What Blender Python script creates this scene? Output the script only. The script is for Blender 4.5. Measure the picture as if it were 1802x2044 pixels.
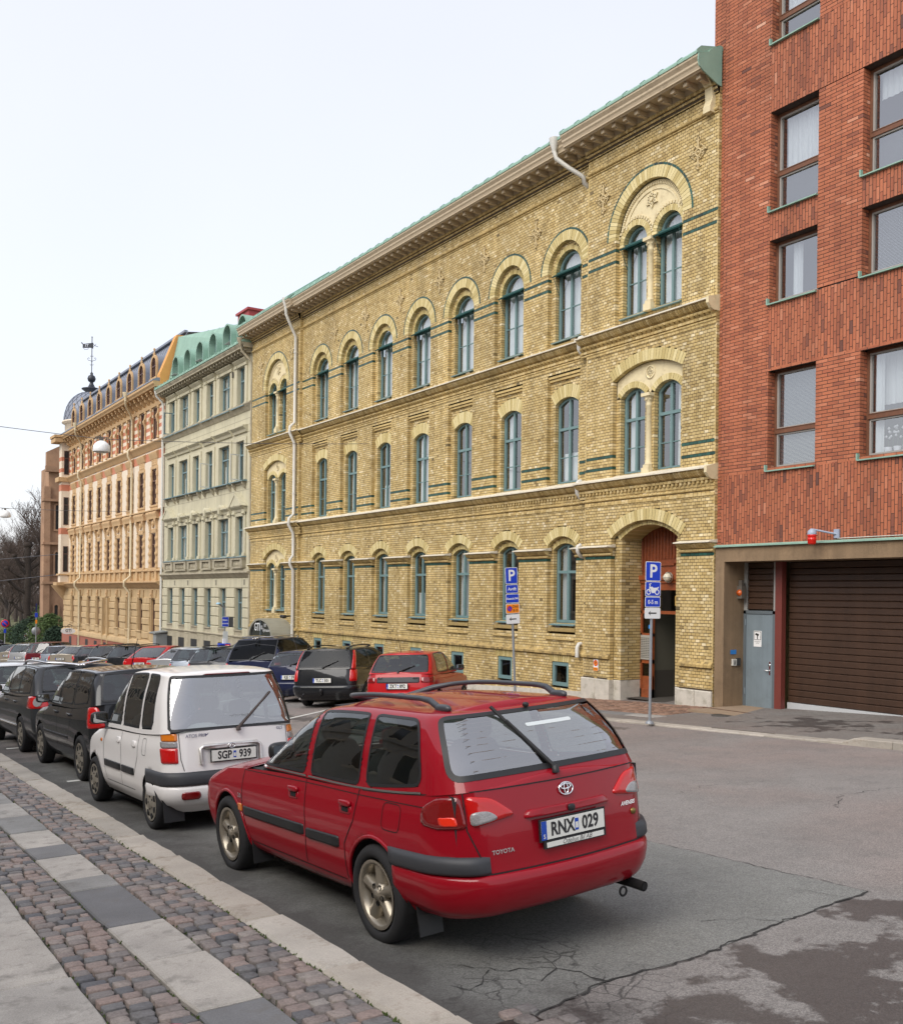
import bpy, math, random
import numpy as np
from mathutils import Matrix, Vector
R = random.Random(7)
RN = np.random.RandomState(7)
PI = math.pi
for o in list(bpy.data.objects): bpy.data.objects.remove(o, do_unlink=True)
SC = bpy.context.scene
COL = SC.collection
# world frame: x across the street towards the facades, y along the street away from the camera, z = 0 at eye level
# ---------------------------------------------------------------- camera
YAW, ROLL = math.atan2(1288, 2000), 0.012
cam = bpy.data.cameras.new('camera'); camo = bpy.data.objects.new('camera', cam); COL.objects.link(camo)
cam.sensor_fit = 'VERTICAL'; cam.sensor_height = 36.0; cam.sensor_width = 31.7
cam.lens = 36.0 * 2000 / 2044
cam.shift_y = 165 / 2044
cam.clip_start = 0.05; cam.clip_end = 3000
camo.matrix_world = Matrix.Rotation(-YAW, 4, 'Z') @ Matrix.Rotation(PI / 2, 4, 'X') @ Matrix.Rotation(ROLL, 4, 'Z')
SC.camera = camo
# ---------------------------------------------------------------- light: overcast day
W = bpy.data.worlds.new('World'); SC.world = W; W.use_nodes = True
wn, wl = W.node_tree.nodes, W.node_tree.links
for n in list(wn): wn.remove(n)
SUN_EL, SUN_AZ = math.radians(43), math.radians(-108)
sky = wn.new('ShaderNodeTexSky'); sky.sky_type = 'NISHITA'; sky.sun_disc = False
sky.sun_elevation = SUN_EL; sky.sun_rotation = SUN_AZ
try: sky.air_density = 1.0; sky.dust_density = 3.0
except Exception: pass
bg1 = wn.new('ShaderNodeBackground'); bg1.inputs['Strength'].default_value = 0.05
wl.new(sky.outputs[0], bg1.inputs[0])
tc = wn.new('ShaderNodeTexCoord'); nz = wn.new('ShaderNodeTexNoise')
nz.inputs['Scale'].default_value = 1.6; nz.inputs['Detail'].default_value = 4
wl.new(tc.outputs['Generated'], nz.inputs['Vector'])
rp = wn.new('ShaderNodeValToRGB'); rp.color_ramp.elements[0].position = .3; rp.color_ramp.elements[1].position = .7
rp.color_ramp.elements[0].color = (.92, .92, .985, 1); rp.color_ramp.elements[1].color = (1.0, .985, 1.01, 1)
wl.new(nz.outputs['Fac'], rp.inputs[0])
bg2 = wn.new('ShaderNodeBackground'); bg2.inputs['Strength'].default_value = 0.49
wl.new(rp.outputs[0], bg2.inputs[0])
ad = wn.new('ShaderNodeAddShader'); wl.new(bg1.outputs[0], ad.inputs[0]); wl.new(bg2.outputs[0], ad.inputs[1])
wo = wn.new('ShaderNodeOutputWorld'); wl.new(ad.outputs[0], wo.inputs[0])
sun = bpy.data.lights.new('sun', 'SUN'); suno = bpy.data.objects.new('sun', sun); COL.objects.link(suno)
sun.energy = 1.5; sun.angle = math.radians(45); sun.color = (1.0, .97, .92)
# direction towards the sun: azimuth measured from +y towards +x
_sd = Vector((math.sin(SUN_AZ) * math.cos(SUN_EL), math.cos(SUN_AZ) * math.cos(SUN_EL), math.sin(SUN_EL)))
suno.rotation_euler = _sd.to_track_quat('Z', 'Y').to_euler()
SC.view_settings.view_transform = 'Standard'; SC.view_settings.look = 'None'
SC.view_settings.exposure = 0.72; SC.view_settings.gamma = 1.0
SC.cycles.max_bounces = 8; SC.cycles.transparent_max_bounces = 10; SC.cycles.use_denoising = True
SC.cycles.glossy_bounces = 4; SC.cycles.diffuse_bounces = 4
# ---------------------------------------------------------------- helpers
def lin(c):
    return tuple((v / 255 / 12.92) if v / 255 <= .04045 else ((v / 255 + .055) / 1.055) ** 2.4 for v in c)
MATS = {}
def mat(name, col=(.5, .5, .5), rough=.6, metal=0., var=.0, scale=3., var2=None, bump=0., bscale=40., coat=0., spec=.5, emit=None, dirt=None, tintcols=None, objtint=False, alpha=None, streak=0.):
    """one principled material; var = amount of value noise, dirt = (colour, amount, scale) blotches, tintcols = colour ramp driven by a face attribute"""
    if name in MATS: return MATS[name]
    m = bpy.data.materials.new(name); m.use_nodes = True; nt = m.node_tree; N, L = nt.nodes, nt.links
    b = N['Principled BSDF']
    b.inputs['Roughness'].default_value = rough; b.inputs['Metallic'].default_value = metal
    b.inputs['Specular IOR Level'].default_value = spec
    if coat: b.inputs['Coat Weight'].default_value = coat; b.inputs['Coat Roughness'].default_value = .03
    geo = N.new('ShaderNodeNewGeometry')
    out = None
    if tintcols:
        r = N.new('ShaderNodeValToRGB'); els = r.color_ramp.elements
        while len(els) < len(tintcols): els.new(.5)
        for i, c in enumerate(tintcols):
            els[i].position = i / (len(tintcols) - 1); els[i].color = (*c, 1)
        if objtint:
            a = N.new('ShaderNodeObjectInfo'); s = N.new('ShaderNodeSeparateColor'); L.new(a.outputs['Color'], s.inputs[0]); L.new(s.outputs[0], r.inputs[0])
        else:
            a = N.new('ShaderNodeAttribute'); a.attribute_name = 'tint'; L.new(a.outputs['Fac'], r.inputs[0])
        out = r.outputs[0]
    else:
        v = N.new('ShaderNodeRGB'); v.outputs[0].default_value = (*col, 1); out = v.outputs[0]
    def noise(sc, det=5, rg=.6):
        n = N.new('ShaderNodeTexNoise'); n.inputs['Scale'].default_value = sc; n.inputs['Detail'].default_value = det; n.inputs['Roughness'].default_value = rg
        L.new(geo.outputs['Position'], n.inputs['Vector']); return n.outputs['Fac']
    if var:
        n = noise(scale); mr = N.new('ShaderNodeMapRange'); mr.inputs[1].default_value = .25; mr.inputs[2].default_value = .75
        mr.inputs[3].default_value = 1 - var; mr.inputs[4].default_value = 1 + var; L.new(n, mr.inputs[0])
        mx = N.new('ShaderNodeMix'); mx.data_type = 'RGBA'; mx.blend_type = 'MULTIPLY'; mx.inputs[0].default_value = 1
        L.new(out, mx.inputs[6]); L.new(mr.outputs[0], mx.inputs[7]); out = mx.outputs[2]
    if var2:
        amt, sc2 = var2
        n = noise(sc2, 3); mr = N.new('ShaderNodeMapRange'); mr.inputs[1].default_value = .3; mr.inputs[2].default_value = .7
        mr.inputs[3].default_value = 1 - amt; mr.inputs[4].default_value = 1 + amt; L.new(n, mr.inputs[0])
        mx = N.new('ShaderNodeMix'); mx.data_type = 'RGBA'; mx.blend_type = 'MULTIPLY'; mx.inputs[0].default_value = 1
        L.new(out, mx.inputs[6]); L.new(mr.outputs[0], mx.inputs[7]); out = mx.outputs[2]
    if streak:
        mp = N.new('ShaderNodeVectorMath'); mp.operation = 'MULTIPLY'; mp.inputs[1].default_value = (2.6, 2.6, .16); L.new(geo.outputs['Position'], mp.inputs[0])
        n = N.new('ShaderNodeTexNoise'); n.inputs['Scale'].default_value = 1.; n.inputs['Detail'].default_value = 7; n.inputs['Roughness'].default_value = .7; L.new(mp.outputs[0], n.inputs['Vector'])
        mr = N.new('ShaderNodeMapRange'); mr.inputs[1].default_value = .42; mr.inputs[2].default_value = .72; mr.inputs[3].default_value = 1; mr.inputs[4].default_value = 1 - streak; L.new(n.outputs['Fac'], mr.inputs[0])
        mx = N.new('ShaderNodeMix'); mx.data_type = 'RGBA'; mx.blend_type = 'MULTIPLY'; mx.inputs[0].default_value = 1; L.new(out, mx.inputs[6]); L.new(mr.outputs[0], mx.inputs[7]); out = mx.outputs[2]
    if dirt:
        dc, amt, sc3 = dirt
        n = noise(sc3, 8, .7); mr = N.new('ShaderNodeMapRange'); mr.inputs[1].default_value = .52; mr.inputs[2].default_value = .7
        mr.inputs[3].default_value = 0; mr.inputs[4].default_value = amt; L.new(n, mr.inputs[0])
        mx = N.new('ShaderNodeMix'); mx.data_type = 'RGBA'; L.new(mr.outputs[0], mx.inputs[0]); L.new(out, mx.inputs[6]); mx.inputs[7].default_value = (*dc, 1); out = mx.outputs[2]
    L.new(out, b.inputs['Base Color'])
    if bump:
        n = noise(bscale, 4, .65); bp = N.new('ShaderNodeBump'); bp.inputs['Strength'].default_value = bump; bp.inputs['Distance'].default_value = .01
        L.new(n, bp.inputs['Height']); L.new(bp.outputs[0], b.inputs['Normal'])
    if emit:
        b.inputs['Emission Color'].default_value = (*emit[0], 1); b.inputs['Emission Strength'].default_value = emit[1]
    MATS[name] = m
    return m
def glass_mat(name, tint=(.5, .55, .55), refl=1.0, rough=.0, gcol=(1, 1, 1)):
    if name in MATS: return MATS[name]
    m = bpy.data.materials.new(name); m.use_nodes = True; nt = m.node_tree; N, L = nt.nodes, nt.links
    for n in list(N): N.remove(n)
    t = N.new('ShaderNodeBsdfTransparent'); t.inputs[0].default_value = (*tint, 1)
    g = N.new('ShaderNodeBsdfGlossy'); g.inputs['Roughness'].default_value = rough; g.inputs[0].default_value = (*gcol, 1)
    ge = N.new('ShaderNodeNewGeometry'); dt = N.new('ShaderNodeVectorMath'); dt.operation = 'DOT_PRODUCT'
    L.new(ge.outputs['Normal'], dt.inputs[0]); L.new(ge.outputs['Incoming'], dt.inputs[1])
    ab = N.new('ShaderNodeMath'); ab.operation = 'ABSOLUTE'; L.new(dt.outputs['Value'], ab.inputs[0])
    om = N.new('ShaderNodeMath'); om.operation = 'SUBTRACT'; om.inputs[0].default_value = 1; L.new(ab.outputs[0], om.inputs[1])
    pw = N.new('ShaderNodeMath'); pw.operation = 'POWER'; pw.inputs[1].default_value = 4; L.new(om.outputs[0], pw.inputs[0])
    mu = N.new('ShaderNodeMath'); mu.operation = 'MULTIPLY_ADD'; mu.inputs[1].default_value = .9; mu.inputs[2].default_value = .05 * refl; mu.use_clamp = True
    L.new(pw.outputs[0], mu.inputs[0])
    x = N.new('ShaderNodeMixShader'); L.new(mu.outputs[0], x.inputs[0]); L.new(t.outputs[0], x.inputs[1]); L.new(g.outputs[0], x.inputs[2])
    o = N.new('ShaderNodeOutputMaterial'); L.new(x.outputs[0], o.inputs[0])
    MATS[name] = m
    return m
class MB:
    """collects shapes into one mesh"""
    def __init__(s): s.v, s.f, s.m, s.sm, s.t = [], [], [], [], []
    def add(s, vs, fs, m=0, smooth=False, t=0.):
        o = len(s.v); s.v.extend(vs)
        for f in fs: s.f.append(tuple(i + o for i in f)); s.m.append(m); s.sm.append(smooth); s.t.append(t)
        return s
    def box(s, x0, x1, y0, y1, z0, z1, m=0, t=0.):
        if x0 > x1: x0, x1 = x1, x0
        if y0 > y1: y0, y1 = y1, y0
        if z0 > z1: z0, z1 = z1, z0
        return s.add([(x0, y0, z0), (x1, y0, z0), (x1, y1, z0), (x0, y1, z0), (x0, y0, z1), (x1, y0, z1), (x1, y1, z1), (x0, y1, z1)],
              [(0, 3, 2, 1), (4, 5, 6, 7), (0, 1, 5, 4), (1, 2, 6, 5), (2, 3, 7, 6), (3, 0, 4, 7)], m, t=t)
    def bbox(s, x0, x1, y0, y1, z0, z1, b=.01, m=0):
        """box with chamfered edges on the -x side (the side that faces the street)"""
        return s.frustum((x1, y0, y1, z0, z1), (x0, y0 + b, y1 - b, z0 + b, z1 - b), (x0 + b, y0, y1, z0, z1), m)
    def frustum(s, back, front, mid=None, m=0):
        rings = [back] + ([mid] if mid else []) + [front]
        vs = []
        for (x, a, b, c, d) in rings: vs += [(x, a, c), (x, b, c), (x, b, d), (x, a, d)]
        fs = []
        for k in range(len(rings) - 1):
            for i in range(4):
                j = (i + 1) % 4; fs.append((k * 4 + i, k * 4 + j, k * 4 + 4 + j, k * 4 + 4 + i))
        n = len(rings) * 4 - 4
        fs.append((n, n + 1, n + 2, n + 3))
        return s.add(vs, fs, m)
    def quad(s, a, b, c, d, m=0, smooth=False): return s.add([a, b, c, d], [(0, 1, 2, 3)], m, smooth)
    def poly(s, pts, m=0): return s.add(pts, [tuple(range(len(pts)))], m)
    def prism(s, pts, d, m=0, smooth=False):
        """pts: closed outline in 3-D, d: extrusion vector"""
        n = len(pts); q = [(p[0] + d[0], p[1] + d[1], p[2] + d[2]) for p in pts]
        fs = [tuple(range(n))[::-1], tuple(range(n, 2 * n))]
        s.add(list(pts) + q, fs, m)
        o = len(s.v) - 2 * n
        for i in range(n):
            j = (i + 1) % n; s.f.append((o + i, o + j, o + n + j, o + n + i)); s.m.append(m); s.sm.append(smooth); s.t.append(0.)
        return s
    def tube(s, path, r, n=8, m=0, caps=True, smooth=True):
        P = [Vector(p) for p in path]; k = len(P)
        rr = r if isinstance(r, (list, tuple)) else [r] * k
        vs, fs = [], []
        up = Vector((0, 0, 1)); prev = None
        for i, p in enumerate(P):
            d = (P[min(i + 1, k - 1)] - P[max(i - 1, 0)])
            if d.length < 1e-9: d = Vector((0, 0, 1))
            d.normalize()
            if prev is None:
                a = d.cross(up if abs(d.z) < .95 else Vector((1, 0, 0))).normalized()
            else:
                a = (prev - d * prev.dot(d))
                a = a.normalized() if a.length > 1e-6 else d.orthogonal().normalized()
            prev = a; b = d.cross(a)
            for j in range(n):
                t = 2 * PI * j / n; q = p + (a * math.cos(t) + b * math.sin(t)) * rr[i]; vs.append(tuple(q))
        for i in range(k - 1):
            for j in range(n):
                l = (j + 1) % n; fs.append((i * n + j, i * n + l, (i + 1) * n + l, (i + 1) * n + j))
        s.add(vs, fs, m, smooth)
        if caps: s.add(vs[:n], [tuple(range(n))[::-1]], m); s.add(vs[-n:], [tuple(range(n))], m)
        return s
    def lathe(s, prof, c, axis='z', n=24, m=0, smooth=True, a0=0., a1=2 * PI):
        """prof: (radius, offset along axis)"""
        full = abs(a1 - a0 - 2 * PI) < 1e-6; nn = n if full else n + 1
        vs, fs = [], []
        for (r, h) in prof:
            for j in range(nn):
                t = a0 + (a1 - a0) * j / n; p, q = r * math.cos(t), r * math.sin(t)
                vs.append({'z': (c[0] + p, c[1] + q, c[2] + h), 'y': (c[0] + p, c[1] + h, c[2] + q), 'x': (c[0] + h, c[1] + p, c[2] + q)}[axis])
        for i in range(len(prof) - 1):
            for j in range(n):
                l = (j + 1) % nn; fs.append((i * nn + j, i * nn + l, (i + 1) * nn + l, (i + 1) * nn + j))
        return s.add(vs, fs, m, smooth)
    def extend(s, o, off=(0, 0, 0)):
        k = len(s.v); s.v += [(a + off[0], b + off[1], c + off[2]) for a, b, c in o.v]
        s.f += [tuple(i + k for i in f) for f in o.f]; s.m += o.m; s.sm += o.sm; s.t += o.t
        return s
    def mesh(s, name, mats):
        me = bpy.data.meshes.new(name); me.from_pydata(s.v, [], s.f)
        for m in (mats if isinstance(mats, (list, tuple)) else [mats]): me.materials.append(m)
        n = len(s.f)
        if n:
            me.polygons.foreach_set('material_index', s.m); me.polygons.foreach_set('use_smooth', s.sm)
            if any(s.t): me.attributes.new('tint', 'FLOAT', 'FACE').data.foreach_set('value', s.t)
        me.update()
        return me
def link(o, parent=None):
    COL.objects.link(o)
    if parent is not None:
        o.parent = parent
        if parent.get('_w'): o.matrix_parent_inverse = WINV[parent.name]
    return o
WINV = {}
def tag(o, label=None, cat=None, group=None, kind=None):
    if label: o['label'] = label
    if cat: o['category'] = cat
    if group: o['group'] = group
    if kind: o['kind'] = kind
    return o
def thing(name, label, cat, loc=(0, 0, 0), rz=0., group=None, world=False, rot=None):
    """an Empty at a thing's base; with world=True its parts are given in world coordinates"""
    o = bpy.data.objects.new(name, None); o.location = loc; o.rotation_euler = rot or (0, 0, rz); COL.objects.link(o)
    o.empty_display_size = .2
    tag(o, label, cat, group)
    if world: o['_w'] = 1; WINV[o.name] = (Matrix.Translation(loc) @ o.rotation_euler.to_matrix().to_4x4()).inverted()
    return o
def part(name, shape, mats, parent=None, loc=(0, 0, 0), rot=None, kind=None, label=None):
    me = shape.mesh(name, mats) if isinstance(shape, MB) else shape
    o = bpy.data.objects.new(name, me); o.location = loc
    if rot: o.rotation_euler = rot
    link(o, parent)
    if kind: o['kind'] = kind
    if label: o['label'] = label
    return o
def copy_tree(o, parent=None, loc=None):
    c = o.copy(); COL.objects.link(c)
    if parent is not None: c.parent = parent
    if loc is not None: c.location = loc
    for ch in list(o.children): copy_tree(ch, c)
    return c
_TX = {}
def text_mb(s, size=1., depth=.002, bold=0., plane='yz', align='CENTER', mir=False, shear=0.):
    """lettering as geometry: 'yz' faces -x (read by someone looking along +x), 'x' generic handled by the caller"""
    key = (s, bold, align, shear)
    if key not in _TX:
        cu = bpy.data.curves.new('lettering', 'FONT'); cu.body = s; cu.align_x = align; cu.align_y = 'CENTER'; cu.offset = bold; cu.shear = shear; cu.resolution_u = 3
        o = bpy.data.objects.new('lettering', cu); COL.objects.link(o)
        dg = bpy.context.evaluated_depsgraph_get(); me = o.evaluated_get(dg).to_mesh()
        _TX[key] = ([tuple(v.co) for v in me.vertices], [tuple(p.vertices) for p in me.polygons])
        o.evaluated_get(dg).to_mesh_clear(); bpy.data.objects.remove(o, do_unlink=True); bpy.data.curves.remove(cu)
    vs, fs = _TX[key]
    return [(v[0] * size, v[1] * size) for v in vs], fs
def put_text(mb, s, size, c, right, up, m=0, bold=.0, align='CENTER', shear=0., sx=1.):
    """lettering centred at c; right and up are 3-D directions"""
    vs, fs = text_mb(s, size, bold=bold, align=align, shear=shear)
    r, u = Vector(right), Vector(up); c = Vector(c)
    mb.add([tuple(c + r * (a * sx) + u * b) for a, b in vs], fs, m)
    return mb
def seen(x, y, z, margin=.02):
    """is the point inside the picture, and how far from the camera"""
    c, s = math.cos(YAW), math.sin(YAW)
    X = x * c - y * s; Z = x * s + y * c
    if Z < .5: return None
    px = (901 + 2000 * X / Z) / 1802; py = (1187 - 2000 * z / Z) / 2044
    if -margin < px < 1 + margin and -margin < py < 1 + margin: return Z
    return None
class Pieces:
    """axis-aligned pieces (bricks, stones): the 300 that show largest become objects, the rest one stuff part"""
    def __init__(s): s.b = []
    def add(s, x0, x1, y0, y1, z0, z1, t): s.b.append((x0, x1, y0, y1, z0, z1, t))
    def build(s, name, stuff_name, mats_stuff, mat_single, parent, n_single=300):
        if not s.b: return
        B = np.array(s.b, dtype=np.float64)
        d = np.full(len(B), 1e9)
        if n_single:
            for i in range(len(B)):
                b = B[i]; z = seen(b[0], (b[2] + b[3]) / 2, (b[4] + b[5]) / 2, -.005)
                if z: d[i] = z / math.sqrt(max((b[3] - b[2]) * (b[5] - b[4]), 1e-6))
        order = np.argsort(d, kind='stable'); single = order[:n_single]; single = single[d[single] < 1e8]
        rest = np.setdiff1d(np.arange(len(B)), single)
        if len(single):
            m = MB().box(-.5, .5, -.5, .5, -.5, .5); me = m.mesh(name, mat_single)
            for i in single:
                b = B[i]; o = part(name, me, None, parent, ((b[0] + b[1]) / 2, (b[2] + b[3]) / 2, (b[4] + b[5]) / 2))
                o.scale = (b[1] - b[0], b[3] - b[2], b[5] - b[4]); o.color = (b[6], b[6], b[6], 1)
        if len(rest):
            o = part(stuff_name, boxes_mesh(stuff_name, B[rest], mats_stuff), None, parent, kind='stuff')
            return o
def boxes_mesh(name, B, mats):
    n = len(B)
    V = np.empty((n, 8, 3)); ix = [(0, 2, 4), (1, 2, 4), (1, 3, 4), (0, 3, 4), (0, 2, 5), (1, 2, 5), (1, 3, 5), (0, 3, 5)]
    for k, (a, b, c) in enumerate(ix): V[:, k, 0] = B[:, a]; V[:, k, 1] = B[:, b]; V[:, k, 2] = B[:, c]
    F = np.array([(0, 3, 2, 1), (4, 5, 6, 7), (0, 1, 5, 4), (2, 3, 7, 6), (3, 0, 4, 7)])
    q = (np.arange(n)[:, None, None] * 8 + F[None]).reshape(-1, 4)
    me = bpy.data.meshes.new(name)
    me.vertices.add(n * 8); me.vertices.foreach_set('co', V.reshape(-1))
    me.loops.add(len(q) * 4); me.loops.foreach_set('vertex_index', q.reshape(-1).astype(np.int32))
    me.polygons.add(len(q)); me.polygons.foreach_set('loop_start', np.arange(0, len(q) * 4, 4, dtype=np.int32))
    try: me.polygons.foreach_set('loop_total', np.full(len(q), 4, dtype=np.int32))
    except Exception: pass
    me.attributes.new('tint', 'FLOAT', 'FACE').data.foreach_set('value', np.repeat(B[:, 6], 5))
    for m in (mats if isinstance(mats, (list, tuple)) else [mats]): me.materials.append(m)
    me.polygons.foreach_set('use_smooth', np.zeros(len(q), dtype=bool))
    me.update(calc_edges=True); me.validate()
    return me
def sub_intervals(a, b, cuts):
    """[a, b] minus a list of intervals"""
    out = [(a, b)]
    for c0, c1 in cuts:
        nx = []
        for p, q in out:
            if c1 <= p or c0 >= q: nx.append((p, q)); continue
            if c0 > p: nx.append((p, c0))
            if c1 < q: nx.append((c1, q))
        out = nx
    return out
# ---------------------------------------------------------------- ground heights
Y_FLAT = 86.
def gz(x, y):
    """road surface"""
    return -(2.15 + .045 * min(y, Y_FLAT) - .018 * min(max(x, -40), 60))
# ---------------------------------------------------------------- ground
def asphalt(name, base, red, amt, stain=True, wet=.5):
    m = bpy.data.materials.new(name); m.use_nodes = True; nt = m.node_tree; N, L = nt.nodes, nt.links; b = N['Principled BSDF']
    geo = N.new('ShaderNodeNewGeometry'); P_ = geo.outputs['Position']
    def noise(sc, det=5, rg=.6, vec=None):
        n = N.new('ShaderNodeTexNoise'); n.inputs['Scale'].default_value = sc; n.inputs['Detail'].default_value = det; n.inputs['Roughness'].default_value = rg; L.new(vec or P_, n.inputs['Vector']); return n.outputs['Fac']
    def rng(f, a, b_, c, d):
        r = N.new('ShaderNodeMapRange'); r.inputs[1].default_value = a; r.inputs[2].default_value = b_; r.inputs[3].default_value = c; r.inputs[4].default_value = d; L.new(f, r.inputs[0]); return r.outputs[0]
    def mix(f, a, c, mode='MIX'):
        x = N.new('ShaderNodeMix'); x.data_type = 'RGBA'; x.blend_type = mode
        if isinstance(f, float): x.inputs[0].default_value = f
        else: L.new(f, x.inputs[0])
        for i, q in ((6, a), (7, c)):
            if isinstance(q, tuple): x.inputs[i].default_value = (*q, 1)
            else: L.new(q, x.inputs[i])
        return x.outputs[2]
    o = mix(rng(noise(.22, 3), .42, .58, 0., amt), base, red)
    o = mix(rng(noise(.9, 7, .7), .36, .70, .0, .6), o, tuple(v * .66 for v in base)); o = mix(rng(noise(3.2, 8, .7), .5, .66, 0., .35), o, tuple(v * .6 for v in base))
    # aggregate
    vo = N.new('ShaderNodeTexVoronoi'); vo.inputs['Scale'].default_value = 120; L.new(P_, vo.inputs['Vector'])
    sp = N.new('ShaderNodeSeparateColor'); L.new(vo.outputs['Color'], sp.inputs[0])
    g = rng(sp.outputs[0], 0, 1, .7, 1.35); o = mix(1., o, g, 'MULTIPLY')
    o = mix(1., o, rng(noise(260, 2), .25, .75, .6, 1.4), 'MULTIPLY')
    if stain:
        tot = None
        for (sx, sy, sr) in ((5.0, 3.6, 1.9), (3.7, 3.8, 1.3), (6.6, 4.0, 1.3), (5.9, 3.2, 1.6), (4.2, 3.3, 1.5), (16.2, 12.3, 2.3), (16, 10, 1.4), (13.2, 15, .8), (9.5, 22, 2.0)):
            d = N.new('ShaderNodeVectorMath'); d.operation = 'DISTANCE'; cx = N.new('ShaderNodeCombineXYZ'); sz = N.new('ShaderNodeSeparateXYZ'); L.new(P_, sz.inputs[0]); L.new(sz.outputs[0], cx.inputs[0]); L.new(sz.outputs[1], cx.inputs[1])
            L.new(cx.outputs[0], d.inputs[0]); d.inputs[1].default_value = (sx, sy, 0); q = rng(d.outputs['Value'], 0, sr, .20, -.15)
            if tot is None: tot = q
            else:
                mx = N.new('ShaderNodeMath'); mx.operation = 'MAXIMUM'; L.new(tot, mx.inputs[0]); L.new(q, mx.inputs[1]); tot = mx.outputs[0]
        ad = N.new('ShaderNodeMath'); ad.operation = 'ADD'; L.new(noise(1.7, 9, .66), ad.inputs[0]); L.new(tot, ad.inputs[1])
        s = rng(ad.outputs[0], .56, .615, 0., .72); o = mix(s, o, (.030, .023, .021))
        ro = rng(s, 0, 1, .82, .45); L.new(ro, b.inputs['Roughness'])
    else: b.inputs['Roughness'].default_value = .85
    wv = N.new('ShaderNodeTexNoise'); wv.inputs['Scale'].default_value = 5; wv.inputs['Detail'].default_value = 4; L.new(P_, wv.inputs['Vector'])
    wm = N.new('ShaderNodeVectorMath'); wm.operation = 'MULTIPLY_ADD'; wm.inputs[1].default_value = (.16, .16, 0); L.new(wv.outputs['Color'], wm.inputs[0]); L.new(P_, wm.inputs[2])
    cr = N.new('ShaderNodeTexVoronoi'); cr.feature = 'DISTANCE_TO_EDGE'; cr.inputs['Scale'].default_value = 6.5; L.new(wm.outputs[0], cr.inputs['Vector'])
    dd = N.new('ShaderNodeVectorMath'); dd.operation = 'DISTANCE'; cx2 = N.new('ShaderNodeCombineXYZ'); sz2 = N.new('ShaderNodeSeparateXYZ'); L.new(P_, sz2.inputs[0]); L.new(sz2.outputs[0], cx2.inputs[0]); L.new(sz2.outputs[1], cx2.inputs[1]); L.new(cx2.outputs[0], dd.inputs[0]); dd.inputs[1].default_value = (3.7, 4.75, 0)
    near = rng(dd.outputs['Value'], .35, 1.15, 1, 0); th = N.new('ShaderNodeMath'); th.operation = 'MULTIPLY'; L.new(near, th.inputs[0]); L.new(rng(noise(2.5, 3), .42, .6, 0, .9), th.inputs[1])
    cm = N.new('ShaderNodeMath'); cm.operation = 'MULTIPLY'; L.new(rng(cr.outputs['Distance'], .012, .05, 1, 0), cm.inputs[0]); L.new(th.outputs[0], cm.inputs[1]); o = mix(cm.outputs[0], o, (.02, .019, .018))
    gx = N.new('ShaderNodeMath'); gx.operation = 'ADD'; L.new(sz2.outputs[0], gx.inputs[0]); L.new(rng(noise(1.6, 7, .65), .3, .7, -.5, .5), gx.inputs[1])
    o = mix(rng(gx.outputs[0], 3.05, 4.0, .78, 0), o, (.035, .031, .028))  # kerbside band painted darker: gutter dirt plus shade under the cars
    L.new(o, b.inputs['Base Color'])
    bp = N.new('ShaderNodeBump'); bp.inputs['Strength'].default_value = .6; bp.inputs['Distance'].default_value = .006
    L.new(sp.outputs[1], bp.inputs['Height']); L.new(bp.outputs[0], b.inputs['Normal'])
    MATS[name] = m
    return m
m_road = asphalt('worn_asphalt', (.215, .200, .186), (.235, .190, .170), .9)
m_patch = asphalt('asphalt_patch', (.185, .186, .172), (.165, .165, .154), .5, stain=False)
m_walk2 = asphalt('pavement_asphalt', (.19, .155, .135), (.18, .175, .16), .8)
KX = 2.87                       # near kerb, road side
def grid_sheet(xs, ys, zf):
    m = MB(); vs = [(x, y, zf(x, y)) for y in ys for x in xs]; n = len(xs)
    m.add(vs, [(j * n + i, j * n + i + 1, (j + 1) * n + i + 1, (j + 1) * n + i) for j in range(len(ys) - 1) for i in range(n - 1)], 0, False)
    return m
def sub(a, b, n): return [a + (b - a) * i / n for i in range(n + 1)]
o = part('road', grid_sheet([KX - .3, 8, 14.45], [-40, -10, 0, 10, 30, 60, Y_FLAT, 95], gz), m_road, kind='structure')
# beyond the end of the street: cross street, then the park lawn to the horizon
m_lawn = mat('winter_lawn', (.085, .085, .03), .95, var=.3, scale=.5, var2=(.2, 6))
zf = gz(10, Y_FLAT)
gs = MB()
gs.quad((-400, 95, zf - .3), (900, 95, zf - .3), (900, 1400, zf - .3), (-400, 1400, zf - .3))
part('park_lawn', gs, m_lawn, kind='structure')
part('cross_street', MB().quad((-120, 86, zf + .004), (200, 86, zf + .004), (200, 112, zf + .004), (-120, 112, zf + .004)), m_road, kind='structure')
part('terrain', MB().quad((-900, -500, -12), (1500, -500, -12), (1500, 1600, -12), (-900, 1600, -12)), m_lawn, kind='structure')
# near pavement: kerbstones, setts, slabs
m_soil = mat('sandy_joint', (.045, .042, .032), .95, var=.3, scale=20, dirt=((.035, .06, .012), .9, 3.))
gzn = lambda x, y: gz(x, y) + .12
pv = part('near_pavement', grid_sheet([-7.2, -1, 1, KX - .02], [-12, 0, 12, 30, 60, 80], lambda x, y: gzn(x, y) - .035), m_soil, kind='structure')
GN = [lin(c) for c in ((100, 100, 101), (128, 127, 124), (150, 146, 140), (164, 158, 149))]
m_slab = mat('granite_slab', tintcols=GN, rough=.8, var=.26, scale=120, var2=(.16, 2.2), bump=.35, bscale=45, dirt=(lin((98, 94, 88)), .7, 6))
m_slab1 = mat('granite_slab_single', tintcols=GN, objtint=True, rough=.8, var=.26, scale=120, var2=(.16, 2.2), bump=.35, bscale=45, dirt=(lin((98, 94, 88)), .7, 6))
KN = [lin(c) for c in ((150, 144, 134), (164, 156, 144), (174, 168, 158))]
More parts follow.
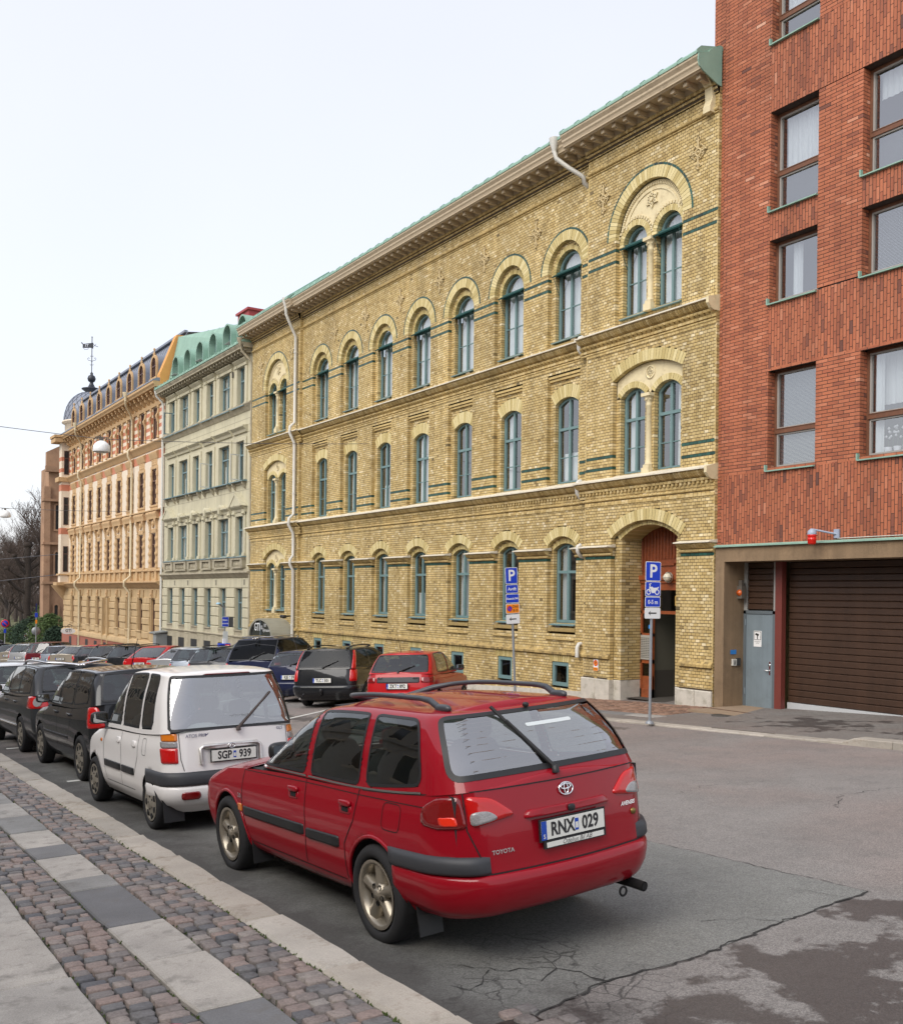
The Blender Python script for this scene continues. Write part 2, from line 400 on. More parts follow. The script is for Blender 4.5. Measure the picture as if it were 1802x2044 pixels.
m_kerb1 = mat('kerb_granite', tintcols=KN, objtint=True, rough=.8, var=.22, scale=130, var2=(.16, 2.5), bump=.3, bscale=40, dirt=(lin((110, 96, 80)), .7, 5))
CN = [lin(c) for c in ((84, 84, 87), (106, 104, 103), (120, 111, 106), (134, 117, 109), (136, 130, 124))]
m_sett = mat('granite_sett', tintcols=CN, rough=.7, var=.3, scale=60, bump=.7, bscale=55, dirt=(lin((66, 60, 54)), .6, 9))
m_sett1 = mat('granite_sett_single', tintcols=CN, objtint=True, rough=.7, var=.3, scale=60, bump=.7, bscale=55, dirt=(lin((66, 60, 54)), .6, 9))
def stone_mb(lx, ly, h, dome, rr, irr=.012, n=2, seed=None):
    """a worn stone: irregular outline, domed top"""
    m = MB(); q = []
    base = [(-lx / 2, -ly / 2), (0, -ly / 2), (lx / 2, -ly / 2), (lx / 2, 0), (lx / 2, ly / 2), (0, ly / 2), (-lx / 2, ly / 2), (-lx / 2, 0)]
    pts = [(x + rr.uniform(-irr, irr), y + rr.uniform(-irr, irr)) for x, y in base]
    cr = [.90, .99, .90, .99, .90, .99, .90, .99]
    r0 = [(x * c, y * c, -h) for (x, y), c in zip(pts, cr)]
    r1 = [(x * c, y * c, -dome * 1.3) for (x, y), c in zip(pts, cr)]
    r2 = [(x * c * .90, y * c * .87, -dome * .35) for (x, y), c in zip(pts, cr)]
    m.add(r0 + r1 + r2 + [(0, 0, 0)], [(i, (i + 1) % 8, 8 + (i + 1) % 8, 8 + i) for i in range(8)] + [(8 + i, 8 + (i + 1) % 8, 16 + (i + 1) % 8, 16 + i) for i in range(8)] + [(16 + i, 16 + (i + 1) % 8, 24) for i in range(8)], 0, True)
    return m
SETT = [stone_mb(1, 1, .9, .045, random.Random(i), .06) for i in range(8)]
SETM = [s.mesh('sett', m_sett1) for s in SETT]
setts = []
GRAD = math.atan(.045); CROSS = math.atan(.018)
def sett_strip(x0, x1, y0, y1, zfun, course=.117, wmin=.11, wmax=.17, sink=.0):
    y = y0; rr = random.Random(int(x0 * 100))
    while y < y1:
        x = x0 + rr.uniform(-.02, .0)
        while x < x1 - .03:
            w = rr.uniform(wmin, wmax)
            if x + w > x1 - .05: w = x1 - x
            l = course * rr.uniform(.88, 1.02)
            setts.append((x + w / 2, y + course / 2 + rr.uniform(-.008, .008), zfun(x + w / 2, y) + rr.uniform(-.008, .003) - sink, w - .011, l - .010, rr.random(), rr.randrange(8), rr.uniform(-.05, .05)))
            x += w
        y += course * rr.uniform(.96, 1.04)
sett_strip(2.175, 2.572, 3.6, 34, gzn, .108, .095, .15); sett_strip(1.362, 1.752, 4.2, 30, gzn, .108, .095, .15)
sett_strip(.45, .62, 4.6, 8, gzn)
def place_setts(parent, lst, nsingle, sname):
    d = [(seen(x, y, z, 0) or 1e9) for (x, y, z, *_) in lst]
    order = sorted(range(len(lst)), key=lambda i: d[i]); ST = MB()
    for k, i in enumerate(order):
        x, y, z, w, l, t, v, r = lst[i]
        if k < nsingle and d[i] < 1e8:
            o = part('sett', SETM[v], None, parent, (x, y, z), (0, 0, r)); o.scale = (w, l, .1); o.color = (t, t, t, 1)
        else:
            c, s = math.cos(r), math.sin(r); k0 = len(ST.f)
            ST.add([(x + (a * w) * c - (b * l) * s, y + (a * w) * s + (b * l) * c, z + e * .1) for a, b, e in SETT[v].v], SETT[v].f, 0, True, t)
    if ST.v: part('setts', ST, m_sett, parent, kind='stuff')
place_setts(pv, setts, 300, 'setts')
def slab(x0, x1, y0, y1, name, m1, t, zfun, th=.16, b=.012, irr=.006, seed=0, parent=None, label=None):
    rr = random.Random(seed); j = lambda: rr.uniform(-irr, irr)
    n = max(2, int((y1 - y0) / .22)); L_ = [(x0 + j(), y0 + (y1 - y0) * i / n) for i in range(n + 1)]; R_ = [(x1 + j(), y0 + (y1 - y0) * i / n) for i in range(n + 1)]
    L_[0] = (L_[0][0] + .01, L_[0][1] + j()); R_[0] = (R_[0][0] - .01, R_[0][1] + j())
    out = L_ + R_[::-1]; cx, cy = (x0 + x1) / 2, (y0 + y1) / 2
    ins = [(x + (b if x < cx else -b), y + (b if y < cy - (y1 - y0) * .4 else (-b if y > cy + (y1 - y0) * .4 else 0))) for x, y in out]
    m = MB(); k = len(out); dz = rr.uniform(-.006, .004)
    vs = [(x - cx, y - cy, zfun(x, y) - zfun(cx, cy) - th) for x, y in out] + [(x - cx, y - cy, zfun(x, y) - zfun(cx, cy) - b + dz) for x, y in out] + [(x - cx, y - cy, zfun(x, y) - zfun(cx, cy) + dz) for x, y in ins]
    fs = [(i, (i + 1) % k, k + (i + 1) % k, k + i) for i in range(k)][::-1] + [(k + i, k + (i + 1) % k, 2 * k + (i + 1) % k, 2 * k + i) for i in range(k)]
    h = n + 1
    for i in range(n): fs.append((2 * k + i, 2 * k + i + 1, 2 * k + k - 2 - i, 2 * k + k - 1 - i))
    m.add(vs, fs)
    o = part(name, m, m1, parent, (cx, cy, zfun(cx, cy))); o.color = (t, t, t, 1)
    return o
rr = random.Random(11)
y = 3.2; k = 0
for (a, b) in zip([3.3, 4.35, 5.40, 6.62, 7.80, 8.93, 10.1, 11.3, 12.5, 13.7, 14.9, 16.2, 17.4, 18.7, 20, 21.4, 23, 25, 27, 29], [4.35, 5.40, 6.62, 7.80, 8.93, 10.1, 11.3, 12.5, 13.7, 14.9, 16.2, 17.4, 18.7, 20, 21.4, 23, 25, 27, 29, 31]):
    slab(2.59, KX, a + .006, b - .006, 'kerbstone', m_kerb1, rr.random(), gzn, .3, .02, .012, int(a * 10), pv)
for (a, b, t) in ((3.6, 4.2, .5), (4.2, 5.2, .05), (5.2, 6.17, .95), (6.17, 7.06, .85), (7.06, 8.2, .0), (8.2, 8.62, .35), (8.62, 9.6, .9), (9.6, 10.15, .1), (10.15, 11.0, .95), (11.0, 12.0, .3), (12, 13, .7), (13, 14, .4), (14, 15.2, .8), (15.2, 16.4, .5), (16.4, 18, .8)):
    slab(1.765, 2.155, a + .006, b - .006, 'paving_slab', m_slab1, t, gzn, .12, .01, .004, int(a * 10), pv)
for (a, b, t) in ((4.4, 5.2, .5), (5.2, 6.2, .75), (6.2, 7.65, .9), (7.65, 8.7, .8), (8.7, 9.7, .45), (9.7, 10.6, .8), (10.6, 11.6, .55), (11.6, 13, .8), (13, 14.4, .4), (14.4, 16, .7)):
    slab(.64, 1.345, a + .006, b - .006, 'paving_slab', m_slab1, t, gzn, .12, .01, .004, int(a * 17), pv)
# moss in the joints
ms = MB(); rr = random.Random(5)
for k in range(500):
    x = rr.choice((2.58, 2.58, 2.58, 2.165, 1.757, 1.352)) + rr.gauss(0, .012); y = 4 + abs(rr.gauss(0, 5)); z = gzn(x, y) - .022; s = rr.uniform(.005, .014)
    for q in range(2):
        a = rr.uniform(0, PI); ms.add([(x - s * math.cos(a), y - s * math.sin(a), z), (x + s * math.cos(a), y + s * math.sin(a), z), (x + rr.uniform(-.01, .01), y, z + s * 1.6)], [(0, 1, 2)])
part('moss', ms, mat('moss_green', (.09, .13, .03), .95), kind='stuff')
# grey asphalt patch round the car with its cracked edges
gp = lambda x, y: gz(x, y) + .004
pl = [(2.9, 4.18), (3.42, 4.34), (4.0, 4.47), (4.75, 4.46), (5.72, 4.60), (6.3, 4.66), (6.86, 4.71), (6.84, 5.4), (6.83, 6.2), (6.81, 6.9), (6.78, 8.2), (6.7, 12), (6.6, 18), (2.9, 18)]
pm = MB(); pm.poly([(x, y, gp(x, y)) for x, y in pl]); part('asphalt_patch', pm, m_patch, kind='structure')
ck = MB(); rr = random.Random(3)
def crack(path, w, wob=.02, step=.06):
    pts = []
    for i in range(len(path) - 1):
        a, b = path[i], path[i + 1]; n = max(1, int(math.dist(a, b) / step))
        for k in range(n): pts.append((a[0] + (b[0] - a[0]) * k / n + rr.gauss(0, wob), a[1] + (b[1] - a[1]) * k / n + rr.gauss(0, wob)))
    pts.append(path[-1]); z = lambda x, y: gz(x, y) + .008
    for i in range(len(pts) - 1):
        (a, b), (c, d) = pts[i], pts[i + 1]; dx, dy = c - a, d - b; l = math.hypot(dx, dy) or 1; w0 = w * rr.uniform(.25, .95) / 2
        nx, ny = -dy / l * w0, dx / l * w0
        ck.quad((a - nx, b - ny, z(a, b)), (c - nx, d - ny, z(c, d)), (c + nx, d + ny, z(c, d)), (a + nx, b + ny, z(a, b)))
crack(pl[0:7], .022, .012); crack([(6.86, 4.71), (6.84, 5.4), (6.83, 6.2), (6.81, 6.9), (6.78, 8.2), (6.7, 12)], .012, .01)
crack([(5.72, 4.60), (5.55, 4.85), (5.3, 4.95)], .009); crack([(6.6, 4.75), (6.45, 5.1)], .008); crack([(6.4, 5.9), (6.0, 6.0)], .006)
for k in range(2):
    x, y = rr.uniform(3.3, 4.25), rr.uniform(4.35, 5.2); a = rr.uniform(0, 2 * PI); p = [(x, y)]
    for j in range(4): a += rr.gauss(0, .6); p.append((p[-1][0] + .12 * math.cos(a), p[-1][1] + .12 * math.sin(a)))
    crack(p, .012, .008)
crack([(4.0, 4.47), (3.95, 4.8), (3.6, 5.0), (3.4, 5.3)], .012, .015); crack([(9.5, 6.9), (10.2, 7.4), (11, 7.3), (12.5, 7.0)], .012, .03); crack([(8.8, 8.7), (9.6, 8.9), (10.4, 8.6)], .008, .03)
part('asphalt_crack', ck, mat('crack_black', (.03, .029, .027), .95), kind='stuff')
# setts showing through the worn asphalt in the gutter
gut = part('gutter', grid_sheet([KX - .05, 3.05, 3.35], [2.4, 3.2, 4.0, 4.35], lambda x, y: gz(x, y) + .005), mat('wet_gutter', (.03, .028, .024), .35, var=.3, scale=14), kind='structure')
setts = []
sett_strip(KX + .02, 3.5, 2.4, 4.42, lambda x, y: gz(x, y) + .022, .12, .11, .17)
place_setts(gut, [s for s in setts if random.Random(int(s[0] * 997 + s[1] * 31)).random() < 1.25 - (s[0] - KX) * .9 - max(0, s[1] - 3.9) * .9], 120, 'setts')
# far pavement
gzf = lambda x, y: gz(x, y) + .035
fp = part('far_pavement', grid_sheet([14.4, 16, 18.4], [-40, 0, 9, 16, 30, 60, Y_FLAT], gzf), m_walk2, kind='structure')
rr = random.Random(21)
y = 1.
while y < 60:
    l = rr.uniform(1.0, 1.45); low = 9.9 < y < 14.5
    slab(14.12, 14.42, y + .006, y + l - .006, 'kerbstone', m_kerb1, rr.random(), (lambda x, y: gz(x, y) + (.035 if low else (.12 if y < 10 else .045))), .3, .015, .006, int(y * 10), fp); y += l
for (y0, y1, x0, x1) in ((15.4, 24, 15.0, 15.4), ):
    y = y0
    while y < y1: slab(x0, x1, y + .006, y + .9, 'paving_slab', m_slab1, rr.random() * .8, lambda x, y: gz(x, y) + .042, .1, .008, .004, int(y * 10), fp); y += .91
setts = []
sett_strip(15.5, 17.5, 15.6, 22.5, lambda x, y: gz(x, y) + .052, .12, .12, .2)
m_sb = mat('brown_sett', tintcols=[lin(c) for c in ((96, 76, 64), (126, 96, 78), (140, 112, 94))], rough=.8, var=.2, scale=50)
_k = m_sett; m_sett = m_sb; place_setts(fp, setts, 0, 'setts'); m_sett = _k
part('threshold_stone', MB().box(16.4, 18.5, 9.2, 15.78, -2.9, -2.47), mat('threshold_concrete', lin((140, 120, 98)), .9, var=.1, scale=8), fp)
part('steel_rail', MB().box(17.0, 17.06, 9.2, 15.9, -2.6, -2.463), mat('rusty_rail', lin((92, 66, 50)), .7), fp)
mh = MB(); mh.lathe([(.001, .0), (.3, .0), (.3, -.02)], (0, 0, 0), 'z', 24); 
mo = part('manhole_cover', mh, mat('cast_iron', (.05, .045, .04), .6), fp, (16.3, 14.6, gzf(16.3, 14.6) + .006))
# white bay markings of the parking rows
mk = MB(); 
for i in range(18):
    y = 21.5 + 3.05 * i; a = (9.2, y); b = (14.1, y + 4.2); w = .06
    zz = lambda p: gz(*p) + .008
    mk.quad((a[0], a[1] - w, zz(a)), (b[0], b[1] - w, zz(b)), (b[0], b[1] + w, zz(b)), (a[0], a[1] + w, zz(a)))
for i in range(4):
    y = 9.9 + 5.2 * i; p, q = (3.2, y), (5.1, y)
    if i: mk.quad((3.2, y, gz(3.2, y) + .008), (5.1, y, gz(5.1, y) + .008), (5.1, y + .1, gz(5.1, y) + .008), (3.2, y + .1, gz(3.2, y) + .008))
part('parking_marking', mk, mat('road_paint', lin((196, 196, 190)), .7, var=.12, scale=12), kind='structure')
# ---------------------------------------------------------------- masonry tools (walls that face -x)
class Op:
    """an opening: w wide, from z0 up to the springing zs, then a round, segmental or straight head with a brick ring"""
    def __init__(s, yc, w, z0, zs, kind='rect', rise=0., ring=0.):
        s.yc, s.w, s.z0, s.zs, s.kind, s.ring = yc, w, z0, zs, kind, ring
        h = w / 2
        if kind == 'round': s.rise = h; s.rad = h; s.zc = zs; s.ang = PI / 2
        elif kind == 'seg': s.rise = rise; s.rad = (h * h + rise * rise) / (2 * rise); s.zc = zs + rise - s.rad; s.ang = math.asin(h / s.rad)
        else: s.rise = 0; s.rad = 0; s.zc = zs; s.ang = 0
        s.top = zs + s.rise
    def half(s, z):
        if z < s.z0 or z > s.top: return None
        if z <= s.zs: return s.w / 2
        q = s.rad ** 2 - (z - s.zc) ** 2
        return math.sqrt(q) if q > 0 else None
    def cut(s, z):
        """half width kept free of wall bricks at height z, ring included"""
        if z < s.z0 or z > s.top + s.ring: return None
        if z <= s.zs: return s.w / 2
        if s.kind == 'rect': return s.w / 2 if z < s.top + s.ring else None
        ro = s.rad + s.ring; q = ro * ro - (z - s.zc) ** 2
        if q <= 0: return None
        e = math.sqrt(q)
        if s.kind == 'seg': e = min(e, s.w / 2 + (z - s.zs) * math.tan(s.ang))
        return e
    def outline(s, n=16, inset=0.):
        """closed outline as (y, z) relative to (yc, z0)"""
        h = s.w / 2 - inset; pts = [(-h, inset), (h, inset)]
        if s.kind == 'rect': pts += [(h, s.top - s.z0 - inset), (-h, s.top - s.z0 - inset)]
        else:
            r = s.rad - inset; a = math.asin(min(1, h / r))
            for i in range(n + 1):
                t = a - 2 * a * i / n; pts.append((r * math.sin(t), s.zc - s.z0 + r * math.cos(t)))
        return pts
def brick_wall(P, M, xf, depth, y0, y1, z0, z1, ops=(), course=.075, pitch=.13, joint=.0125, greens=None, G=None, off=0, xin=.005, back=.03, z_ref=-6., jit=.002, tint=None, skip=None, ext=()):
    """P bricks, M mortar; green rows go to G. Bricks at the edge of an opening are as deep as the reveal"""
    k0 = int(math.floor((z0 - z_ref) / course)); k1 = int(math.ceil((z1 - z_ref) / course))
    for k in range(k0, k1):
        a, b = z_ref + k * course, z_ref + (k + 1) * course
        a, b = max(a, z0), min(b, z1)
        if b - a < .02: continue
        zc = (a + b) / 2
        if skip and skip(zc): continue
        cuts = []
        for o in ops:
            h = o.cut(zc)
            if h: cuts.append((o.yc - h, o.yc + h))
        spans = sub_intervals(y0, y1, cuts)
        green = greens and any(abs(zc - g) < course * .5 for g in greens)
        sh = (pitch / 2 if k % 2 else 0) + off
        for (p, q) in spans:
            if q - p < .015: continue
            M.quad((xf + xin, p, a), (xf + xin, q, a), (xf + xin, q, b), (xf + xin, p, b))
            for e, sg in ((p, 1), (q, -1)):
                if (e > y0 + 1e-4 and sg == 1) or (e < y1 - 1e-4 and sg == -1):
                    ee = e + sg * .004
                    M.quad((xf + xin, ee, a), (xf + depth, ee, a), (xf + depth, ee, b), (xf + xin, ee, b))
            i0 = int(math.floor((p - sh) / pitch)); i1 = int(math.ceil((q - sh) / pitch)) + 1
            cs = [c for c in (sh + i * pitch for i in range(i0, i1 + 1)) if p + .035 < c < q - .035]
            cs = [p] + cs + [q]
            for i in range(len(cs) - 1):
                s, t = cs[i], cs[i + 1]
                s2 = s + (joint / 2 if i else .0); t2 = t - (joint / 2 if i < len(cs) - 2 else .0)
                edge = (i == 0 and p > y0 + 1e-4) or (i == len(cs) - 2 and q < y1 - 1e-4)
                e = R.uniform(-jit, jit)
                tt = tint(R) if tint else R.random()
                dd = depth if edge else back
                (G if green else P).add(xf + e, xf + (min(dd, .13)), s2, t2, a + joint / 2, b - joint / 2, tt)
                x2 = .13 if k % 2 else .26
                if dd > .13 and k % 2 == 0: P.add(xf + .13, xf + .13 + .12, s2, t2, a + joint / 2, b - joint / 2, R.random())
                while x2 < dd - .05 and dd > .2:
                    x3 = min(dd, x2 + .26); P.add(xf + x2 + joint, xf + x3, s2, t2, a + joint / 2, b - joint / 2, tint(R) if tint else R.random()); x2 = x3
def ring(A, M, o, xf, depth, n=None, gap=.1, lo=0., thick=None, start=0., single=None):
    """voussoirs round the head of an opening (A) over a mortar band (M)"""
    r0 = o.rad + start; r1 = r0 + (thick or o.ring); a = o.ang
    n = n or max(5, int(round(2 * a * (r0 + r1) / 2 / .077)))
    n += 1 - n % 2
    for i in range(n):
        t0 = -a + 2 * a * (i + gap / 2) / n; t1 = -a + 2 * a * (i + 1 - gap / 2) / n
        e = R.uniform(-.003, .003); f = R.uniform(0, .006)
        pts = [(xf + e, o.yc + (r0 + f) * math.sin(t0), o.zc + (r0 + f) * math.cos(t0)), (xf + e, o.yc + (r0 + f) * math.sin(t1), o.zc + (r0 + f) * math.cos(t1)),
               (xf + e, o.yc + r1 * math.sin(t1), o.zc + r1 * math.cos(t1)), (xf + e, o.yc + r1 * math.sin(t0), o.zc + r1 * math.cos(t0))]
        tt = .35 + .65 * R.random() + lo
        if single is not None:
            c0 = pts[0]; part('arch_brick', MB().prism([(p[0] - c0[0], p[1] - c0[1], p[2] - c0[2]) for p in pts], (depth, 0, 0)), m_ya1, single, c0).color = (tt, tt, tt, 1); continue
        A.prism(pts, (depth, 0, 0))
        for j in range(-6, 0): A.t[j] = tt
    for i in range(n):
        t0 = -a + 2 * a * i / n; t1 = -a + 2 * a * (i + 1) / n; x = xf + .008; q = r0 + .008
        M.quad((x, o.yc + q * math.sin(t0), o.zc + q * math.cos(t0)), (x, o.yc + q * math.sin(t1), o.zc + q * math.cos(t1)),
               (x, o.yc + r1 * math.sin(t1), o.zc + r1 * math.cos(t1)), (x, o.yc + r1 * math.sin(t0), o.zc + r1 * math.cos(t0)))
        M.quad((x, o.yc + q * math.sin(t0), o.zc + q * math.cos(t0)), (x, o.yc + q * math.sin(t1), o.zc + q * math.cos(t1)),
               (x + depth, o.yc + q * math.sin(t1), o.zc + q * math.cos(t1)), (x + depth, o.yc + q * math.sin(t0), o.zc + q * math.cos(t0)))
def profile(M, pts, y0, y1, m=0, ends=True):
    """moulding: (x, z) outline swept along y"""
    return M.prism([(x, y0, z) for x, z in pts], (0, y1 - y0, 0), m)
def frame_band(F, o, t, x0, x1, m=0, n=16):
    """a frame t thick that follows an opening's outline"""
    A, B = o.outline(n), o.outline(n, t); k = len(A)
    for i in range(k):
        j = (i + 1) % k
        a, b, c, d = A[i], A[j], B[j], B[i]
        F.quad((x0, *a), (x0, *b), (x0, *c), (x0, *d), m)
        F.quad((x0, *d), (x0, *c), (x1, *c), (x1, *d), m)
        F.quad((x0, *b), (x0, *a), (x1, *a), (x1, *b), m)
CURT = lambda: mat('curtain', (.78, .79, .79), .9)
def curtain_mb(y0, y1, z0, z1, x=.14, amp=.02, n=None, seed=0):
    C = MB(); rr = random.Random(seed); n = n or max(6, int((y1 - y0) / .03)); vs = []
    ph = rr.random() * 6
    for i in range(n + 1):
        y = y0 + (y1 - y0) * i / n; xx = x + amp * math.sin(i * 1.5 + ph) + amp * .5 * math.sin(i * .7 + ph * 2)
        vs += [(xx, y, z0), (xx, y, z1)]
    C.add(vs, [(2 * i, 2 * i + 2, 2 * i + 3, 2 * i + 1) for i in range(n)], 0, True)
    return C
_WM = {}
def casement(parent, loc, o, fm, gm, transom=None, mull=True, bars=(), ft=.06, curtain=None, arch_mull=True, name='window', seed=0, dark=None, sill=None, fd=.07, rot=None, key=None, pane_n=0):
    """window: frame > pane, curtain, room behind. loc: world position of the middle of its foot; shared meshes per shape"""
    k = (round(o.w, 3), round(o.top - o.z0, 3), o.kind, round(o.rise, 3), transom, mull, bars, ft, fm.name, arch_mull, key)
    if k not in _WM:
        F = MB(); h = o.top - o.z0; frame_band(F, o, ft, 0, fd)
        if transom:
            F.box(-.012, fd - .01, -o.w / 2 + ft * .5, o.w / 2 - ft * .5, transom - ft * .55, transom + ft * .55)
        zt = (transom if (transom and not arch_mull) else h - ft * .5)
        if o.kind != 'rect' and arch_mull: zt = h - ft * .5
        if mull: F.box(-.006, fd - .015, -ft * .55, ft * .55, ft * .5, zt)
        for zb in bars: F.box(.012, fd - .03, -o.w / 2 + ft * .8, o.w / 2 - ft * .8, zb - .012, zb + .012)
        lo = MB(); lo.poly([(fd * .6, *p) for p in o.outline(14, ft * .5)])
        bk = MB(); bk.poly([(.55, *p) for p in o.outline(14, -.3)])
        _WM[k] = (F.mesh(name, fm), lo.mesh('pane', gm), bk.mesh('room', mat('dark_room', (.035, .035, .037), .9)))
    fme, lme, bme = _WM[k]
    f = part(name, fme, None, parent, loc, rot)
    part('pane', lme, None, f); part('room', bme, None, f)
    if curtain:
        h = o.top - o.z0; hw = o.w / 2 - ft
        for (a, b, c, d) in curtain:
            part('curtain', curtain_mb(-hw + 2 * hw * a, -hw + 2 * hw * b, ft + h * c, h * d, seed=seed), CURT(), f)
    return f
def rect_op(w, h): return Op(0, w, 0, h)

def tympanum(M, x, yc, hw, zlo, ztop, lights, n=60):
    """plaster field between an arch (ztop(y)) and the heads of the lights below it"""
    prev = None
    for i in range(n + 1):
        y = yc - hw + 2 * hw * i / n; lo = zlo
        for o in lights:
            ro = o.rad + o.ring * .8; q = ro * ro - (y - o.yc) ** 2
            if q > 0: lo = max(lo, o.zc + math.sqrt(q))
        hi = ztop(y); cur = (y, min(lo, hi), hi)
        if prev and (cur[2] - cur[1] > .002 or prev[2] - prev[1] > .002):
            M.quad((x, prev[0], prev[1]), (x, cur[0], cur[1]), (x, cur[0], cur[2]), (x, prev[0], prev[2]))
        prev = cur
# ---------------------------------------------------------------- the yellow brick school building
YC = [lin(c) for c in ((111, 96, 64), (160, 136, 86), (180, 154, 98), (192, 167, 110), (200, 176, 122), (211, 190, 141), (227, 210, 170))]
m_yb = mat('yellow_brick', tintcols=YC, rough=.7, var=.13, scale=55, var2=(.13, .45), bump=.25, bscale=60, dirt=(lin((112, 98, 70)), .35, .8), streak=.3)
m_yb1 = mat('yellow_brick_single', tintcols=YC, objtint=True, rough=.7, var=.13, scale=55, var2=(.13, .45), bump=.25, bscale=60, dirt=(lin((112, 98, 70)), .35, .8), streak=.3)
YA = [lin(c) for c in ((150, 133, 80), (176, 157, 101), (196, 179, 125), (211, 196, 147))]
m_ya = mat('yellow_arch_brick', tintcols=YA, rough=.7, var=.14, scale=40, bump=.2, bscale=60)
m_ya1 = mat('yellow_arch_brick_single', tintcols=YA, objtint=True, rough=.7, var=.14, scale=40, bump=.2, bscale=60)
m_ym = mat('dark_mortar', lin((70, 58, 42)), .9, var=.2, scale=8)
m_gr = mat('glazed_green_brick', tintcols=[lin((18, 44, 38)), lin((28, 68, 58)), lin((44, 90, 78))], rough=.3, var=.45, scale=45)
m_white = mat('cream_painted_sheet', lin((214, 206, 186)), .55, var=.06, scale=2, dirt=(lin((150, 140, 118)), .5, 2.5))
m_teal = mat('teal_paint', lin((104, 130, 130)), .45, var=.08, scale=6)
m_copper = mat('green_copper', lin((132, 164, 148)), .65, var=.12, scale=1.6, dirt=(lin((106, 140, 124)), .5, 1.1))
m_cor = mat('cream_cornice_paint', lin((182, 166, 140)), .6, var=.08, scale=3, dirt=(lin((128, 112, 90)), .5, 3))
m_plaster = mat('cream_plaster', lin((212, 198, 160)), .8, var=.08, scale=6, dirt=(lin((150, 128, 90)), .5, 5))
m_glass = glass_mat('window_glass', (.72, .76, .76), 4.4)
m_granite = mat('whitish_stone_plinth', lin((186, 180, 168)), .85, var=.14, scale=5, dirt=(lin((112, 108, 84)), .7, 3.5), bump=.5, bscale=25)
m_pipe = mat('white_pipe_paint', lin((200, 198, 190)), .45, var=.05, scale=5)
m_medal = mat('cream_iron_ornament', lin((192, 172, 128)), .6)
YB = thing('yellow_brick_building', 'long four-storey yellow brick building with arched windows and green copper eaves', 'building', (17.65, 30, gz(17.65, 30)), world=True)
XC, XP, YL, YR = 17.65, 17.52, 44.65, 16.10
PR, PL = (YR, 20.66), (39.28, YL)
XNC, XNP = XC + .13, XP + .13
PI_, GI, MO, AR = Pieces(), Pieces(), MB(), MB()
def ytint(r): return min(1, max(0, r.gauss(.57, .17)))
bays = [21.79 + 2.62 * i for i in range(7)]
wins = []       # (yc, z0, Op, style)
ZG, ZTOP = -4.3, 11.62
cy_R, cy_L = 18.38, 41.85
# --- central part: front plane
ops = []
for yc in bays:
    ops += [Op(yc, .74, gz(XC, yc) + .1 if False else -2.52, -1.83, 'rect', 0, .24), Op(yc, 1.27, -1.02, 1.40, 'seg', .26, .27), Op(yc, 1.43, 3.02, 6.2), Op(yc, 1.50, 6.98, 9.13, 'round', 0, .28)]
GREENS = (.99, 3.33, 3.62, 8.66, 8.97)
brick_wall(PI_, MO, XC, .13, PR[1], PL[0], ZG, ZTOP, ops, greens=GREENS, G=GI, tint=ytint)
for o in ops:
    if o.kind in ('seg', 'round'): ring(AR, MO, o, XC - .008, .14, n=(17 if o.kind == 'seg' else 33), single=(YB if o.yc < 28 else None))
    elif o.ring:      # flat arch over the cellar window
        for i in range(10):
            y0 = o.yc - .46 + .092 * i; sh = (i - 4.5) * .012
            AR.prism([(XC - .006, y0 + .006, o.top), (XC - .006, y0 + .084, o.top), (XC - .006, y0 + .084 + sh, o.top + .24), (XC - .006, y0 + .006 + sh, o.top + .24)], (.1, 0, 0))
            for j in range(-6, 0): AR.t[j] = .1 + .7 * R.random()
        MO.quad((XC + .004, o.yc - .46, o.top), (XC + .004, o.yc + .46, o.top), (XC + .004, o.yc + .5, o.top + .24), (XC + .004, o.yc - .5, o.top + .24))
# --- central part: niche planes
GL = MB()     # thin green line round the upper arches
def green_line(o, xf, w=.055):
    n = 28; r0 = o.rad + o.ring + .004; r1 = r0 + w
    for i in range(n):
        a, b = -PI / 2 + PI * i / n, -PI / 2 + PI * (i + .9) / n
        GL.prism([(xf, o.yc + r * math.sin(t), o.zc + r * math.cos(t)) for r, t in ((r0, a), (r0, b), (r1, b), (r1, a))], (.03, 0, 0))
        for j in range(-6, 0): GL.t[j] = R.random() * .9 + .05
for yc in bays:
    og = Op(yc, 1.0, -.74, 1.30, 'seg', .17, .12); om = Op(yc, 1.02, 3.15, 5.38, 'seg', .17, .36); ot = Op(yc, 1.10, 7.2, 9.1, 'round', 0, .13)
    brick_wall(PI_, MO, XNC, .12, yc - .635, yc + .635, -1.02, 1.67, [og], tint=ytint); ring(AR, MO, og, XNC - .006, .13, lo=-.3)
    brick_wall(PI_, MO, XNC, .12, yc - .715, yc + .715, 3.02, 6.2, [om], tint=ytint); ring(AR, MO, om, XNC - .006, .13, n=15)
    brick_wall(PI_, MO, XNC, .12, yc - .75, yc + .75, 6.98, 9.9, [ot], tint=ytint); ring(AR, MO, ot, XNC - .006, .13, lo=-.3)
    # corbelled head of the middle niche
    for i, (z, d) in enumerate(((6.13, .04), (6.05, .08))): PI_.add(XC + d - .01, XNC + .02, yc - .70, yc + .70, z, z + .065, .5)
    wins += [(yc, og, 'g', XNC + .12), (yc, om, 'm', XNC + .12), (yc, ot, 't', XNC + .12)]
    green_line(ops[bays.index(yc) * 4 + 3], XC - .006)
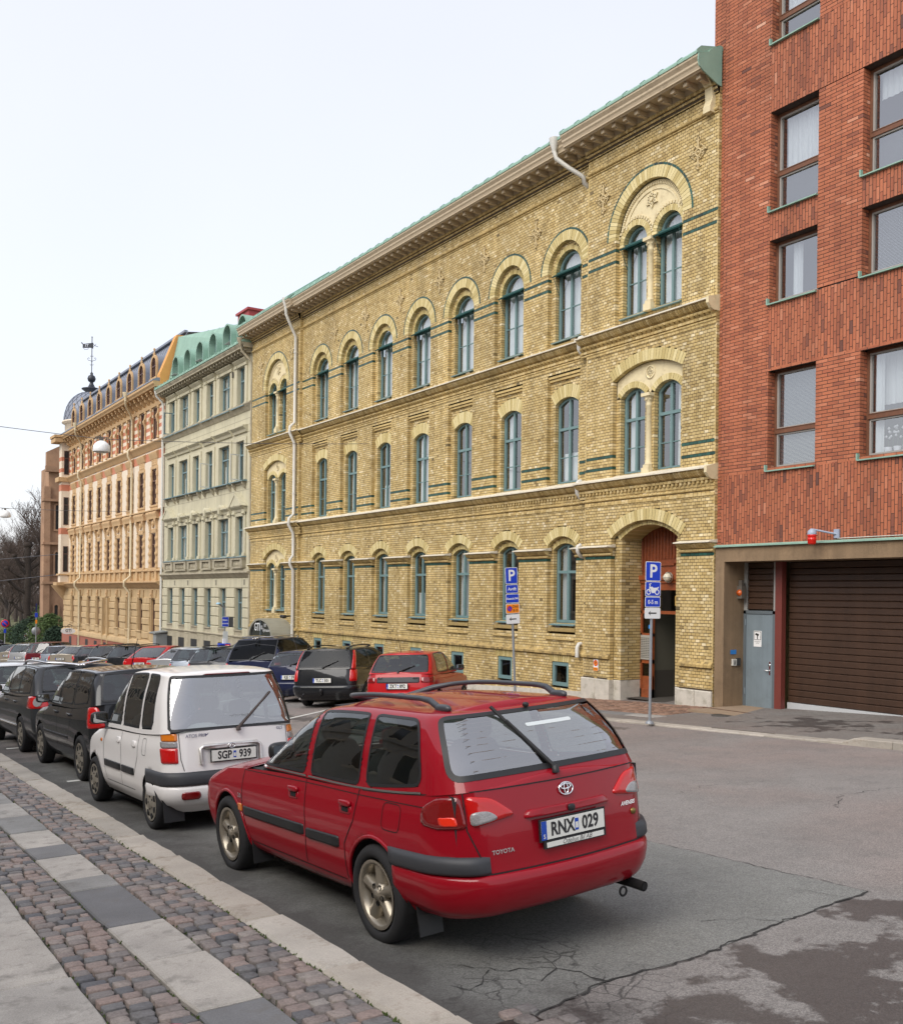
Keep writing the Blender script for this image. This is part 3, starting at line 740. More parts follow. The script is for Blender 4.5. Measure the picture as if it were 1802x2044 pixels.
# --- pavilions
for (cy, (y0, y1), right) in ((cy_R, PR, True), (cy_L, PL, False)):
    big = Op(cy, 2.36, 6.98, 9.22, 'round', 0, .28); mid = Op(cy, 2.44, 3.05, 5.56, 'seg', .32, .28)
    gro = Op(cy, 2.46, -3.2 if right else -.9, 1.50, 'seg', .42, .28)
    brick_wall(PI_, MO, XP, .13, y0, y1, ZG, ZTOP, [big, mid, gro], greens=GREENS, G=GI, tint=ytint)
    sg_ = YB if right else None; ring(AR, MO, big, XP - .008, .14, n=43, single=sg_); ring(AR, MO, mid, XP - .008, .14, n=27, single=sg_); ring(AR, MO, gro, XP - .008, .14, n=27, single=sg_)
    green_line(big, XP - .006)
    for ye, sg in ((y0, 1), (y1, -1)):       # the short returns where the pavilion stands proud
        for k in range(0, 212):
            a = ZG + .075 * k
            if a > ZTOP - .05: break
            PI_.add(XP + .0, XC + .02, ye - .004 if sg == 1 else ye - .03, ye + .03 if sg == 1 else ye + .004, a + .0055, a + .0695, ytint(R))
        MO.quad((XP, ye, ZG), (XC + .02, ye, ZG), (XC + .02, ye, ZTOP), (XP, ye, ZTOP))
    # upper: tympanum and two lights
    tl = [Op(cy + s * .60, .86, 7.2, 9.02, 'round', 0, .15) for s in (-1, 1)]
    brick_wall(PI_, MO, XNP, .14, cy - 1.18, cy + 1.18, 6.98, 9.02, tl, tint=ytint)
    for o in tl: ring(AR, MO, o, XNP - .006, .15); wins.append((o.yc, o, 't', XNP + .14))
    ty = MB(); n = 24; big_in = big.rad - .02
    tympanum(ty, XNP + .012, cy, big_in, 9.02, lambda y: 9.22 + math.sqrt(max(0, big_in ** 2 - (y - cy) ** 2)), tl)
    for r0, r1, d in ((1.12, 1.05, .03), (.98, .93, .02)):
        for i in range(n * 2):
            a, b = -1.35 + 2.7 * i / (n * 2), -1.35 + 2.7 * (i + (1 if r0 < 1 else .6)) / (n * 2)
            ty.prism([(XNP - d + .01, cy + r * math.sin(t), 9.22 + r * math.cos(t)) for r, t in ((r1, a), (r1, b), (r0, b), (r0, a))], (d, 0, 0))
    for o in tl:
        for i in range(18):
            a, b = -1.4 + 2.8 * i / 18, -1.4 + 2.8 * (i + .6) / 18
            ty.prism([(XNP - .02, o.yc + r * math.sin(t), o.zc + r * math.cos(t)) for r, t in ((.60, a), (.60, b), (.665, b), (.665, a))], (.03, 0, 0))
    tyo = part('tympanum', ty, m_plaster, YB)
    st = MB(); zc = 9.93
    for rot in (0, PI):                       # star of two triangles
        P3 = [(math.sin(rot + 2 * PI * k / 3), math.cos(rot + 2 * PI * k / 3)) for k in range(3)]
        for k in range(3):
            (a, b), (c, d) = P3[k], P3[(k + 1) % 3]; r0, r1 = .225, .165
            st.prism([(XNP - .03, cy + a * r0, zc + b * r0), (XNP - .03, cy + c * r0, zc + d * r0), (XNP - .03, cy + c * r1, zc + d * r1), (XNP - .03, cy + a * r1, zc + b * r1)], (.035, 0, 0))
    st.lathe([(.05, -.045), (.05, 0)], (XNP, cy, zc), 'x', 10); st.lathe([(.001, -.045), (.05, -.045)], (XNP, cy, zc), 'x', 10)
    part('star_relief', st, m_plaster, tyo)
    # middle and (left pavilion) ground: paired lights
    floors = [(mid, 3.15, 5.10, .30)] + ([] if right else [(gro, -.72, 1.12, .3)])
    for (o, z0, zs, ri) in floors:
        tl = [Op(cy + s * .61, .90, z0, zs, 'seg', .22, .16) for s in (-1, 1)]
        brick_wall(PI_, MO, XNP, .14, cy - 1.22, cy + 1.22, o.z0, zs + .02, tl, tint=ytint)
        for q in tl: ring(AR, MO, q, XNP - .006, .15); wins.append((q.yc, q, 'm', XNP + .14))
        ty = MB(); tympanum(ty, XNP + .012, cy, o.w / 2 - .01, zs, lambda y: o.zc + math.sqrt(max(0, o.rad ** 2 - (y - cy) ** 2)) - .01, tl)
        ty.lathe([(.17, 0), (.17, -.025), (.13, -.025), (.13, 0)], (XNP + .012, cy, o.zs + .06), 'x', 16)
        for k in range(4): ty.lathe([(.05, 0), (.05, -.02), (.03, -.02)], (XNP + .012, cy + .06 * math.cos(k * PI / 2), o.zs + .06 + .06 * math.sin(k * PI / 2)), 'x', 8)
        part('tympanum', ty, m_plaster, YB)
    for (z0, zt) in ((7.2, 8.98), (3.1, 5.1)) + (() if right else ((-.85, 1.1),)):
        c = MB(); xx = XNP - .02
        c.box(xx - .13, xx + .13, cy - .13, cy + .13, z0 - .06, z0 + .12); c.box(xx - .10, xx + .10, cy - .10, cy + .10, z0 + .12, z0 + .2)
        c.lathe([(.11, .2), (.085, .26), (.078, .3), (.072, zt - z0 - .34), (.09, zt - z0 - .32), (.075, zt - z0 - .29), (.08, zt - z0 - .24), (.12, zt - z0 - .12), (.14, zt - z0 - .1)], (xx, cy, z0), 'z', 14)
        c.box(xx - .15, xx + .15, cy - .15, cy + .15, zt - .1, zt - .02)
        for k in range(6): c.lathe([(.02, -.03), (.035, 0), (.02, .03)], (xx + .1 * math.cos(k * PI / 3), cy + .1 * math.sin(k * PI / 3), zt - .17), 'z', 6)
        part('column', c, m_plaster, YB)
PI_.build('brick', 'brickwork', m_yb, m_yb1, YB, 300)
GI.build('glazed_brick', 'glazed_brick_band', m_gr, m_gr, YB, 0)
part('mortar_bed', MO, m_ym, YB)
part('arch_brickwork', AR, m_ya, YB, kind='stuff')
part('glazed_arch_line', GL, m_gr, YB, kind='stuff')
# --- string courses
LS, CV, DN, RO = MB(), MB(), MB(), MB()
segs = [(PR[0], PR[1], XP, 0), (PR[1], PL[0], XC, 1), (PL[0], PL[1], XP, 0)]
for (y0, y1, x, c) in segs:
    e0, e1 = (0, 0) if c else (.0 if y0 == YR else .22, .0 if y1 == YL and False else .22)
    a, b = y0 - (e0 if not c else -.0), y1 + (e1 if not c else 0)
    for zt, big in ((3.07, 0), (6.95, 1)):
        profile(LS, [(x + .1, zt + .05), (x - .27, zt - .065), (x - .27, zt - .10), (x + .1, zt - .10)], a, b)
        n = int((b - a) / .082)
        for i in range(n):               # cove of rounded bricks
            p = a + (b - a) * i / n; q = a + (b - a) * (i + .86) / n; t = .2 + .6 * R.random()
            pr = [(x + .02, zt - .105), (x - .21, zt - .105), (x - .20, zt - .15), (x - .13, zt - .225), (x - .05, zt - .26), (x + .02, zt - .26)]
            CV.prism([(u, p, w) for u, w in pr], (0, q - p, 0))
            for j in range(-(len(pr) + 2), 0): CV.t[j] = t
        profile(CV, [(x + .0, zt - .11), (x - .19, zt - .11), (x - .04, zt - .25), (x + .0, zt - .25)], a, b, 1)
        n = int((b - a) / (.155 if big else .135))
        for i in range(n):
            p = a + (b - a) * (i + .25) / n; q = a + (b - a) * (i + .75) / n
            if big:
                DN.prism([(x - .115 + .055 * (1 - math.cos(k * PI / 8)) , p, zt - .32 - .11 * math.sin(k * PI / 8) * .0 - .13 * k / 8) for k in range(9)] + [(x + .02, p, zt - .45), (x + .02, p, zt - .32)], (0, q - p, 0))
                for j in range(-13, 0): DN.t[j] = .5
            else:
                DN.box(x - .06, x + .02, p, q, zt - .405, zt - .345, t=.3 + .5 * R.random())
        for zz, d in (((zt - .335, .07), (zt - .475, .045)) if big else ((zt - .335, .065), (zt - .48, .02))):
            n2 = int((b - a) / .13)
            for i in range(n2):
                DN.box(x - d, x + .02, a + (b - a) * i / n2, a + (b - a) * (i + .92) / n2, zz - .0, zz + .062, t=.2 + .6 * R.random())
        n2 = int((b - a) / .13)
        for i in range(n2):
            p = a + (b - a) * i / n2; q = a + (b - a) * (i + .93) / n2; zz = zt - (.53 if big else .55)
            k = len(RO.f); RO.tube([(x - .005, p, zz), (x - .005, q, zz)], .035, 8)
            for j in range(k, len(RO.f)): RO.t[j] = .2 + .5 * R.random()
    for zz, d, hh in ((2.37, .025, .06), (6.33, .02, .06), (-1.60, .0, .0)):
        if hh:
            n2 = int((y1 - y0) / .13)
            for i in range(n2): DN.box(x - d, x + .02, y0 + (y1 - y0) * i / n2, y0 + (y1 - y0) * (i + .92) / n2, zz, zz + hh, t=.2 + .6 * R.random())
    for zz, r in ((11.27, .045), (11.19, .02)):
        n2 = int((y1 - y0) / .16)
        for i in range(n2):
            p = y0 + (y1 - y0) * i / n2; q = y0 + (y1 - y0) * (i + .93) / n2
            k = len(RO.f); RO.tube([(x - .01, p, zz), (x - .01, q, zz)], r, 8)
            for j in range(k, len(RO.f)): RO.t[j] = .15 + .5 * R.random()
    for zz, d in ((11.62, .04), (11.70, .08), (11.78, .13)):
        n2 = int((y1 - y0) / .085)
        for i in range(n2): DN.box(x - d, x + .3, y0 + (y1 - y0) * i / n2, y0 + (y1 - y0) * (i + .88) / n2, zz, zz + .073, t=.15 + .6 * R.random())
    profile(MO2 := MB(), [(x + .01, 11.62), (x - .03, 11.62), (x - .12, 11.86), (x + .01, 11.86)], y0, y1); part('cornice_mortar', MO2, m_ym, YB)
    # base moulding above the cellar
    n2 = int((y1 - y0) / .12)
    def bas(p, q, z, d):
        DN.prism([(x + .02, p, z), (x - d, p, z), (x - d, p, z + .06), (x - d + .03, p, z + .09), (x + .02, p, z + .15)], (0, q - p, 0))
        for j in range(-7, 0): DN.t[j] = .05 + .35 * R.random()
    for (p, q) in sub_intervals(y0, y1, [(cy_R - 1.23, cy_R + 1.23)]):
        n2 = int((q - p) / .11)
        for i in range(n2): bas(p + (q - p) * i / n2, p + (q - p) * (i + .93) / n2, -1.62, .075)
# impost mouldings at the ground floor: one on each pier
gcuts = [(yc - .635, yc + .635) for yc in bays]
piers = [(p, q, XC) for p, q in sub_intervals(PR[1], PL[0], gcuts)] + [(p, q, XP) for p, q in sub_intervals(PR[0], PR[1], [(cy_R - 1.23, cy_R + 1.23)])] + [(p, q, XP) for p, q in sub_intervals(PL[0], PL[1], [(cy_L - 1.23, cy_L + 1.23)])]
for (p, q, x) in piers:
    p -= .04 if p > YR + .1 else 0; q += .04
    profile(LS, [(x + .1, 1.36), (x - .20, 1.30), (x - .20, 1.275), (x + .1, 1.275)], p - .02, q + .02)
    n = max(2, int((q - p) / .085))
    for i in range(n):
        a, b = p + (q - p) * i / n, p + (q - p) * (i + .88) / n
        CV.prism([(u, a, w) for u, w in ((x + .02, 1.27), (x - .15, 1.27), (x - .14, 1.235), (x - .07, 1.17), (x - .04, 1.15), (x + .02, 1.15))], (0, b - a, 0))
        for j in range(-8, 0): CV.t[j] = .2 + .5 * R.random()
    n = max(2, int((q - p) / .2))
    for i in range(n):
        k = len(RO.f); RO.tube([(x - .01, p + (q - p) * i / n, 1.095), (x - .01, p + (q - p) * (i + .95) / n, 1.095)], .04, 8)
        for j in range(k, len(RO.f)): RO.t[j] = .2 + .5 * R.random()
part('string_course_ledge', LS, m_white, YB)
part('cove_brickwork', CV, [m_yb, m_ym], YB, kind='stuff')
part('dentil_brickwork', DN, m_yb, YB, kind='stuff')
part('roll_moulding', RO, m_yb, YB, kind='stuff')
# --- eaves: soffit boards, brackets, moulded fascia, gutter edge of copper with seams, roof
EV, CP = MB(), MB()
eave = [(PR[0], PR[1] + .35, XP), (PR[1] + .35, PL[0] - .35, XC), (PL[0] - .35, PL[1] + .25, XP)]
br = MB(); br.box(-.40, .0, -.055, .055, -.07, .03); br.box(-.34, .0, -.05, .05, -.11, -.07); br.box(-.42, -.36, -.06, .06, -.085, .03)
brm = br.mesh('bracket', m_cor)
for (y0, y1, x) in eave:
    profile(EV, [(x + .3, 11.99), (x - .62, 11.99), (x - .62, 12.02), (x + .3, 12.02)], y0, y1)
    profile(EV, [(x - .52, 12.02), (x - .56, 11.96), (x - .60, 12.0), (x - .63, 12.08), (x - .66, 12.12), (x - .66, 12.17), (x - .72, 12.25), (x - .72, 12.3), (x - .5, 12.3)], y0, y1)
    profile(CP, [(x - .74, 12.30), (x - .74, 12.36), (x - .62, 12.47), (x + .8, 12.83), (x + .8, 12.79), (x - .6, 12.30)], y0, y1)
    profile(EV, [(x - .02, 11.86), (x - .1, 11.86), (x - .14, 11.99), (x - .02, 11.99)], y0, y1)
    n = int(round((y1 - y0) / .42))
    for i in range(n):
        part('bracket', brm, None, YB, (x - .06, y0 + (y1 - y0) * (i + .5) / n, 11.96))
    n = int((y1 - y0) / .6)
    for i in range(n + 1):
        yy = y0 + (y1 - y0) * i / n
        CP.prism([(x - .75, yy - .012, 12.31), (x - .75, yy - .012, 12.385), (x - .62, yy - .012, 12.5), (x + .8, yy - .012, 12.86), (x + .8, yy - .012, 12.8)], (0, .024, 0))
part('eaves_cornice', EV, m_cor, YB)
CP.poly([(XC + .7, YR, 12.8), (XC + .7, PL[0], 12.8), (23.5, PL[0], 14.2), (23.5, YR, 14.2)])
CP.poly([(30, YR, 12.6), (30, PL[0], 12.6), (23.5, PL[0], 14.2), (23.5, YR, 14.2)])
# hipped roof of the far pavilion
hx, hz = 19.4, 14.25
CP.poly([(XP - .62, PL[0] - .3, 12.45), (XP - .62, PL[1] + .2, 12.45), (hx, PL[1] - 1.6, hz), (hx, PL[0] + 1.2, hz)])
CP.poly([(XP - .62, PL[0] - .3, 12.45), (hx, PL[0] + 1.2, hz), (24, PL[0] + 1.2, hz), (24, PL[0] - .3, 12.45)])
CP.poly([(XP - .62, PL[1] + .2, 12.45), (24, PL[1] + .2, 12.45), (24, PL[1] - 1.6, hz), (hx, PL[1] - 1.6, hz)])
for k in range(1, 7):
    yy = PL[0] - .3 + (PL[1] - PL[0] + .5) * k / 7
    CP.tube([(XP - .60, yy, 12.49), (hx, max(PL[0] + 1.2, min(PL[1] - 1.6, yy)), hz + .03)], .025, 5)
CP.poly([(hx, PL[0] + 1.2, hz), (hx, PL[1] - 1.6, hz), (24, PL[1] - 1.6, hz), (24, PL[0] + 1.2, hz)])
part('copper_roof', CP, m_copper, YB)
# sheet-copper end of the eaves against the red building
ec = MB(); ec.prism([(XP - .74, YR - .04, 12.14), (XP - .70, YR - .04, 12.02), (XP - .55, YR - .04, 11.93), (XP - .1, YR - .04, 11.76), (XP + .03, YR - .04, 11.74), (XP + .03, YR - .04, 12.68), (XP - .30, YR - .04, 12.52), (XP - .42, YR - .04, 12.40), (XP - .72, YR - .04, 12.30)], (0, .03, 0))
ec.prism([(XP - .72, YR + .02, 12.33), (XP - .40, YR + .02, 12.44), (XP - .28, YR + .02, 12.56), (XP + .03, YR + .02, 12.72), (XP + .03, YR + .02, 12.68)], (0, .5, 0))
part('copper_end_cap', ec, m_copper, YB)
sc = MB(); sc.prism([(XP + .02, YR + .12, 11.2), (XP - .17, YR + .12, 11.2), (XP - .17, YR + .12, 11.34), (XP - .1, YR + .12, 11.5), (XP - .12, YR + .12, 11.8), (XP - .3, YR + .12, 11.98), (XP + .02, YR + .12, 11.98)], (0, .22, 0))
part('cornice_console', sc, m_plaster, YB)
sc = MB()
for zt in (6.95, 3.07): sc.prism([(XP + .12, YR - .012, zt + .055), (XP - .29, YR - .012, zt - .06), (XP - .29, YR - .012, zt - .2), (XP - .2, YR - .012, zt - .3), (XP - .12, YR - .012, zt - .34), (XP + .12, YR - .012, zt - .34)], (0, .08, 0))
part('ledge_end', sc, m_plaster, YB)
# --- windows
SL = MB()
for i, (yc, o, st, xf) in enumerate(wins):
    q = Op(0, o.w - .02, 0, o.zs - o.z0, o.kind, o.rise, 0)
    h = q.top
    if st == 't':
        tr = round(q.zs - .02, 3)
        f = casement(YB, (xf, yc, o.z0), q, m_teal, m_glass, tr, True, (round(tr * .47, 3),), .065, curtain=((.01, .99, 0, .99),), arch_mull=False, seed=i)
        aw = MB(); aw.box(-.10, .02, -o.w / 2 + .01, o.w / 2 - .01, tr - .05, tr + .07)
        aw.prism([(-.06, -o.w / 2 - .02, tr + .06), (-.26, -o.w / 2 - .02, tr - .06), (-.24, -o.w / 2 - .02, tr - .09), (-.06, -o.w / 2 - .02, tr + .03)], (0, o.w + .04, 0))
        for s in (-1, 1): aw.tube([(-.24, s * (o.w / 2 - .02), tr - .07), (-.02, s * (o.w / 2 - .03), tr - .55)], .008, 5)
        part('awning_box', aw, mat('dark_green_awning', lin((30, 76, 74)), .5), f)
    else:
        tr = round(q.top * .64, 3)
        cu = [((.02, .3, 0, .95), (.72, .98, 0, .95)), ((.03, .97, 0, .36),), ((.02, .97, 0, .97),), ((.05, .35, 0, .96),)][i % 4]
        f = casement(YB, (xf, yc, o.z0), q, m_teal, m_glass, tr, True, (round(tr * .48, 3),) if st == 'm' else (), .07, curtain=cu, seed=i)
    part('window_sill', MB().prism([(.1, -o.w / 2 - .05, .015), (-.24, -o.w / 2 - .05, -.06), (-.24, -o.w / 2 - .05, -.085), (.1, -o.w / 2 - .05, -.085)], (0, o.w + .1, 0)), m_teal, f)
    PS = MB()
for yc in bays:       # brick sills, sloped niche feet, air bricks, cellar windows
    PS.prism([(XNC + .12, yc - .6, -.84), (XC + .0, yc - .6, -.9), (XC + .0, yc - .6, -.99), (XNC + .12, yc - .6, -.99)], (0, 1.2, 0))
    PS.prism([(XNC + .12, yc - .62, -1.02), (XC - .05, yc - .62, -1.22), (XC + .02, yc - .62, -1.24), (XNC + .12, yc - .62, -1.24)], (0, 1.24, 0))
    PS.prism([(XNC + .12, yc - .74, 7.12), (XC + .0, yc - .74, 7.04), (XC + .0, yc - .74, 6.98), (XNC + .12, yc - .74, 6.98)], (0, 1.48, 0))
    v = MB()
    for k in range(6): v.box(-.012, .03, -.09, .09, k * .026, k * .026 + .014)
    v.box(-.004, .03, -.1, .1, -.01, .17)
    part('air_vent', v, m_cor, YB, (XC + .05, yc - .35, 6.99)); part('air_vent', v, mat('dark_vent', (.07, .065, .06), .7), YB, (XC + .06, yc + .2, -.97))
part('brick_sills', PS, mat('yellow_brick_moulded', lin((150, 128, 80)), .75, var=.25, scale=9), YB, kind='stuff')
for i, yc in enumerate(bays):
    g0 = max(-2.50, gz(XC, yc) + .12) if False else -2.50
    casement(YB, (XC + .02, yc, g0), rect_op(.72, .66), m_teal, m_glass, None, False, (), .1, key='cellar')
    part('stone_base', MB().prism([(XC - .025, yc - 1.305, -4.6), (XC - .025, yc + 1.305, -4.6), (XC - .025, yc + 1.305, gz(XC, yc + 1.3) + .2), (XC - .025, yc - 1.305, gz(XC, yc - 1.3) + .2)], (.12, 0, 0)), m_granite, YB)
# medallions
md = MB()
for k in range(4):
    a = k * PI / 2; L_ = .40 if k % 2 == 1 else .24
    ca, sa = math.cos(a), math.sin(a)
    f = lambda r, w: (-.02, r * ca - w * sa, r * sa + w * ca)
    md.tube([f(.09, 0), f(L_ * .6, 0), f(L_, 0)], [.02, .028, .012], 6)
    for s in (-1, 1):
        md.tube([f(L_ * .62, 0), f(L_ * .72, .06 * s), f(L_ * .85, .075 * s), f(L_ * .88, .035 * s)], .014, 5)
        md.tube([f(.10, .03 * s), f(.17, .085 * s), f(.12, .13 * s)], .014, 5)
    md.lathe([(.001, -.05), (.03, -.035), (.03, 0)], f(L_, 0), 'x', 8)
md.lathe([(.10, .0), (.10, -.03), (.065, -.03), (.065, 0)], (0, 0, 0), 'x', 14); md.lathe([(.001, -.05), (.04, -.03), (.04, 0)], (0, 0, 0), 'x', 8)
mdm = md.mesh('wall_anchor_ornament', m_medal)
for y, x in [(b + 1.31, XC) for b in bays] + [(b, XP) for b in (16.72, 20.05, 43.6, 40.1)]:
    if y > 38.6 and x == XC: continue
    part('wall_anchor_ornament', mdm, None, YB, (x, y, 10.46))
# stone blocks at the foot of the entrance pavilion
for (p, q) in sub_intervals(PR[0], PR[1], [(cy_R - 1.23, cy_R + 1.23)]):
    b = MB(); nb = 2
    for k in range(nb):
        a, c = p + (q - p) * k / nb - (.03 if k == 0 and p > 17 else 0), p + (q - p) * (k + 1) / nb - .008
        b.bbox(XP - .06, XP + .8, a, c + (.04 if k == nb - 1 else 0), -3.2, -2.16, .02)
    part('plinth_stone', b, m_granite, YB)
    part('brick_plinth', MB().box(XP - .001, XP + .9, p + .002, q - .002, -2.2, -2.12), m_ym, YB)
# drain pipes
dp = MB(); py = 39.9
dp.lathe([(.17, .22), (.16, .12), (.075, -.12), (.065, -.2)], (XP - .62, py - .5, 12.2), 'z', 12)
dp.tube([(XP - .62, py - .5, 12.05), (XP - .60, py - .5, 11.75), (XP - .35, py - .45, 11.3), (XP - .11, py - .4, 10.9), (XP - .11, py - .4, 7.25), (XP - .32, py - .4, 7.05), (XP - .34, py - .4, 6.8), (XP - .13, py - .4, 6.4), (XP - .11, py - .4, 6.2), (XP - .11, py - .4, 3.35), (XP - .32, py - .4, 3.15), (XP - .34, py - .4, 2.9), (XP - .13, py - .4, 2.55), (XP - .11, py - .4, 2.3), (XP - .11, py - .4, 1.6), (XP - .25, py - .4, 1.4), (XP - .25, py - .4, 1.2), (XP - .11, py - .4, .95), (XP - .11, py - .4, -2.6)], .065, 10)
for z in (10.2, 8.6, 5.2, 4.2, .2, -1.4): dp.tube([(XP - .11, py - .4, z), (XP - .11, py - .4, z + .06)], .08, 10)
part('drain_pipe', dp, m_pipe, YB)
dp = MB(); py = 20.86; x = XC
dp.lathe([(.15, .2), (.14, .1), (.07, -.12), (.06, -.2)], (x - .72, py + .55, 12.2), 'z', 12)
dp.tube([(x - .72, py + .55, 12.05), (x - .70, py + .5, 11.85), (x - .45, py + .3, 11.6), (x - .22, py, 11.32), (x - .16, py - .02, 11.28), (x - .12, py, 11.15), (x + .1, py, 11.05)], .06, 10)
for zt in (6.95, 3.07, 1.33):
    dp.tube([(x - .1, py + .02, zt + .04), (x - .2, py + .02, zt + .0), (x - .24, py + .02, zt - .1), (x - .22, py + .02, zt - .3), (x - .12, py + .02, zt - .42), (x + .06, py + .02, zt - .46)] if zt > 2 else [(x - .1, py, zt + .05), (x - .2, py, zt), (x - .2, py, zt - .12), (x - .1, py, zt - .25), (x + .06, py, zt - .28)], .055, 9)
dp.tube([(x + .05, py + .05, -1.28), (x - .08, py + .05, -1.3), (x - .13, py + .05, -1.38), (x - .13, py + .05, -1.65)], .055, 9)
part('drain_pipe', dp, m_pipe, YB)
# --- entrance door in its deep arch
XD = XP + .82; cy = cy_R; gd = gz(XP, cy) + .06
m_wood = mat('red_brown_varnished_wood', lin((136, 72, 40)), .35, var=.3, scale=7, var2=(.15, 30))
m_wood2 = mat('panel_wood', lin((128, 66, 36)), .4, var=.3, scale=9, var2=(.2, 30))
dg = Op(cy, 2.30, -3.2, 1.42, 'seg', .36, .2)
P2, M2, A2 = Pieces(), MB(), MB()
brick_wall(P2, M2, XP + .14, .72, cy - 1.225, cy + 1.225, gd + .45, 1.52, [Op(cy, 1.92, -3.2, 1.42, 'seg', .36, .2)], tint=ytint)
ring(A2, M2, Op(cy, 2.06, -3.2, 1.45, 'seg', .36, .2), XP + .13, .7, n=25, lo=-.2)
P2.build('brick', 'reveal_brickwork', m_yb, m_yb1, YB, 0); part('reveal_mortar', M2, m_ym, YB); part('reveal_arch_brickwork', A2, m_ya, YB, kind='stuff')
for s in (-1, 1): part('plinth_stone', MB().bbox(XP + .12, XP + .84, cy + s * 1.23 - (.27 if s > 0 else 0), cy + s * 1.23 + (.27 if s < 0 else 0), -3.2, -2.16, .02), m_granite, YB)
D = MB(); hw = .98
def dbox(y0, y1, z0, z1, d0=0., d1=.08): D.box(XD + d0, XD + d1, y0, y1, z0, z1)
zt = .03; zl = -.34                                  # transom bottom, lintel of the opening
D.box(XD - .05, XD + .1, cy - hw - .02, cy + hw + .02, .36, .44); D.box(XD - .09, XD + .1, cy - hw - .05, cy + hw + .05, .44, .56)
dbox(cy - hw, cy + hw, .18, .36, -.01)
for y in (cy + hw - .07, cy + hw - .46, cy - hw + .30, cy - hw): dbox(y, y + .07, gd, .2)
dbox(cy - hw, cy + hw, -.43, -.35)
dbox(cy + hw - .46, cy + hw, gd, gd + .22); dbox(cy + hw - .46, cy + hw, -1.02, -.94); dbox(cy + hw - .46, cy + hw, -1.72, -1.62); dbox(cy - hw, cy - hw + .36, -1.05, -.97); dbox(cy - hw, cy - hw + .36, -1.8, -1.7); dbox(cy - hw, cy - hw + .36, gd, gd + .3)
dbox(cy + hw - .46, cy + hw, gd + .22, gd + .55, .02, .06)
door = part('entrance_door', D, m_wood, YB)
pw = MB(); pw.poly([(XD + .03, cy - hw, .5), (XD + .03, cy + hw, .5)] + [(XD + .03, cy + hw * math.cos(t), 1.42 + .42 * math.sin(t)) for t in [PI * k / 12 for k in range(13)]])
for k in range(17):
    y = cy - hw + .08 + k * .115; hh = 1.42 + .42 * math.sqrt(max(0, 1 - ((y - cy) / hw) ** 2)) - .08
    pw.tube([(XD + .02, y, .68 if abs(y - cy) > .35 else .98), (XD + .02, y, hh)], .028, 6)
pw.box(XD - .06, XD + .05, cy - .36, cy + .30, .56, .80); pw.box(XD - .10, XD + .05, cy - .30, cy + .24, .80, .86); pw.box(XD - .03, XD + .05, cy - .42, cy + .36, .86, .93)
part('door_overpanel', pw, m_wood2, door)
gl = MB()
for (a, b, c, d) in ((cy - hw + .07, cy - hw + .30, -.35, .18), (cy - hw + .37, cy + hw - .46, -.35, .18), (cy + hw - .39, cy + hw - .07, -.35, .18), (cy + hw - .39, cy + hw - .07, -.94, -.43), (cy + hw - .39, cy + hw - .07, gd + .55, -1.72), (cy - hw + .07, cy - hw + .30, -.97, -.43), (cy - hw + .07, cy - hw + .3, -1.7, -1.05), (cy - hw + .07, cy - hw + .3, gd + .3, -1.8)):
    gl.quad((XD + .045, a, c), (XD + .045, b, c), (XD + .045, b, d), (XD + .045, a, d))
part('door_pane', gl, glass_mat('door_glass', (.35, .37, .37), 1.4), door)
nb = MB(); put_text(nb, '10', .34, (XD + .03, cy - .32, -.10), (0, -1, 0), (0, 0, 1), bold=.02, sx=.85)
part('house_number', nb, mat('gold_numerals', lin((196, 158, 84)), .4, .3), door)
inter = MB(); inter.box(XD - .03, XD + .05, cy + hw - .40, cy + hw - .06, -1.62, -.99)
for r in range(12):
    for c in range(4): inter.box(XD - .036, XD - .03, cy + hw - .37 + c * .078, cy + hw - .31 + c * .078, -1.57 + r * .045, -1.55 + r * .045, m=1)
part('entry_phone_panel', inter, [mat('steel_panel', lin((176, 174, 166)), .4, .3), mat('phone_buttons', lin((120, 120, 116)), .4, .5)], door)
part('blue_sticker', MB().box(XD + .035, XD + .04, cy + .62, cy + .70, -.82, -.72), mat('blue_sticker', lin((40, 140, 220)), .5), door)
hall = MB(); hx = XD + 5
hall.quad((XD + .1, cy + .62, gd), (hx, cy + .62, gd), (hx, cy + .62, .3), (XD + .1, cy + .62, .3)); hall.quad((XD + .1, cy - .75, gd), (hx, cy - .75, gd), (hx, cy - .75, .3), (XD + .1, cy - .75, .3))
hall.quad((hx, cy - .75, gd), (hx, cy + .62, gd), (hx, cy + .62, .3), (hx, cy - .75, .3)); hall.quad((XD - .5, cy - .95, gd), (hx, cy - .95, gd), (hx, cy + .95, gd), (XD - .5, cy + .95, gd), 1)
hall.quad((XD + .1, cy + .615, gd), (hx, cy + .615, gd), (hx, cy + .615, gd + .7), (XD + .1, cy + .615, gd + .7), 1); hall.quad((XD + .1, cy - .75, .3), (hx, cy - .75, .3), (hx, cy + .62, .3), (XD + .1, cy + .62, .3))
part('entrance_passage', hall, [mat('passage_plaster', lin((92, 90, 78)), .8), mat('passage_floor', lin((70, 66, 60)), .7)], YB)
lampb = MB(); lampb.lathe([(.001, -.11), (.07, -.10), (.105, -.05), (.11, 0)], (XD - .16, cy - .16, .50), 'x', 14); lampb.lathe([(.135, .0), (.135, .05), (.1, .06), (.1, .1)], (XD - .16, cy - .16, .50), 'x', 16, 1)
for a in (0, PI / 2):
    lampb.tube([(XD - .16 - .12 * math.cos(t), cy - .16 + .125 * math.sin(t) * math.cos(a), .5 + .125 * math.sin(t) * math.sin(a)) for t in [-PI / 2 + PI * k / 8 for k in range(9)]], .009, 5, 1)
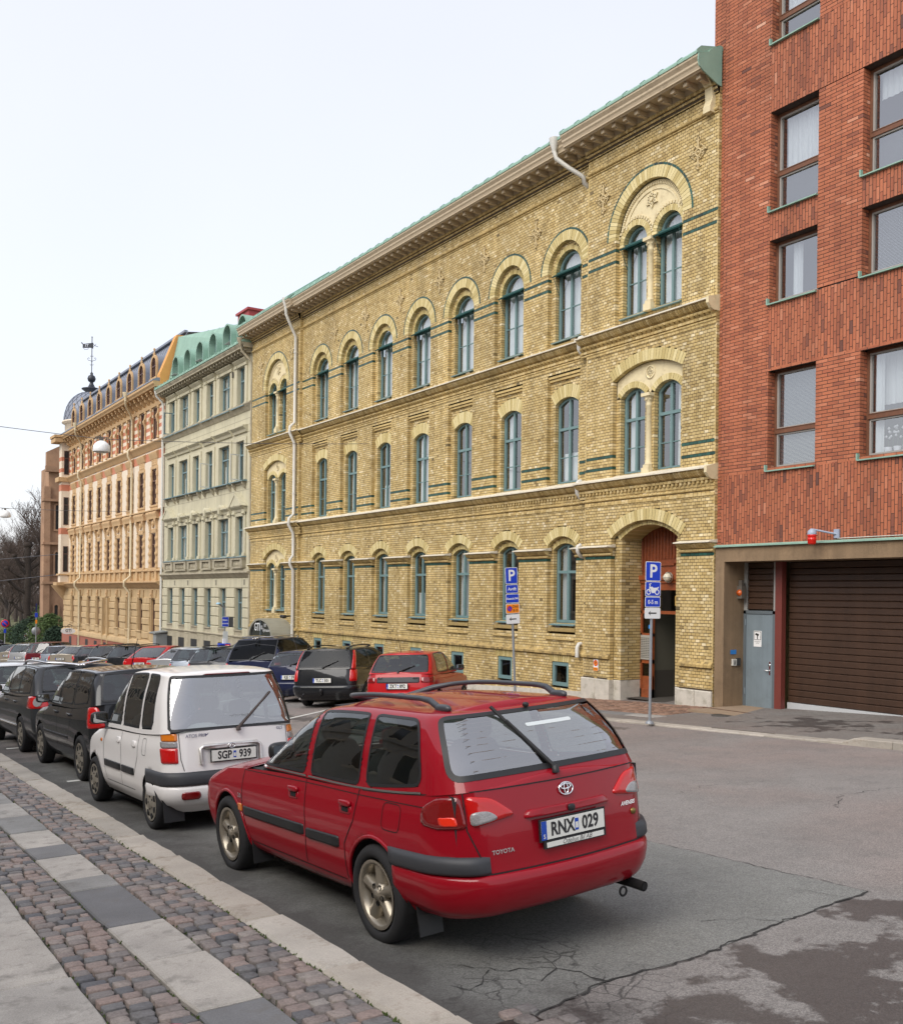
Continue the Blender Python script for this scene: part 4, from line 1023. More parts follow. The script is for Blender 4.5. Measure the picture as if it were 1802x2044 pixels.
tag(part('wall_lamp', lampb, [mat('lamp_glass', lin((206, 198, 176)), .3), mat('lamp_white', lin((206, 202, 190)), .45)]), 'round caged bulkhead lamp above the wooden entrance door', 'lamp')
# rest of the block behind the facade (gable ends, back)
bk = MB(); bk.box(XC + .9, 30, YR + .02, YL, -4.5, 12.4); 
part('building_core', MB().box(XC + 7, 30, YR + .3, YL - .02, -4.5, 12.2), mat('plain_render', lin((150, 132, 92)), .9), YB)
part('gable_wall', MB().box(XP + .02, XC + 7, YL - .04, YL - .0, -4.5, 12.0), mat('plain_render'), YB)
# ---------------------------------------------------------------- the red brick apartment house with the garage
RC = [lin(c) for c in ((100, 62, 52), (136, 78, 56), (156, 88, 60), (168, 98, 66), (174, 104, 73), (188, 122, 92), (206, 156, 130))]
m_rb = mat('red_brick', tintcols=RC, rough=.75, var=.1, scale=40, var2=(.1, .5), bump=.15, bscale=70, streak=.35)
m_rb1 = mat('red_brick_single', tintcols=RC, objtint=True, rough=.75, var=.1, scale=40, var2=(.1, .5), bump=.15, bscale=70, streak=.35)
m_rm = mat('grey_mortar', lin((66, 54, 48)), .9, var=.2, scale=10)
m_conc = mat('brown_aggregate_concrete', lin((134, 112, 86)), .9, var=.3, scale=110, var2=(.15, 1.2), bump=.6, bscale=90, dirt=(lin((90, 74, 56)), .5, 1.5), streak=.35)
m_bwood = mat('weathered_brown_wood', lin((104, 66, 44)), .6, var=.25, scale=14)
RB = thing('red_brick_apartment_house', 'tall red brick apartment house with recessed windows above a brown garage entrance', 'building', (17.55, 12, gz(17.55, 12)), world=True)
XR, RY1, RY0, RT = 17.55, 15.95, 7.4, 17.
P, M = Pieces(), MB()
def rtint(r): return min(1, max(0, r.gauss(.5, .135)))
def cols(i): return (14.03 - 2.27 * i)
W_ = []; soldier = []
RDEP = .24
rops = []
for i in range(3):
    yc = cols(i) - (.0 if i == 0 else .0); w = 1.23
    for (a, b, two) in ((12.08 if i == 0 else 13.9, 13.6 if i == 0 else 16.2, 1), (8.44, 10.57, 1), (6.43, 7.77, 0), (2.81, 4.97, 1)):
        rops.append(Op(yc, w, a, b)); W_.append((yc, w, a, b, two, i))
# stack zones: soldier bond between z-limits over y-limits
zones = [(1.19, 2.80, RY0, RY1 - .02), (4.98, 6.42, RY0, 14.645), (10.58, 12.07, RY0, 14.645)] + [(7.78, 8.43, cols(i) - .615, cols(i) + .615) for i in range(3)]
def zone_cut(z): return [(a, b) for (z0, z1, a, b) in zones if z0 <= z <= z1]
class _Z(Op):
    def __init__(s, z0, z1, a, b): s.yc = (a + b) / 2; s.w = b - a; s.z0 = z0; s.z1 = z1
    def cut(s, z): return s.w / 2 if s.z0 <= z <= s.z1 else None
brick_wall(P, M, XR, RDEP, RY0, RY1, 1.19, RT, rops + [_Z(*z) for z in zones], pitch=.26, tint=rtint, z_ref=1.19 - .075 * 40, joint=.013)
for (z0, z1, a, b) in zones:      # bricks on end
    M.quad((XR + .005, a, z0), (XR + .005, b, z0), (XR + .005, b, z1), (XR + .005, a, z1))
    n = int(round((b - a) / .075)); w = (b - a) / n
    for k in range(n):
        z = z0 - [0, .13, .04, .17, .08, .21][k % 6] - R.uniform(0, .006)
        while z < z1:
            c, d = max(z + .006, z0), min(z + .254, z1 - .004)
            if d - c > .025:
                e = R.uniform(-.0015, .0015); near_edge = (abs(c - z0) < .03 or abs(d - z1) < .03) and any(abs(o.yc - (a + k * w)) < o.w / 2 + .05 for o in rops)
                P.add(XR + e, XR + (RDEP if near_edge else .03), a + k * w + .007, a + (k + 1) * w - .007, c, d, min(1, max(0, R.gauss(.44, .15))))
            z += .26
for o in rops:                    # soffits of the openings
    M.quad((XR + .01, o.yc - o.w / 2, o.top + .003), (XR + RDEP, o.yc - o.w / 2, o.top + .003), (XR + RDEP, o.yc + o.w / 2, o.top + .003), (XR + .01, o.yc + o.w / 2, o.top + .003))
    M.quad((XR + .01, o.yc - o.w / 2, o.z0 - .003), (XR + RDEP + .2, o.yc - o.w / 2, o.z0 - .003), (XR + RDEP + .2, o.yc + o.w / 2, o.z0 - .003), (XR + .01, o.yc + o.w / 2, o.z0 - .003))
# set-back strip beside the yellow building, running on above its roof
brick_wall(P, M, XR + .06, .2, RY1, 16.12, -2.6, 11.9, (), pitch=.26, tint=rtint, off=.02)
brick_wall(P, M, XR + .06, .2, RY1, 16.34, 11.9, RT, (), pitch=.26, tint=rtint, off=.02)
P.build('brick', 'brickwork', m_rb, m_rb1, RB, 300)
M.quad((XR + .06, 16.335, 11), (26, 16.335, 11), (26, 16.335, RT), (XR + .06, 16.335, RT)); M.quad((XR, RY1 - .001, 1.19), (XR + .07, RY1 - .001, 1.19), (XR + .07, RY1 - .001, RT), (XR, RY1 - .001, RT))
part('mortar_bed', M, m_rm, RB)
part('house_core', MB().box(XR + 1.5, 28, RY0, 16.0, -3, RT - .3), mat('plain_render'), RB)
part('flat_roof', MB().box(XR + .02, 28, RY0, 16.33, RT, RT + .1), m_rm, RB)
m_rg = glass_mat('red_house_glass', (.66, .70, .72), 5.5)
for (yc, w, a, b, two, i) in W_:
    h = b - a; x = XR + RDEP - .02
    F = MB(); o = rect_op(w, h); frame_band(F, o, .065, 0, .09)
    tr = h * .385
    if two: F.box(-.02, .08, -w / 2 + .03, w / 2 - .03, tr - .05, tr + .05); F.box(-.03, .0, -w / 2 + .05, w / 2 - .05, tr + .045, tr + .06)
    tilt = .0
    f = part('window', F, m_bwood, RB, (x, yc, a))
    SF = MB()
    panes = ((.065, tr - .05), (tr + .05, h - .065)) if two else ((.065, h - .065),)
    for (c, d) in panes:
        so = Op(0, w - .13, c, d); S2 = MB(); frame_band(S2, Op(0, w - .13, 0, d - c), .035, .01, .07)
        part('sash', S2, mat('pale_sash', lin((150, 146, 140)), .5), f, (0, 0, c))
        part('pane', MB().quad((.05, -w / 2 + .09, c + .03), (.05, -w / 2 + .09, d - .03), (.05, w / 2 - .09, d - .03), (.05, w / 2 - .09, c + .03)), m_rg, f)
    part('room', MB().quad((.7, -w, -.2), (.7, w, -.2), (.7, w, h + .2), (.7, -w, h + .2)), mat('dark_room', (.035, .035, .037), .9), f)
    BL = MB(); blinds = {(0, 8.44): (0, tr), (0, 2.81): (0, h), (1, 6.43): (0, h), (1, 8.44): (0, tr)}.get((i, a))
    if blinds:
        z = blinds[0] + .08
        while z < blinds[1] - .08:
            BL.prism([(.10, -w / 2 + .1, z), (.125, -w / 2 + .1, z + .012), (.125, -w / 2 + .1, z + .014), (.10, -w / 2 + .1, z + .002)], (0, w - .2, 0)); z += .028
        part('venetian_blind', BL, mat('pale_blind', lin((206, 210, 212)), .5), f, kind='stuff')
    if (i, a) == (0, 6.43): part('curtain', curtain_mb(.05, .3, .08, h - .06, .16, .025, seed=3), CURT(), f)
    elif (i, a) == (1, 2.81):
        part('curtain', curtain_mb(.32, .52, .06, h * .98, .16, .025, seed=5), CURT(), f); part('curtain', curtain_mb(-.5, .5, h * .5, h * .97, .3, .02, seed=6), CURT(), f)
        fl = MB(); rr = random.Random(4)
        for k in range(3):
            yy = .22 - .2 * k; fl.lathe([(.055, .0), (.075, .13), (.07, .13)], (.14, yy, .07), 'z', 10)
        for k in range(26): yy = rr.uniform(-.3, .26); zz = rr.uniform(.36, .62); fl.lathe([(.001, .03), (.03, .0), (.012, -.03), (.001, -.03)], (.14 + rr.uniform(-.03, .03), yy, zz), 'z', 6)
        for k in range(5): fl.tube([(.14, .22 - .1 * k, .18), (.13, .2 - .1 * k, .4), (.14, .14 - .1 * k, .55)], .006, 4, 1)
        part('potted_orchid', fl, [mat('white_petals', (.75, .72, .74), .6), mat('plant_green', (.06, .12, .04), .6)], f, kind='stuff')
    elif a > 8 and not (i == 1 and a < 9): part('curtain', curtain_mb(-.5, .5, h * .45, h * .97, .2, .018, seed=int(a * 7) + i), CURT(), f)
    elif a > 8: part('curtain', curtain_mb(-.5, .5, h * .72, h * .97, .2, .018, seed=int(a * 7) + i), CURT(), f)
    part('window_sill', MB().prism([(.06, -w / 2, .02), (-RDEP - .05, -w / 2 - .0, -.035), (-RDEP - .05, -w / 2, -.06), (.06, -w / 2, -.06)], (0, w, 0)).box(-RDEP - .045, -RDEP + .03, w / 2 - .004, w / 2 + .03, -.05, .09), m_copper, f)
# --- garage front
CF = MB()
GYL, GYR = 16.055, 7.4
CF.box(XR - .03, XR + .68, 15.79, GYL, -2.75, .82)
CF.box(XR - .03, XR + .75, GYR, GYL - .0, .82, 1.165)
CF.box(XR - .03, XR + .68, GYR, 9.2, -2.75, .82)
part('concrete_surround', CF, m_conc, RB)
part('copper_flashing', MB().prism([(XR + .02, GYR, 1.215), (XR - .10, GYR, 1.175), (XR - .10, GYR, 1.15), (XR + .02, GYR, 1.16)], (0, GYL - GYR, 0)), m_copper, RB)
XG = XR + .66
sd = MB(); sd.box(XG - .01, XG + .05, 14.97, 15.72, -2.50, -.36)
m_steel = mat('grey_steel_door', lin((118, 130, 136)), .5, var=.06, scale=4, streak=.2, dirt=(lin((96, 104, 108)), .5, 2.5))
sdo = part('steel_door', sd, m_steel, RB)
fr = MB(); fr.box(XG - .03, XG + .06, 15.72, 15.79, -2.5, -.28); fr.box(XG - .03, XG + .06, 14.88, 14.965, -2.5, -.28); fr.box(XG - .03, XG + .06, 14.88, 15.79, -.355, -.28)
part('door_frame', fr, mat('dark_grey_steel', lin((92, 100, 104)), .5), RB)
h = MB(); h.tube([(XG - .02, 15.04, -1.62), (XG - .06, 15.04, -1.62), (XG - .06, 15.16, -1.62)], .011, 6); h.lathe([(.001, -.02), (.028, -.02), (.028, 0)], (XG - .01, 15.04, -1.50), 'x', 10); h.box(XG - .016, XG, 15.02, 15.06, -1.72, -1.42)
part('door_handle', h, mat('chrome', (.7, .7, .7), .15, 1.), sdo)
for z in (-.62, -2.2): part('hinge', MB().tube([(XG - .03, 15.73, z), (XG - .03, 15.73, z + .14)], .016, 6), m_steel, sdo)
cs = MB(); cs.box(XG - .016, XG - .008, 15.28, 15.50, -1.10, -.74); 
cs.box(XG - .019, XG - .0155, 15.295, 15.485, -.945, -.755, m=1); cs.box(XG - .021, XG - .0185, 15.305, 15.475, -.935, -.765)
cs.add([(XG - .023, y, z) for y, z in ((15.455, -.83), (15.435, -.79), (15.345, -.81), (15.36, -.86))], [(0, 1, 2, 3)], 1); cs.add([(XG - .023, y, z) for y, z in ((15.40, -.83), (15.40, -.925), (15.375, -.925), (15.375, -.83))], [(0, 1, 2, 3)], 1)
put_text(cs, 'Kamerabevakat', .028, (XG - .018, 15.39, -.985), (0, -1, 0), (0, 0, 1), 1); put_text(cs, 'område', .028, (XG - .018, 15.39, -1.02), (0, -1, 0), (0, 0, 1), 1)
part('camera_notice', cs, [mat('sign_white', lin((222, 222, 220)), .4), mat('sign_black', (.02, .02, .02), .5)], sdo)
tp = MB(); z = -.26
m_brown = mat('dark_brown_slats', lin((66, 46, 33)), .45, var=.12, scale=3, streak=.3)
while z < .8:
    part('slat', MB().bbox(XG + .0, XG + .05, 14.97, 15.70, z + .004, min(z + .128, .81), .012), m_brown, RB); z += .135
part('panel_frame', MB().box(XG - .02, XG + .06, 14.90, 14.95, -.28, .82), mat('galvanised_bar', lin((150, 150, 146)), .5), RB); part('panel_frame', MB().box(XG - .02, XG + .06, 15.70, 15.79, -.28, .82), mat('galvanised_bar'), RB)
part('red_post', MB().box(XG - .05, XG + .09, 14.70, 14.88, -2.52, .82), mat('dull_red_steel', lin((110, 52, 44)), .5, var=.08), RB)
gd_ = thing('garage_door', 'wide dark brown roller garage door of horizontal slats', 'garage door', (XG + .2, 12, -2.4), world=True)
ns = 22; z0 = -2.30; z1 = .82
slats = MB().bbox(XG + .19, XG + .25, 9.2, 14.70, 0, (z1 - z0) / ns - .006, .016).mesh('slat', m_brown)
for k in range(ns): part('slat', slats, None, gd_, (0, 0, z0 + (z1 - z0) * k / ns))
part('door_backing', MB().box(XG + .24, XG + .28, 9.2, 14.70, z0 - .1, z1), mat('black_gap', (.01, .009, .008), .9), gd_)
part('rubber_seal', MB().box(XG + .17, XG + .24, 9.2, 14.70, z0 - .16, z0 - .005), mat('pale_metal_edge', lin((176, 178, 178)), .5), gd_)
for (nm, lb, c, y, z, sx, sz, mm, off) in (('keypad', 'white keypad intercom on the concrete pillar beside the steel door', 'keypad', 15.785, -1.47, .13, .15, m_pipe, .24), ('card_reader', 'black card reader next to the white keypad by the steel door', 'card reader', 15.785, -1.46, .12, .17, mat('black_plastic', (.03, .03, .03), .4), .38), ('blue_notice', 'small blue notice stuck above the keypad on the concrete pillar', 'notice', 15.785, -1.235, .19, .10, mat('blue_notice', lin((44, 120, 190)), .5), .20)):
    x = XR + off; bm = MB().box(x, x + sx, y - .04 if nm != 'blue_notice' else y - .006, y, z - sz / 2, z + sz / 2)
    if nm == 'keypad':
        for r in range(4):
            for q in range(3): bm.box(x + .035 + q * .025, x + .053 + q * .025, y - .046, y - .04, z - .05 + r * .026, z - .034 + r * .026, m=1)
    tag(part(nm, bm, [mm, mat('phone_buttons')]), lb, c)
al = thing('warning_light', 'amber warning light in a grey box inside the garage opening', 'light', (XR + .45, 15.76, .15))
part('housing', MB().box(-.05, .1, -.11, .03, -.16, .13).box(-.01, .08, -.07, .02, .13, .26), mat('grey_housing', lin((96, 90, 82)), .5), al)
part('lens', MB().lathe([(.001, -.05), (.06, -.03), (.075, 0)], (-.05, -.04, -.03), 'x', 14), mat('amber_lens', lin((190, 84, 24)), .2), al)
rl = thing('red_warning_lamp', 'red beacon lamp on a grey bracket above the garage door', 'lamp', (XR - .02, 12.85, 1.32))
b = MB(); b.box(-.02, .02, -.06, .06, -.08, .10); b.tube([(0, 0, .0), (-.12, .10, .03), (-.34, .30, .09)], .022, 6); b.lathe([(.03, .05), (.085, .0), (.09, -.05), (.09, -.07)], (-.36, .32, .06), 'z', 14)
part('bracket', b, mat('grey_blue_paint', lin((150, 160, 176)), .45), rl)
c = MB(); c.lathe([(.085, -.07), (.092, -.08), (.092, -.10), (.085, -.11), (.085, -.15), (.092, -.16), (.092, -.18), (.085, -.19), (.085, -.24), (.06, -.27), (.001, -.27)], (-.36, .32, .06), 'z', 16)
part('lens', c, mat('red_lens', lin((190, 24, 12)), .15, emit=((.5, .02, .01), .1)), rl)
tag(part('lamp_cable', MB().tube([(XR - .02, 12.84, 1.23), (XR - .02, 12.7, 1.235), (XR - .015, 11.5, 1.24), (XR - .015, 8, 1.24)], .008, 5), m_pipe), 'thin white cable running along the copper flashing to the red lamp', 'cable')
# ---------------------------------------------------------------- the pale grey-green plastered house with the copper mansard
GX, GY0, GY1 = 17.65, 44.72, 58.62
m_gp = mat('pale_green_plaster', lin((190, 184, 158)), .85, streak=.25, var=.06, scale=4, dirt=(lin((170, 164, 140)), .5, 1.3))
m_gd = mat('weathered_grey_stucco', lin((168, 160, 138)), .85, streak=.3, var=.12, scale=5, dirt=(lin((112, 104, 86)), .6, 2))
m_gw = mat('grey_blue_window_paint', lin((104, 128, 132)), .5, var=.06, scale=6)
GB = thing('pale_green_plaster_house', 'pale grey-green plastered townhouse with pediments and copper barrel dormers', 'building', (17.65, 52, gz(17.65, 52)), world=True)
gcol = [46.36, 48.60, 50.78, 52.90, 55.05, 57.2]; gw = [1.0, 1.5, 1.0, 1.0, 1.5, 1.0]
rows = [(-1.83, .17), (1.76, 3.66), (5.40, 7.30), (8.98, 10.92)]
WA = MB(); DR = .26
zs = sorted({-5.2, 11.45} | {v for r in rows for v in r})
for i in range(len(zs) - 1):
    a, b = zs[i], zs[i + 1]
    inrow = next((r for r in rows if r[0] <= a < r[1]), None)
    wid = lambda k: .5 if inrow == rows[0] else gw[k] / 2
    cuts = [(c - wid(k), c + wid(k)) for k, c in enumerate(gcol)] if inrow else []
    for p, q in sub_intervals(GY0, GY1, cuts): WA.quad((GX, p, a), (GX, q, a), (GX, q, b), (GX, p, b))
    for (p, q) in cuts:
        for e in (p, q): WA.quad((GX, e, a), (GX + DR, e, a), (GX + DR, e, b), (GX, e, b))
        WA.quad((GX, p, b), (GX + DR, p, b), (GX + DR, q, b), (GX, q, b)); WA.quad((GX, p, a), (GX + DR, p, a), (GX + DR, q, a), (GX, q, a))
WA.box(GX + .9, 29, GY0 + .01, GY1 - .01, -5, 11.6)
part('wall', WA, m_gp, GB)
BLK = MB()                                   # rusticated ground floor blocks, ashlar joints above
for k in range(6):
    z1 = .18 - .48 * k; z0 = z1 - .45
    if z0 < -2.3: z0 = -2.3
    for p, q in sub_intervals(GY0, GY1, [(c - .5, c + .5) for c in gcol]):
        if z1 > .2: continue
        part('stone_block', MB().bbox(GX - .07, GX, p + .03, q - .03, z0, z1, .025), m_gp, GB)
for p, q in zip([GY0] + [c + 1.08 for c in gcol[:-1]] , [c + 1.08 for c in gcol[:-1]] + [GY1]): part('stone_block', MB().bbox(GX - .05, GX, p + .012, q - .012, .21, .66, .012), m_gp, GB)
JT = MB()
for z in (4.9, 5.25, 7.65, 8.0, 8.3): JT.box(GX - .002, GX + .01, GY0, GY1, z, z + .018)
part('ashlar_joint', JT, mat('joint_grey', lin((128, 122, 104)), .9), GB, kind='stuff')  # joints drawn as thin darker strips on the wall
CO = MB()
def gled(z, d, h, y0=GY0, y1=GY1): part('string_course', profile(MB(), [(GX + .02, z + .05), (GX - d, z), (GX - d, z - .05), (GX - d * .55, z - h * .55), (GX - .03, z - h), (GX + .02, z - h)], y0, y1), m_gd, GB)
gled(.98, .26, .28); gled(9.0, .24, .34); gled(-2.12, .12, .2); part('string_course', profile(MB(), [(GX + .02, 1.12), (GX - .1, 1.12), (GX - .1, 1.0), (GX + .02, 1.0)], GY0, GY1), m_gd, GB)
profile(CO, [(GX + .02, 11.42), (GX - .05, 11.42), (GX - .08, 11.5), (GX - .55, 11.5), (GX - .55, 11.56), (GX - .62, 11.66), (GX - .62, 11.72), (GX + .02, 11.72)], GY0, GY1 + .1)
part('stucco_cornice', CO, m_gd, GB)
b = MB().box(-.42, 0, -.06, .06, -.10, .03).box(-.30, 0, -.05, .05, -.16, -.10).mesh('bracket', m_gd)
n = 33
for i in range(n): part('bracket', b, None, GB, (GX - .03, GY0 + (GY1 - GY0) * (i + .5) / n, 11.47))
gcap = MB(); gcap.box(-.62, .1, 0, .9, 0, .09)
rb = MB(); profile(rb, [(GX - .66, 11.72), (GX - .66, 11.80), (GX - .5, 11.95), (GX + .1, 12.05), (GX + .1, 11.72)], GY0, GY1 + .1)
for i in range(24): yy = GY0 + (GY1 - GY0) * i / 23; rb.box(GX - .67, GX - .5, yy - .015, yy + .015, 11.73, 11.9)
ry0, ry1 = GY0 - .1, GY1 - .2
top = lambda y: 13.05 + (y - 44.7) * .142
rb.poly([(GX + .05, ry0, 11.9), (GX + .05, ry1, 11.9), (18.33, ry1, top(ry1)), (18.33, ry0, top(ry0))])
rb.poly([(18.33, ry0, top(ry0)), (18.33, ry1, top(ry1)), (26, ry1, 15.2), (26, ry0, 15.2)])
for i in range(9):
    y = ry0 + (ry1 - ry0) * i / 8; rb.tube([(GX + .04, y, 11.93), (18.33, y, top(y) + .02)], .022, 5)
part('copper_roof', rb, m_copper, GB)
gg = thing('x', None, None) if False else None
for c in (44.85, 46.85, 48.85, 50.85, 52.85, 54.9):
    d = part('dormer', MB().lathe([(.58, -.02), (.58, 1.7)], (0, 0, 0), 'x', 18, a0=PI / 2 - PI / 2, a1=PI), m_copper, GB, (17.05, c, 12.42))
    for sh in (0,):
        q = MB(); q.quad((0, -.58, 0), (1.7, -.58, 0), (1.7, -.58, -.55), (0, -.58, -.55)); q.quad((0, .58, 0), (1.7, .58, 0), (1.7, .58, -.55), (0, .58, -.55))
        for i in range(14):
            a, e = PI * i / 14, PI * (i + 1) / 14
            q.quad((-.02, .51 * math.cos(a), .51 * math.sin(a)), (-.02, .51 * math.cos(e), .51 * math.sin(e)), (-.02, .59 * math.cos(e), .59 * math.sin(e)), (-.02, .59 * math.cos(a), .59 * math.sin(a)))
            q.quad((-.02, .51 * math.cos(a), .51 * math.sin(a)), (-.02, .51 * math.cos(e), .51 * math.sin(e)), (.35, .51 * math.cos(e), .51 * math.sin(e)), (.35, .51 * math.cos(a), .51 * math.sin(a)))
        q.box(-.02, .35, -.59, -.51, -.55, 0); q.box(-.02, .35, .51, .59, -.55, 0)
        part('dormer_surround', q, m_copper, d)
        w = Op(0, 1.0, -.5, 0, 'round'); F = MB(); frame_band(F, w, .05, .30, .36); F.box(.29, .35, -.02, .02, -.45, .4)
        fo = part('dormer_window', F, m_gw, d, (0, 0, -.5)); part('pane', MB().poly([(.33, y, z) for y, z in w.outline(12, .03)]), m_glass, fo); part('room', MB().poly([(.6, y, z) for y, z in w.outline(12, 0)]), mat('dark_room'), fo)
for y in (46.4, 50.7, 54.9):
    st = MB()
    for k in range(7): st.box(16.98, 17.45, y + .1 * k, y + .1 * k + .05, 12.02, 12.04)
    for e in (0, .64): st.tube([(16.98, y + e, 12.03), (17.45, y + e, 12.03), (17.45, y + e, 11.8)], .015, 5)
    part('roof_step', st, mat('galvanised_bar'), GB)
part('party_wall', MB().prism([(17.35, GY1 - .05, 11.9), (17.28, GY1 - .05, 12.7), (18.25, GY1 - .05, 15.15), (18.7, GY1 - .05, 15.15), (19.2, GY1 - .05, 11.9)], (0, .55, 0)), mat('ochre_render', lin((206, 150, 84)), .85, var=.06), GB)
part('chimney', MB().box(19.6, 20.4, 50.6, 52.2, 12.5, 15.0).box(19.5, 20.5, 50.5, 52.3, 15.0, 15.12), mat('red_chimney_sheet', lin((150, 50, 50)), .5), GB)
for r, (z0, z1) in enumerate(rows):
    for k, c in enumerate(gcol):
        w = (1.0 if r == 0 else gw[k]); h = z1 - z0
        cu = [((.02, .98, 0, .97),), ((.02, .35, 0, .97), (.7, .98, 0, .97)), ((.02, .98, 0, .5),)][(k + r * 2) % 3]
        f = casement(GB, (GX + DR - .12, c, z0), rect_op(w, h), m_gw, m_glass, round(h * .66, 3), True, (), .07, curtain=cu, seed=k + r * 7)
        if r == 0:
            part('window_sill', MB().box(-.24, .1, -w / 2, w / 2, -.06, 0).box(-.19, .1, -w / 2 + .04, w / 2 - .04, -.32, -.06), m_gd, f)
            continue
        S = MB(); X = -DR + .12
        hw = w / 2
        for s in (-1, 1):
            y = s * (hw + .15)
            S.bbox(X - .07, X, y - .14, y + .14, .0 if r != 1 else 0, h + .05, .02)
            if r in (1, 3): S.bbox(X - .11, X, y - .17, y + .17, -.02, .14, .01)
            if r == 3: S.bbox(X - .12, X, y - .17, y + .17, h - .04, h + .1, .01)
            if r == 1:
                S.bbox(X - .14, X, y - .15, y + .15, h + .05, h + .34, .04)
                for q in (-.1, .0, .1): S.lathe([(.001, -.05), (.045, -.02), (.05, .02)], (X - .14, y + q, h + .13), 'x', 7)
        S.bbox(X - .06, X, -hw - .3, hw + .3, h, h + .18, .01)
        yy = hw + .36
        if r == 3: profile(S, [(X, h + .36), (X - .2, h + .32), (X - .2, h + .28), (X - .08, h + .16), (X, h + .14)], -yy + .05, yy - .05)
        else:
            zt = h + (.70 if r == 2 else .52)
            profile(S, [(X, zt + .03), (X - .27, zt - .02), (X - .27, zt - .08), (X - .12, zt - .2), (X - .08, zt - .32), (X, zt - .34)], -yy, yy)
        if r == 1:
            if k in (0, 5):
                S.prism([(X - .30, -yy - .04, zt - .04), (X - .30, yy + .04, zt - .04), (X - .30, 0, zt + .56)], (.05, 0, 0)); S.prism([(X - .33, -yy - .08, zt - .05), (X - .33, 0, zt + .60), (X - .33, 0, zt + .48), (X - .33, -yy + .15, zt - .05)], (.33, 0, 0)); S.prism([(X - .33, yy + .08, zt - .05), (X - .33, 0, zt + .60), (X - .33, 0, zt + .48), (X - .33, yy - .15, zt - .05)], (.33, 0, 0))
            else:
                S.lathe([(.001, -.28), (.20, -.28), (.20, 0)], (X, 0, zt - .02), 'x', 14, a0=0, a1=PI)
                S.bbox(X - .33, X, -.11, .11, zt - .3, zt + .06, .03)
        part('window_surround', S, m_gp if r != 1 else m_gd, f) if r != 1 else part('window_surround', S, m_gp, f)
        sl = MB().prism([(.06, -yy + .02, .0), (X - .26, -yy + .02, -.05), (X - .26, -yy + .02, -.09), (.06, -yy + .02, -.09)], (0, 2 * yy - .04, 0))
        part('window_sill', sl, mat('blue_grey_sheet', lin((110, 134, 140)), .5), f)
        K = MB()
        if r in (2,):
            for s in (-1, 1): K.prism([(X, s * (yy - .2) - .06, -.09), (X - .22, s * (yy - .2) - .06, -.09), (X - .2, s * (yy - .2) - .06, -.2), (X - .08, s * (yy - .2) - .06, -.38), (X, s * (yy - .2) - .06, -.45)], (0, .12, 0))
            K.bbox(X - .08, X, -yy + .1, yy - .1, -.2, -.09, .01)
        if r == 1:
            K.box(X - .22, X, -yy + .04, yy - .04, -.2, -.09); K.box(X - .2, X, -yy + .06, yy - .06, -.62, -.53)
            for s in (-1, 1): K.box(X - .21, X, s * (yy - .18) - .14, s * (yy - .18) + .14, -.56, -.18)
            nn = 9
            for q in range(nn):
                y = (-hw + .06) + (w - .12) * q / (nn - 1); K.lathe([(.02, 0), (.035, .05), (.05, .13), (.03, .22), (.025, .3), (.035, .34)], (X - .12, y, -.54), 'z', 6)
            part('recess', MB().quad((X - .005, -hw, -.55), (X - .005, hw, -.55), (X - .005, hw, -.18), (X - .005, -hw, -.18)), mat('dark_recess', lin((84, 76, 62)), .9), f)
        if K.v: part('sill_brackets' if r == 2 else 'balustrade', K, m_gd, f)
# open casements
m_wsash = mat('white_sash', lin((196, 196, 186)), .5)
for (c, z0, mm) in ((46.1, 5.42, m_wsash), (50.5, 5.42, m_wsash), (56.9, 9.0, m_gw)):
    F = MB(); frame_band(F, rect_op(.5, 1.25), .05, 0, .04); part('open_casement', F, mm, GB, (GX - .22, c + .45, z0 + .02), (0, 0, PI / 2))
vt = MB(); [vt.box(-.006, .02, -.07, .07, .03 * k, .03 * k + .016) for k in range(9)]
vm = vt.mesh('air_vent', mat('dark_vent'))
for y, z in ((45.6, .35), (49.5, .35), (54.0, .35), (56.3, .35), (45.0, 10.6), (47.5, 10.6), (45.0, 8.3)): part('air_vent', vm, None, GB, (GX - .055, y, z))
bs = MB(); bs.box(GX - .05, GX + .1, GY0, GY1, -5.2, -2.25); part('stone_base', bs, m_gd, GB)
for i, c in enumerate(gcol): part('cellar_window', MB().box(GX - .06, GX - .03, c - .5, c + .5, max(-3.4, gz(GX, c) + .15), -2.55), mat('dark_recess2', (.02, .02, .02), .6), GB)
dp = MB(); y = GY0 - .0
dp.lathe([(.19, .2), (.17, .1), (.07, -.15), (.06, -.2)], (GX - .65, GY0 + .15, 11.7), 'z', 12)
dp.tube([(GX - .65, y + .15, 11.5), (GX - .6, y + .12, 11.3), (GX - .2, y + .05, 10.9), (GX - .12, y + .05, 10.7), (GX - .12, y + .05, -3.5)], .06, 8); part('drain_pipe', dp, m_gd, GB)
dp = MB(); y = GY1 + .05
dp.tube([(GX - .62, y - .05, 11.7), (GX - .55, y - .03, 11.4), (GX - .2, y, 11.1), (GX - .13, y, 10.9), (GX - .13, y, -4)], .07, 8); part('drain_pipe', dp, mat('pale_pipe', lin((206, 206, 200)), .5), GB)
# cellar stair canopy at the corner
part('cellar_hood', MB().prism([(GX - .8, 57.5, -2.45), (GX - .8, 58.6, -2.45), (GX, 58.6, -2.35), (GX, 57.5, -2.35)], (0, 0, .07)).box(GX - .7, GX - .05, 57.6, 58.2, -4.6, -2.45), mat('grey_metal_hood', lin((132, 136, 136)), .6), GB)
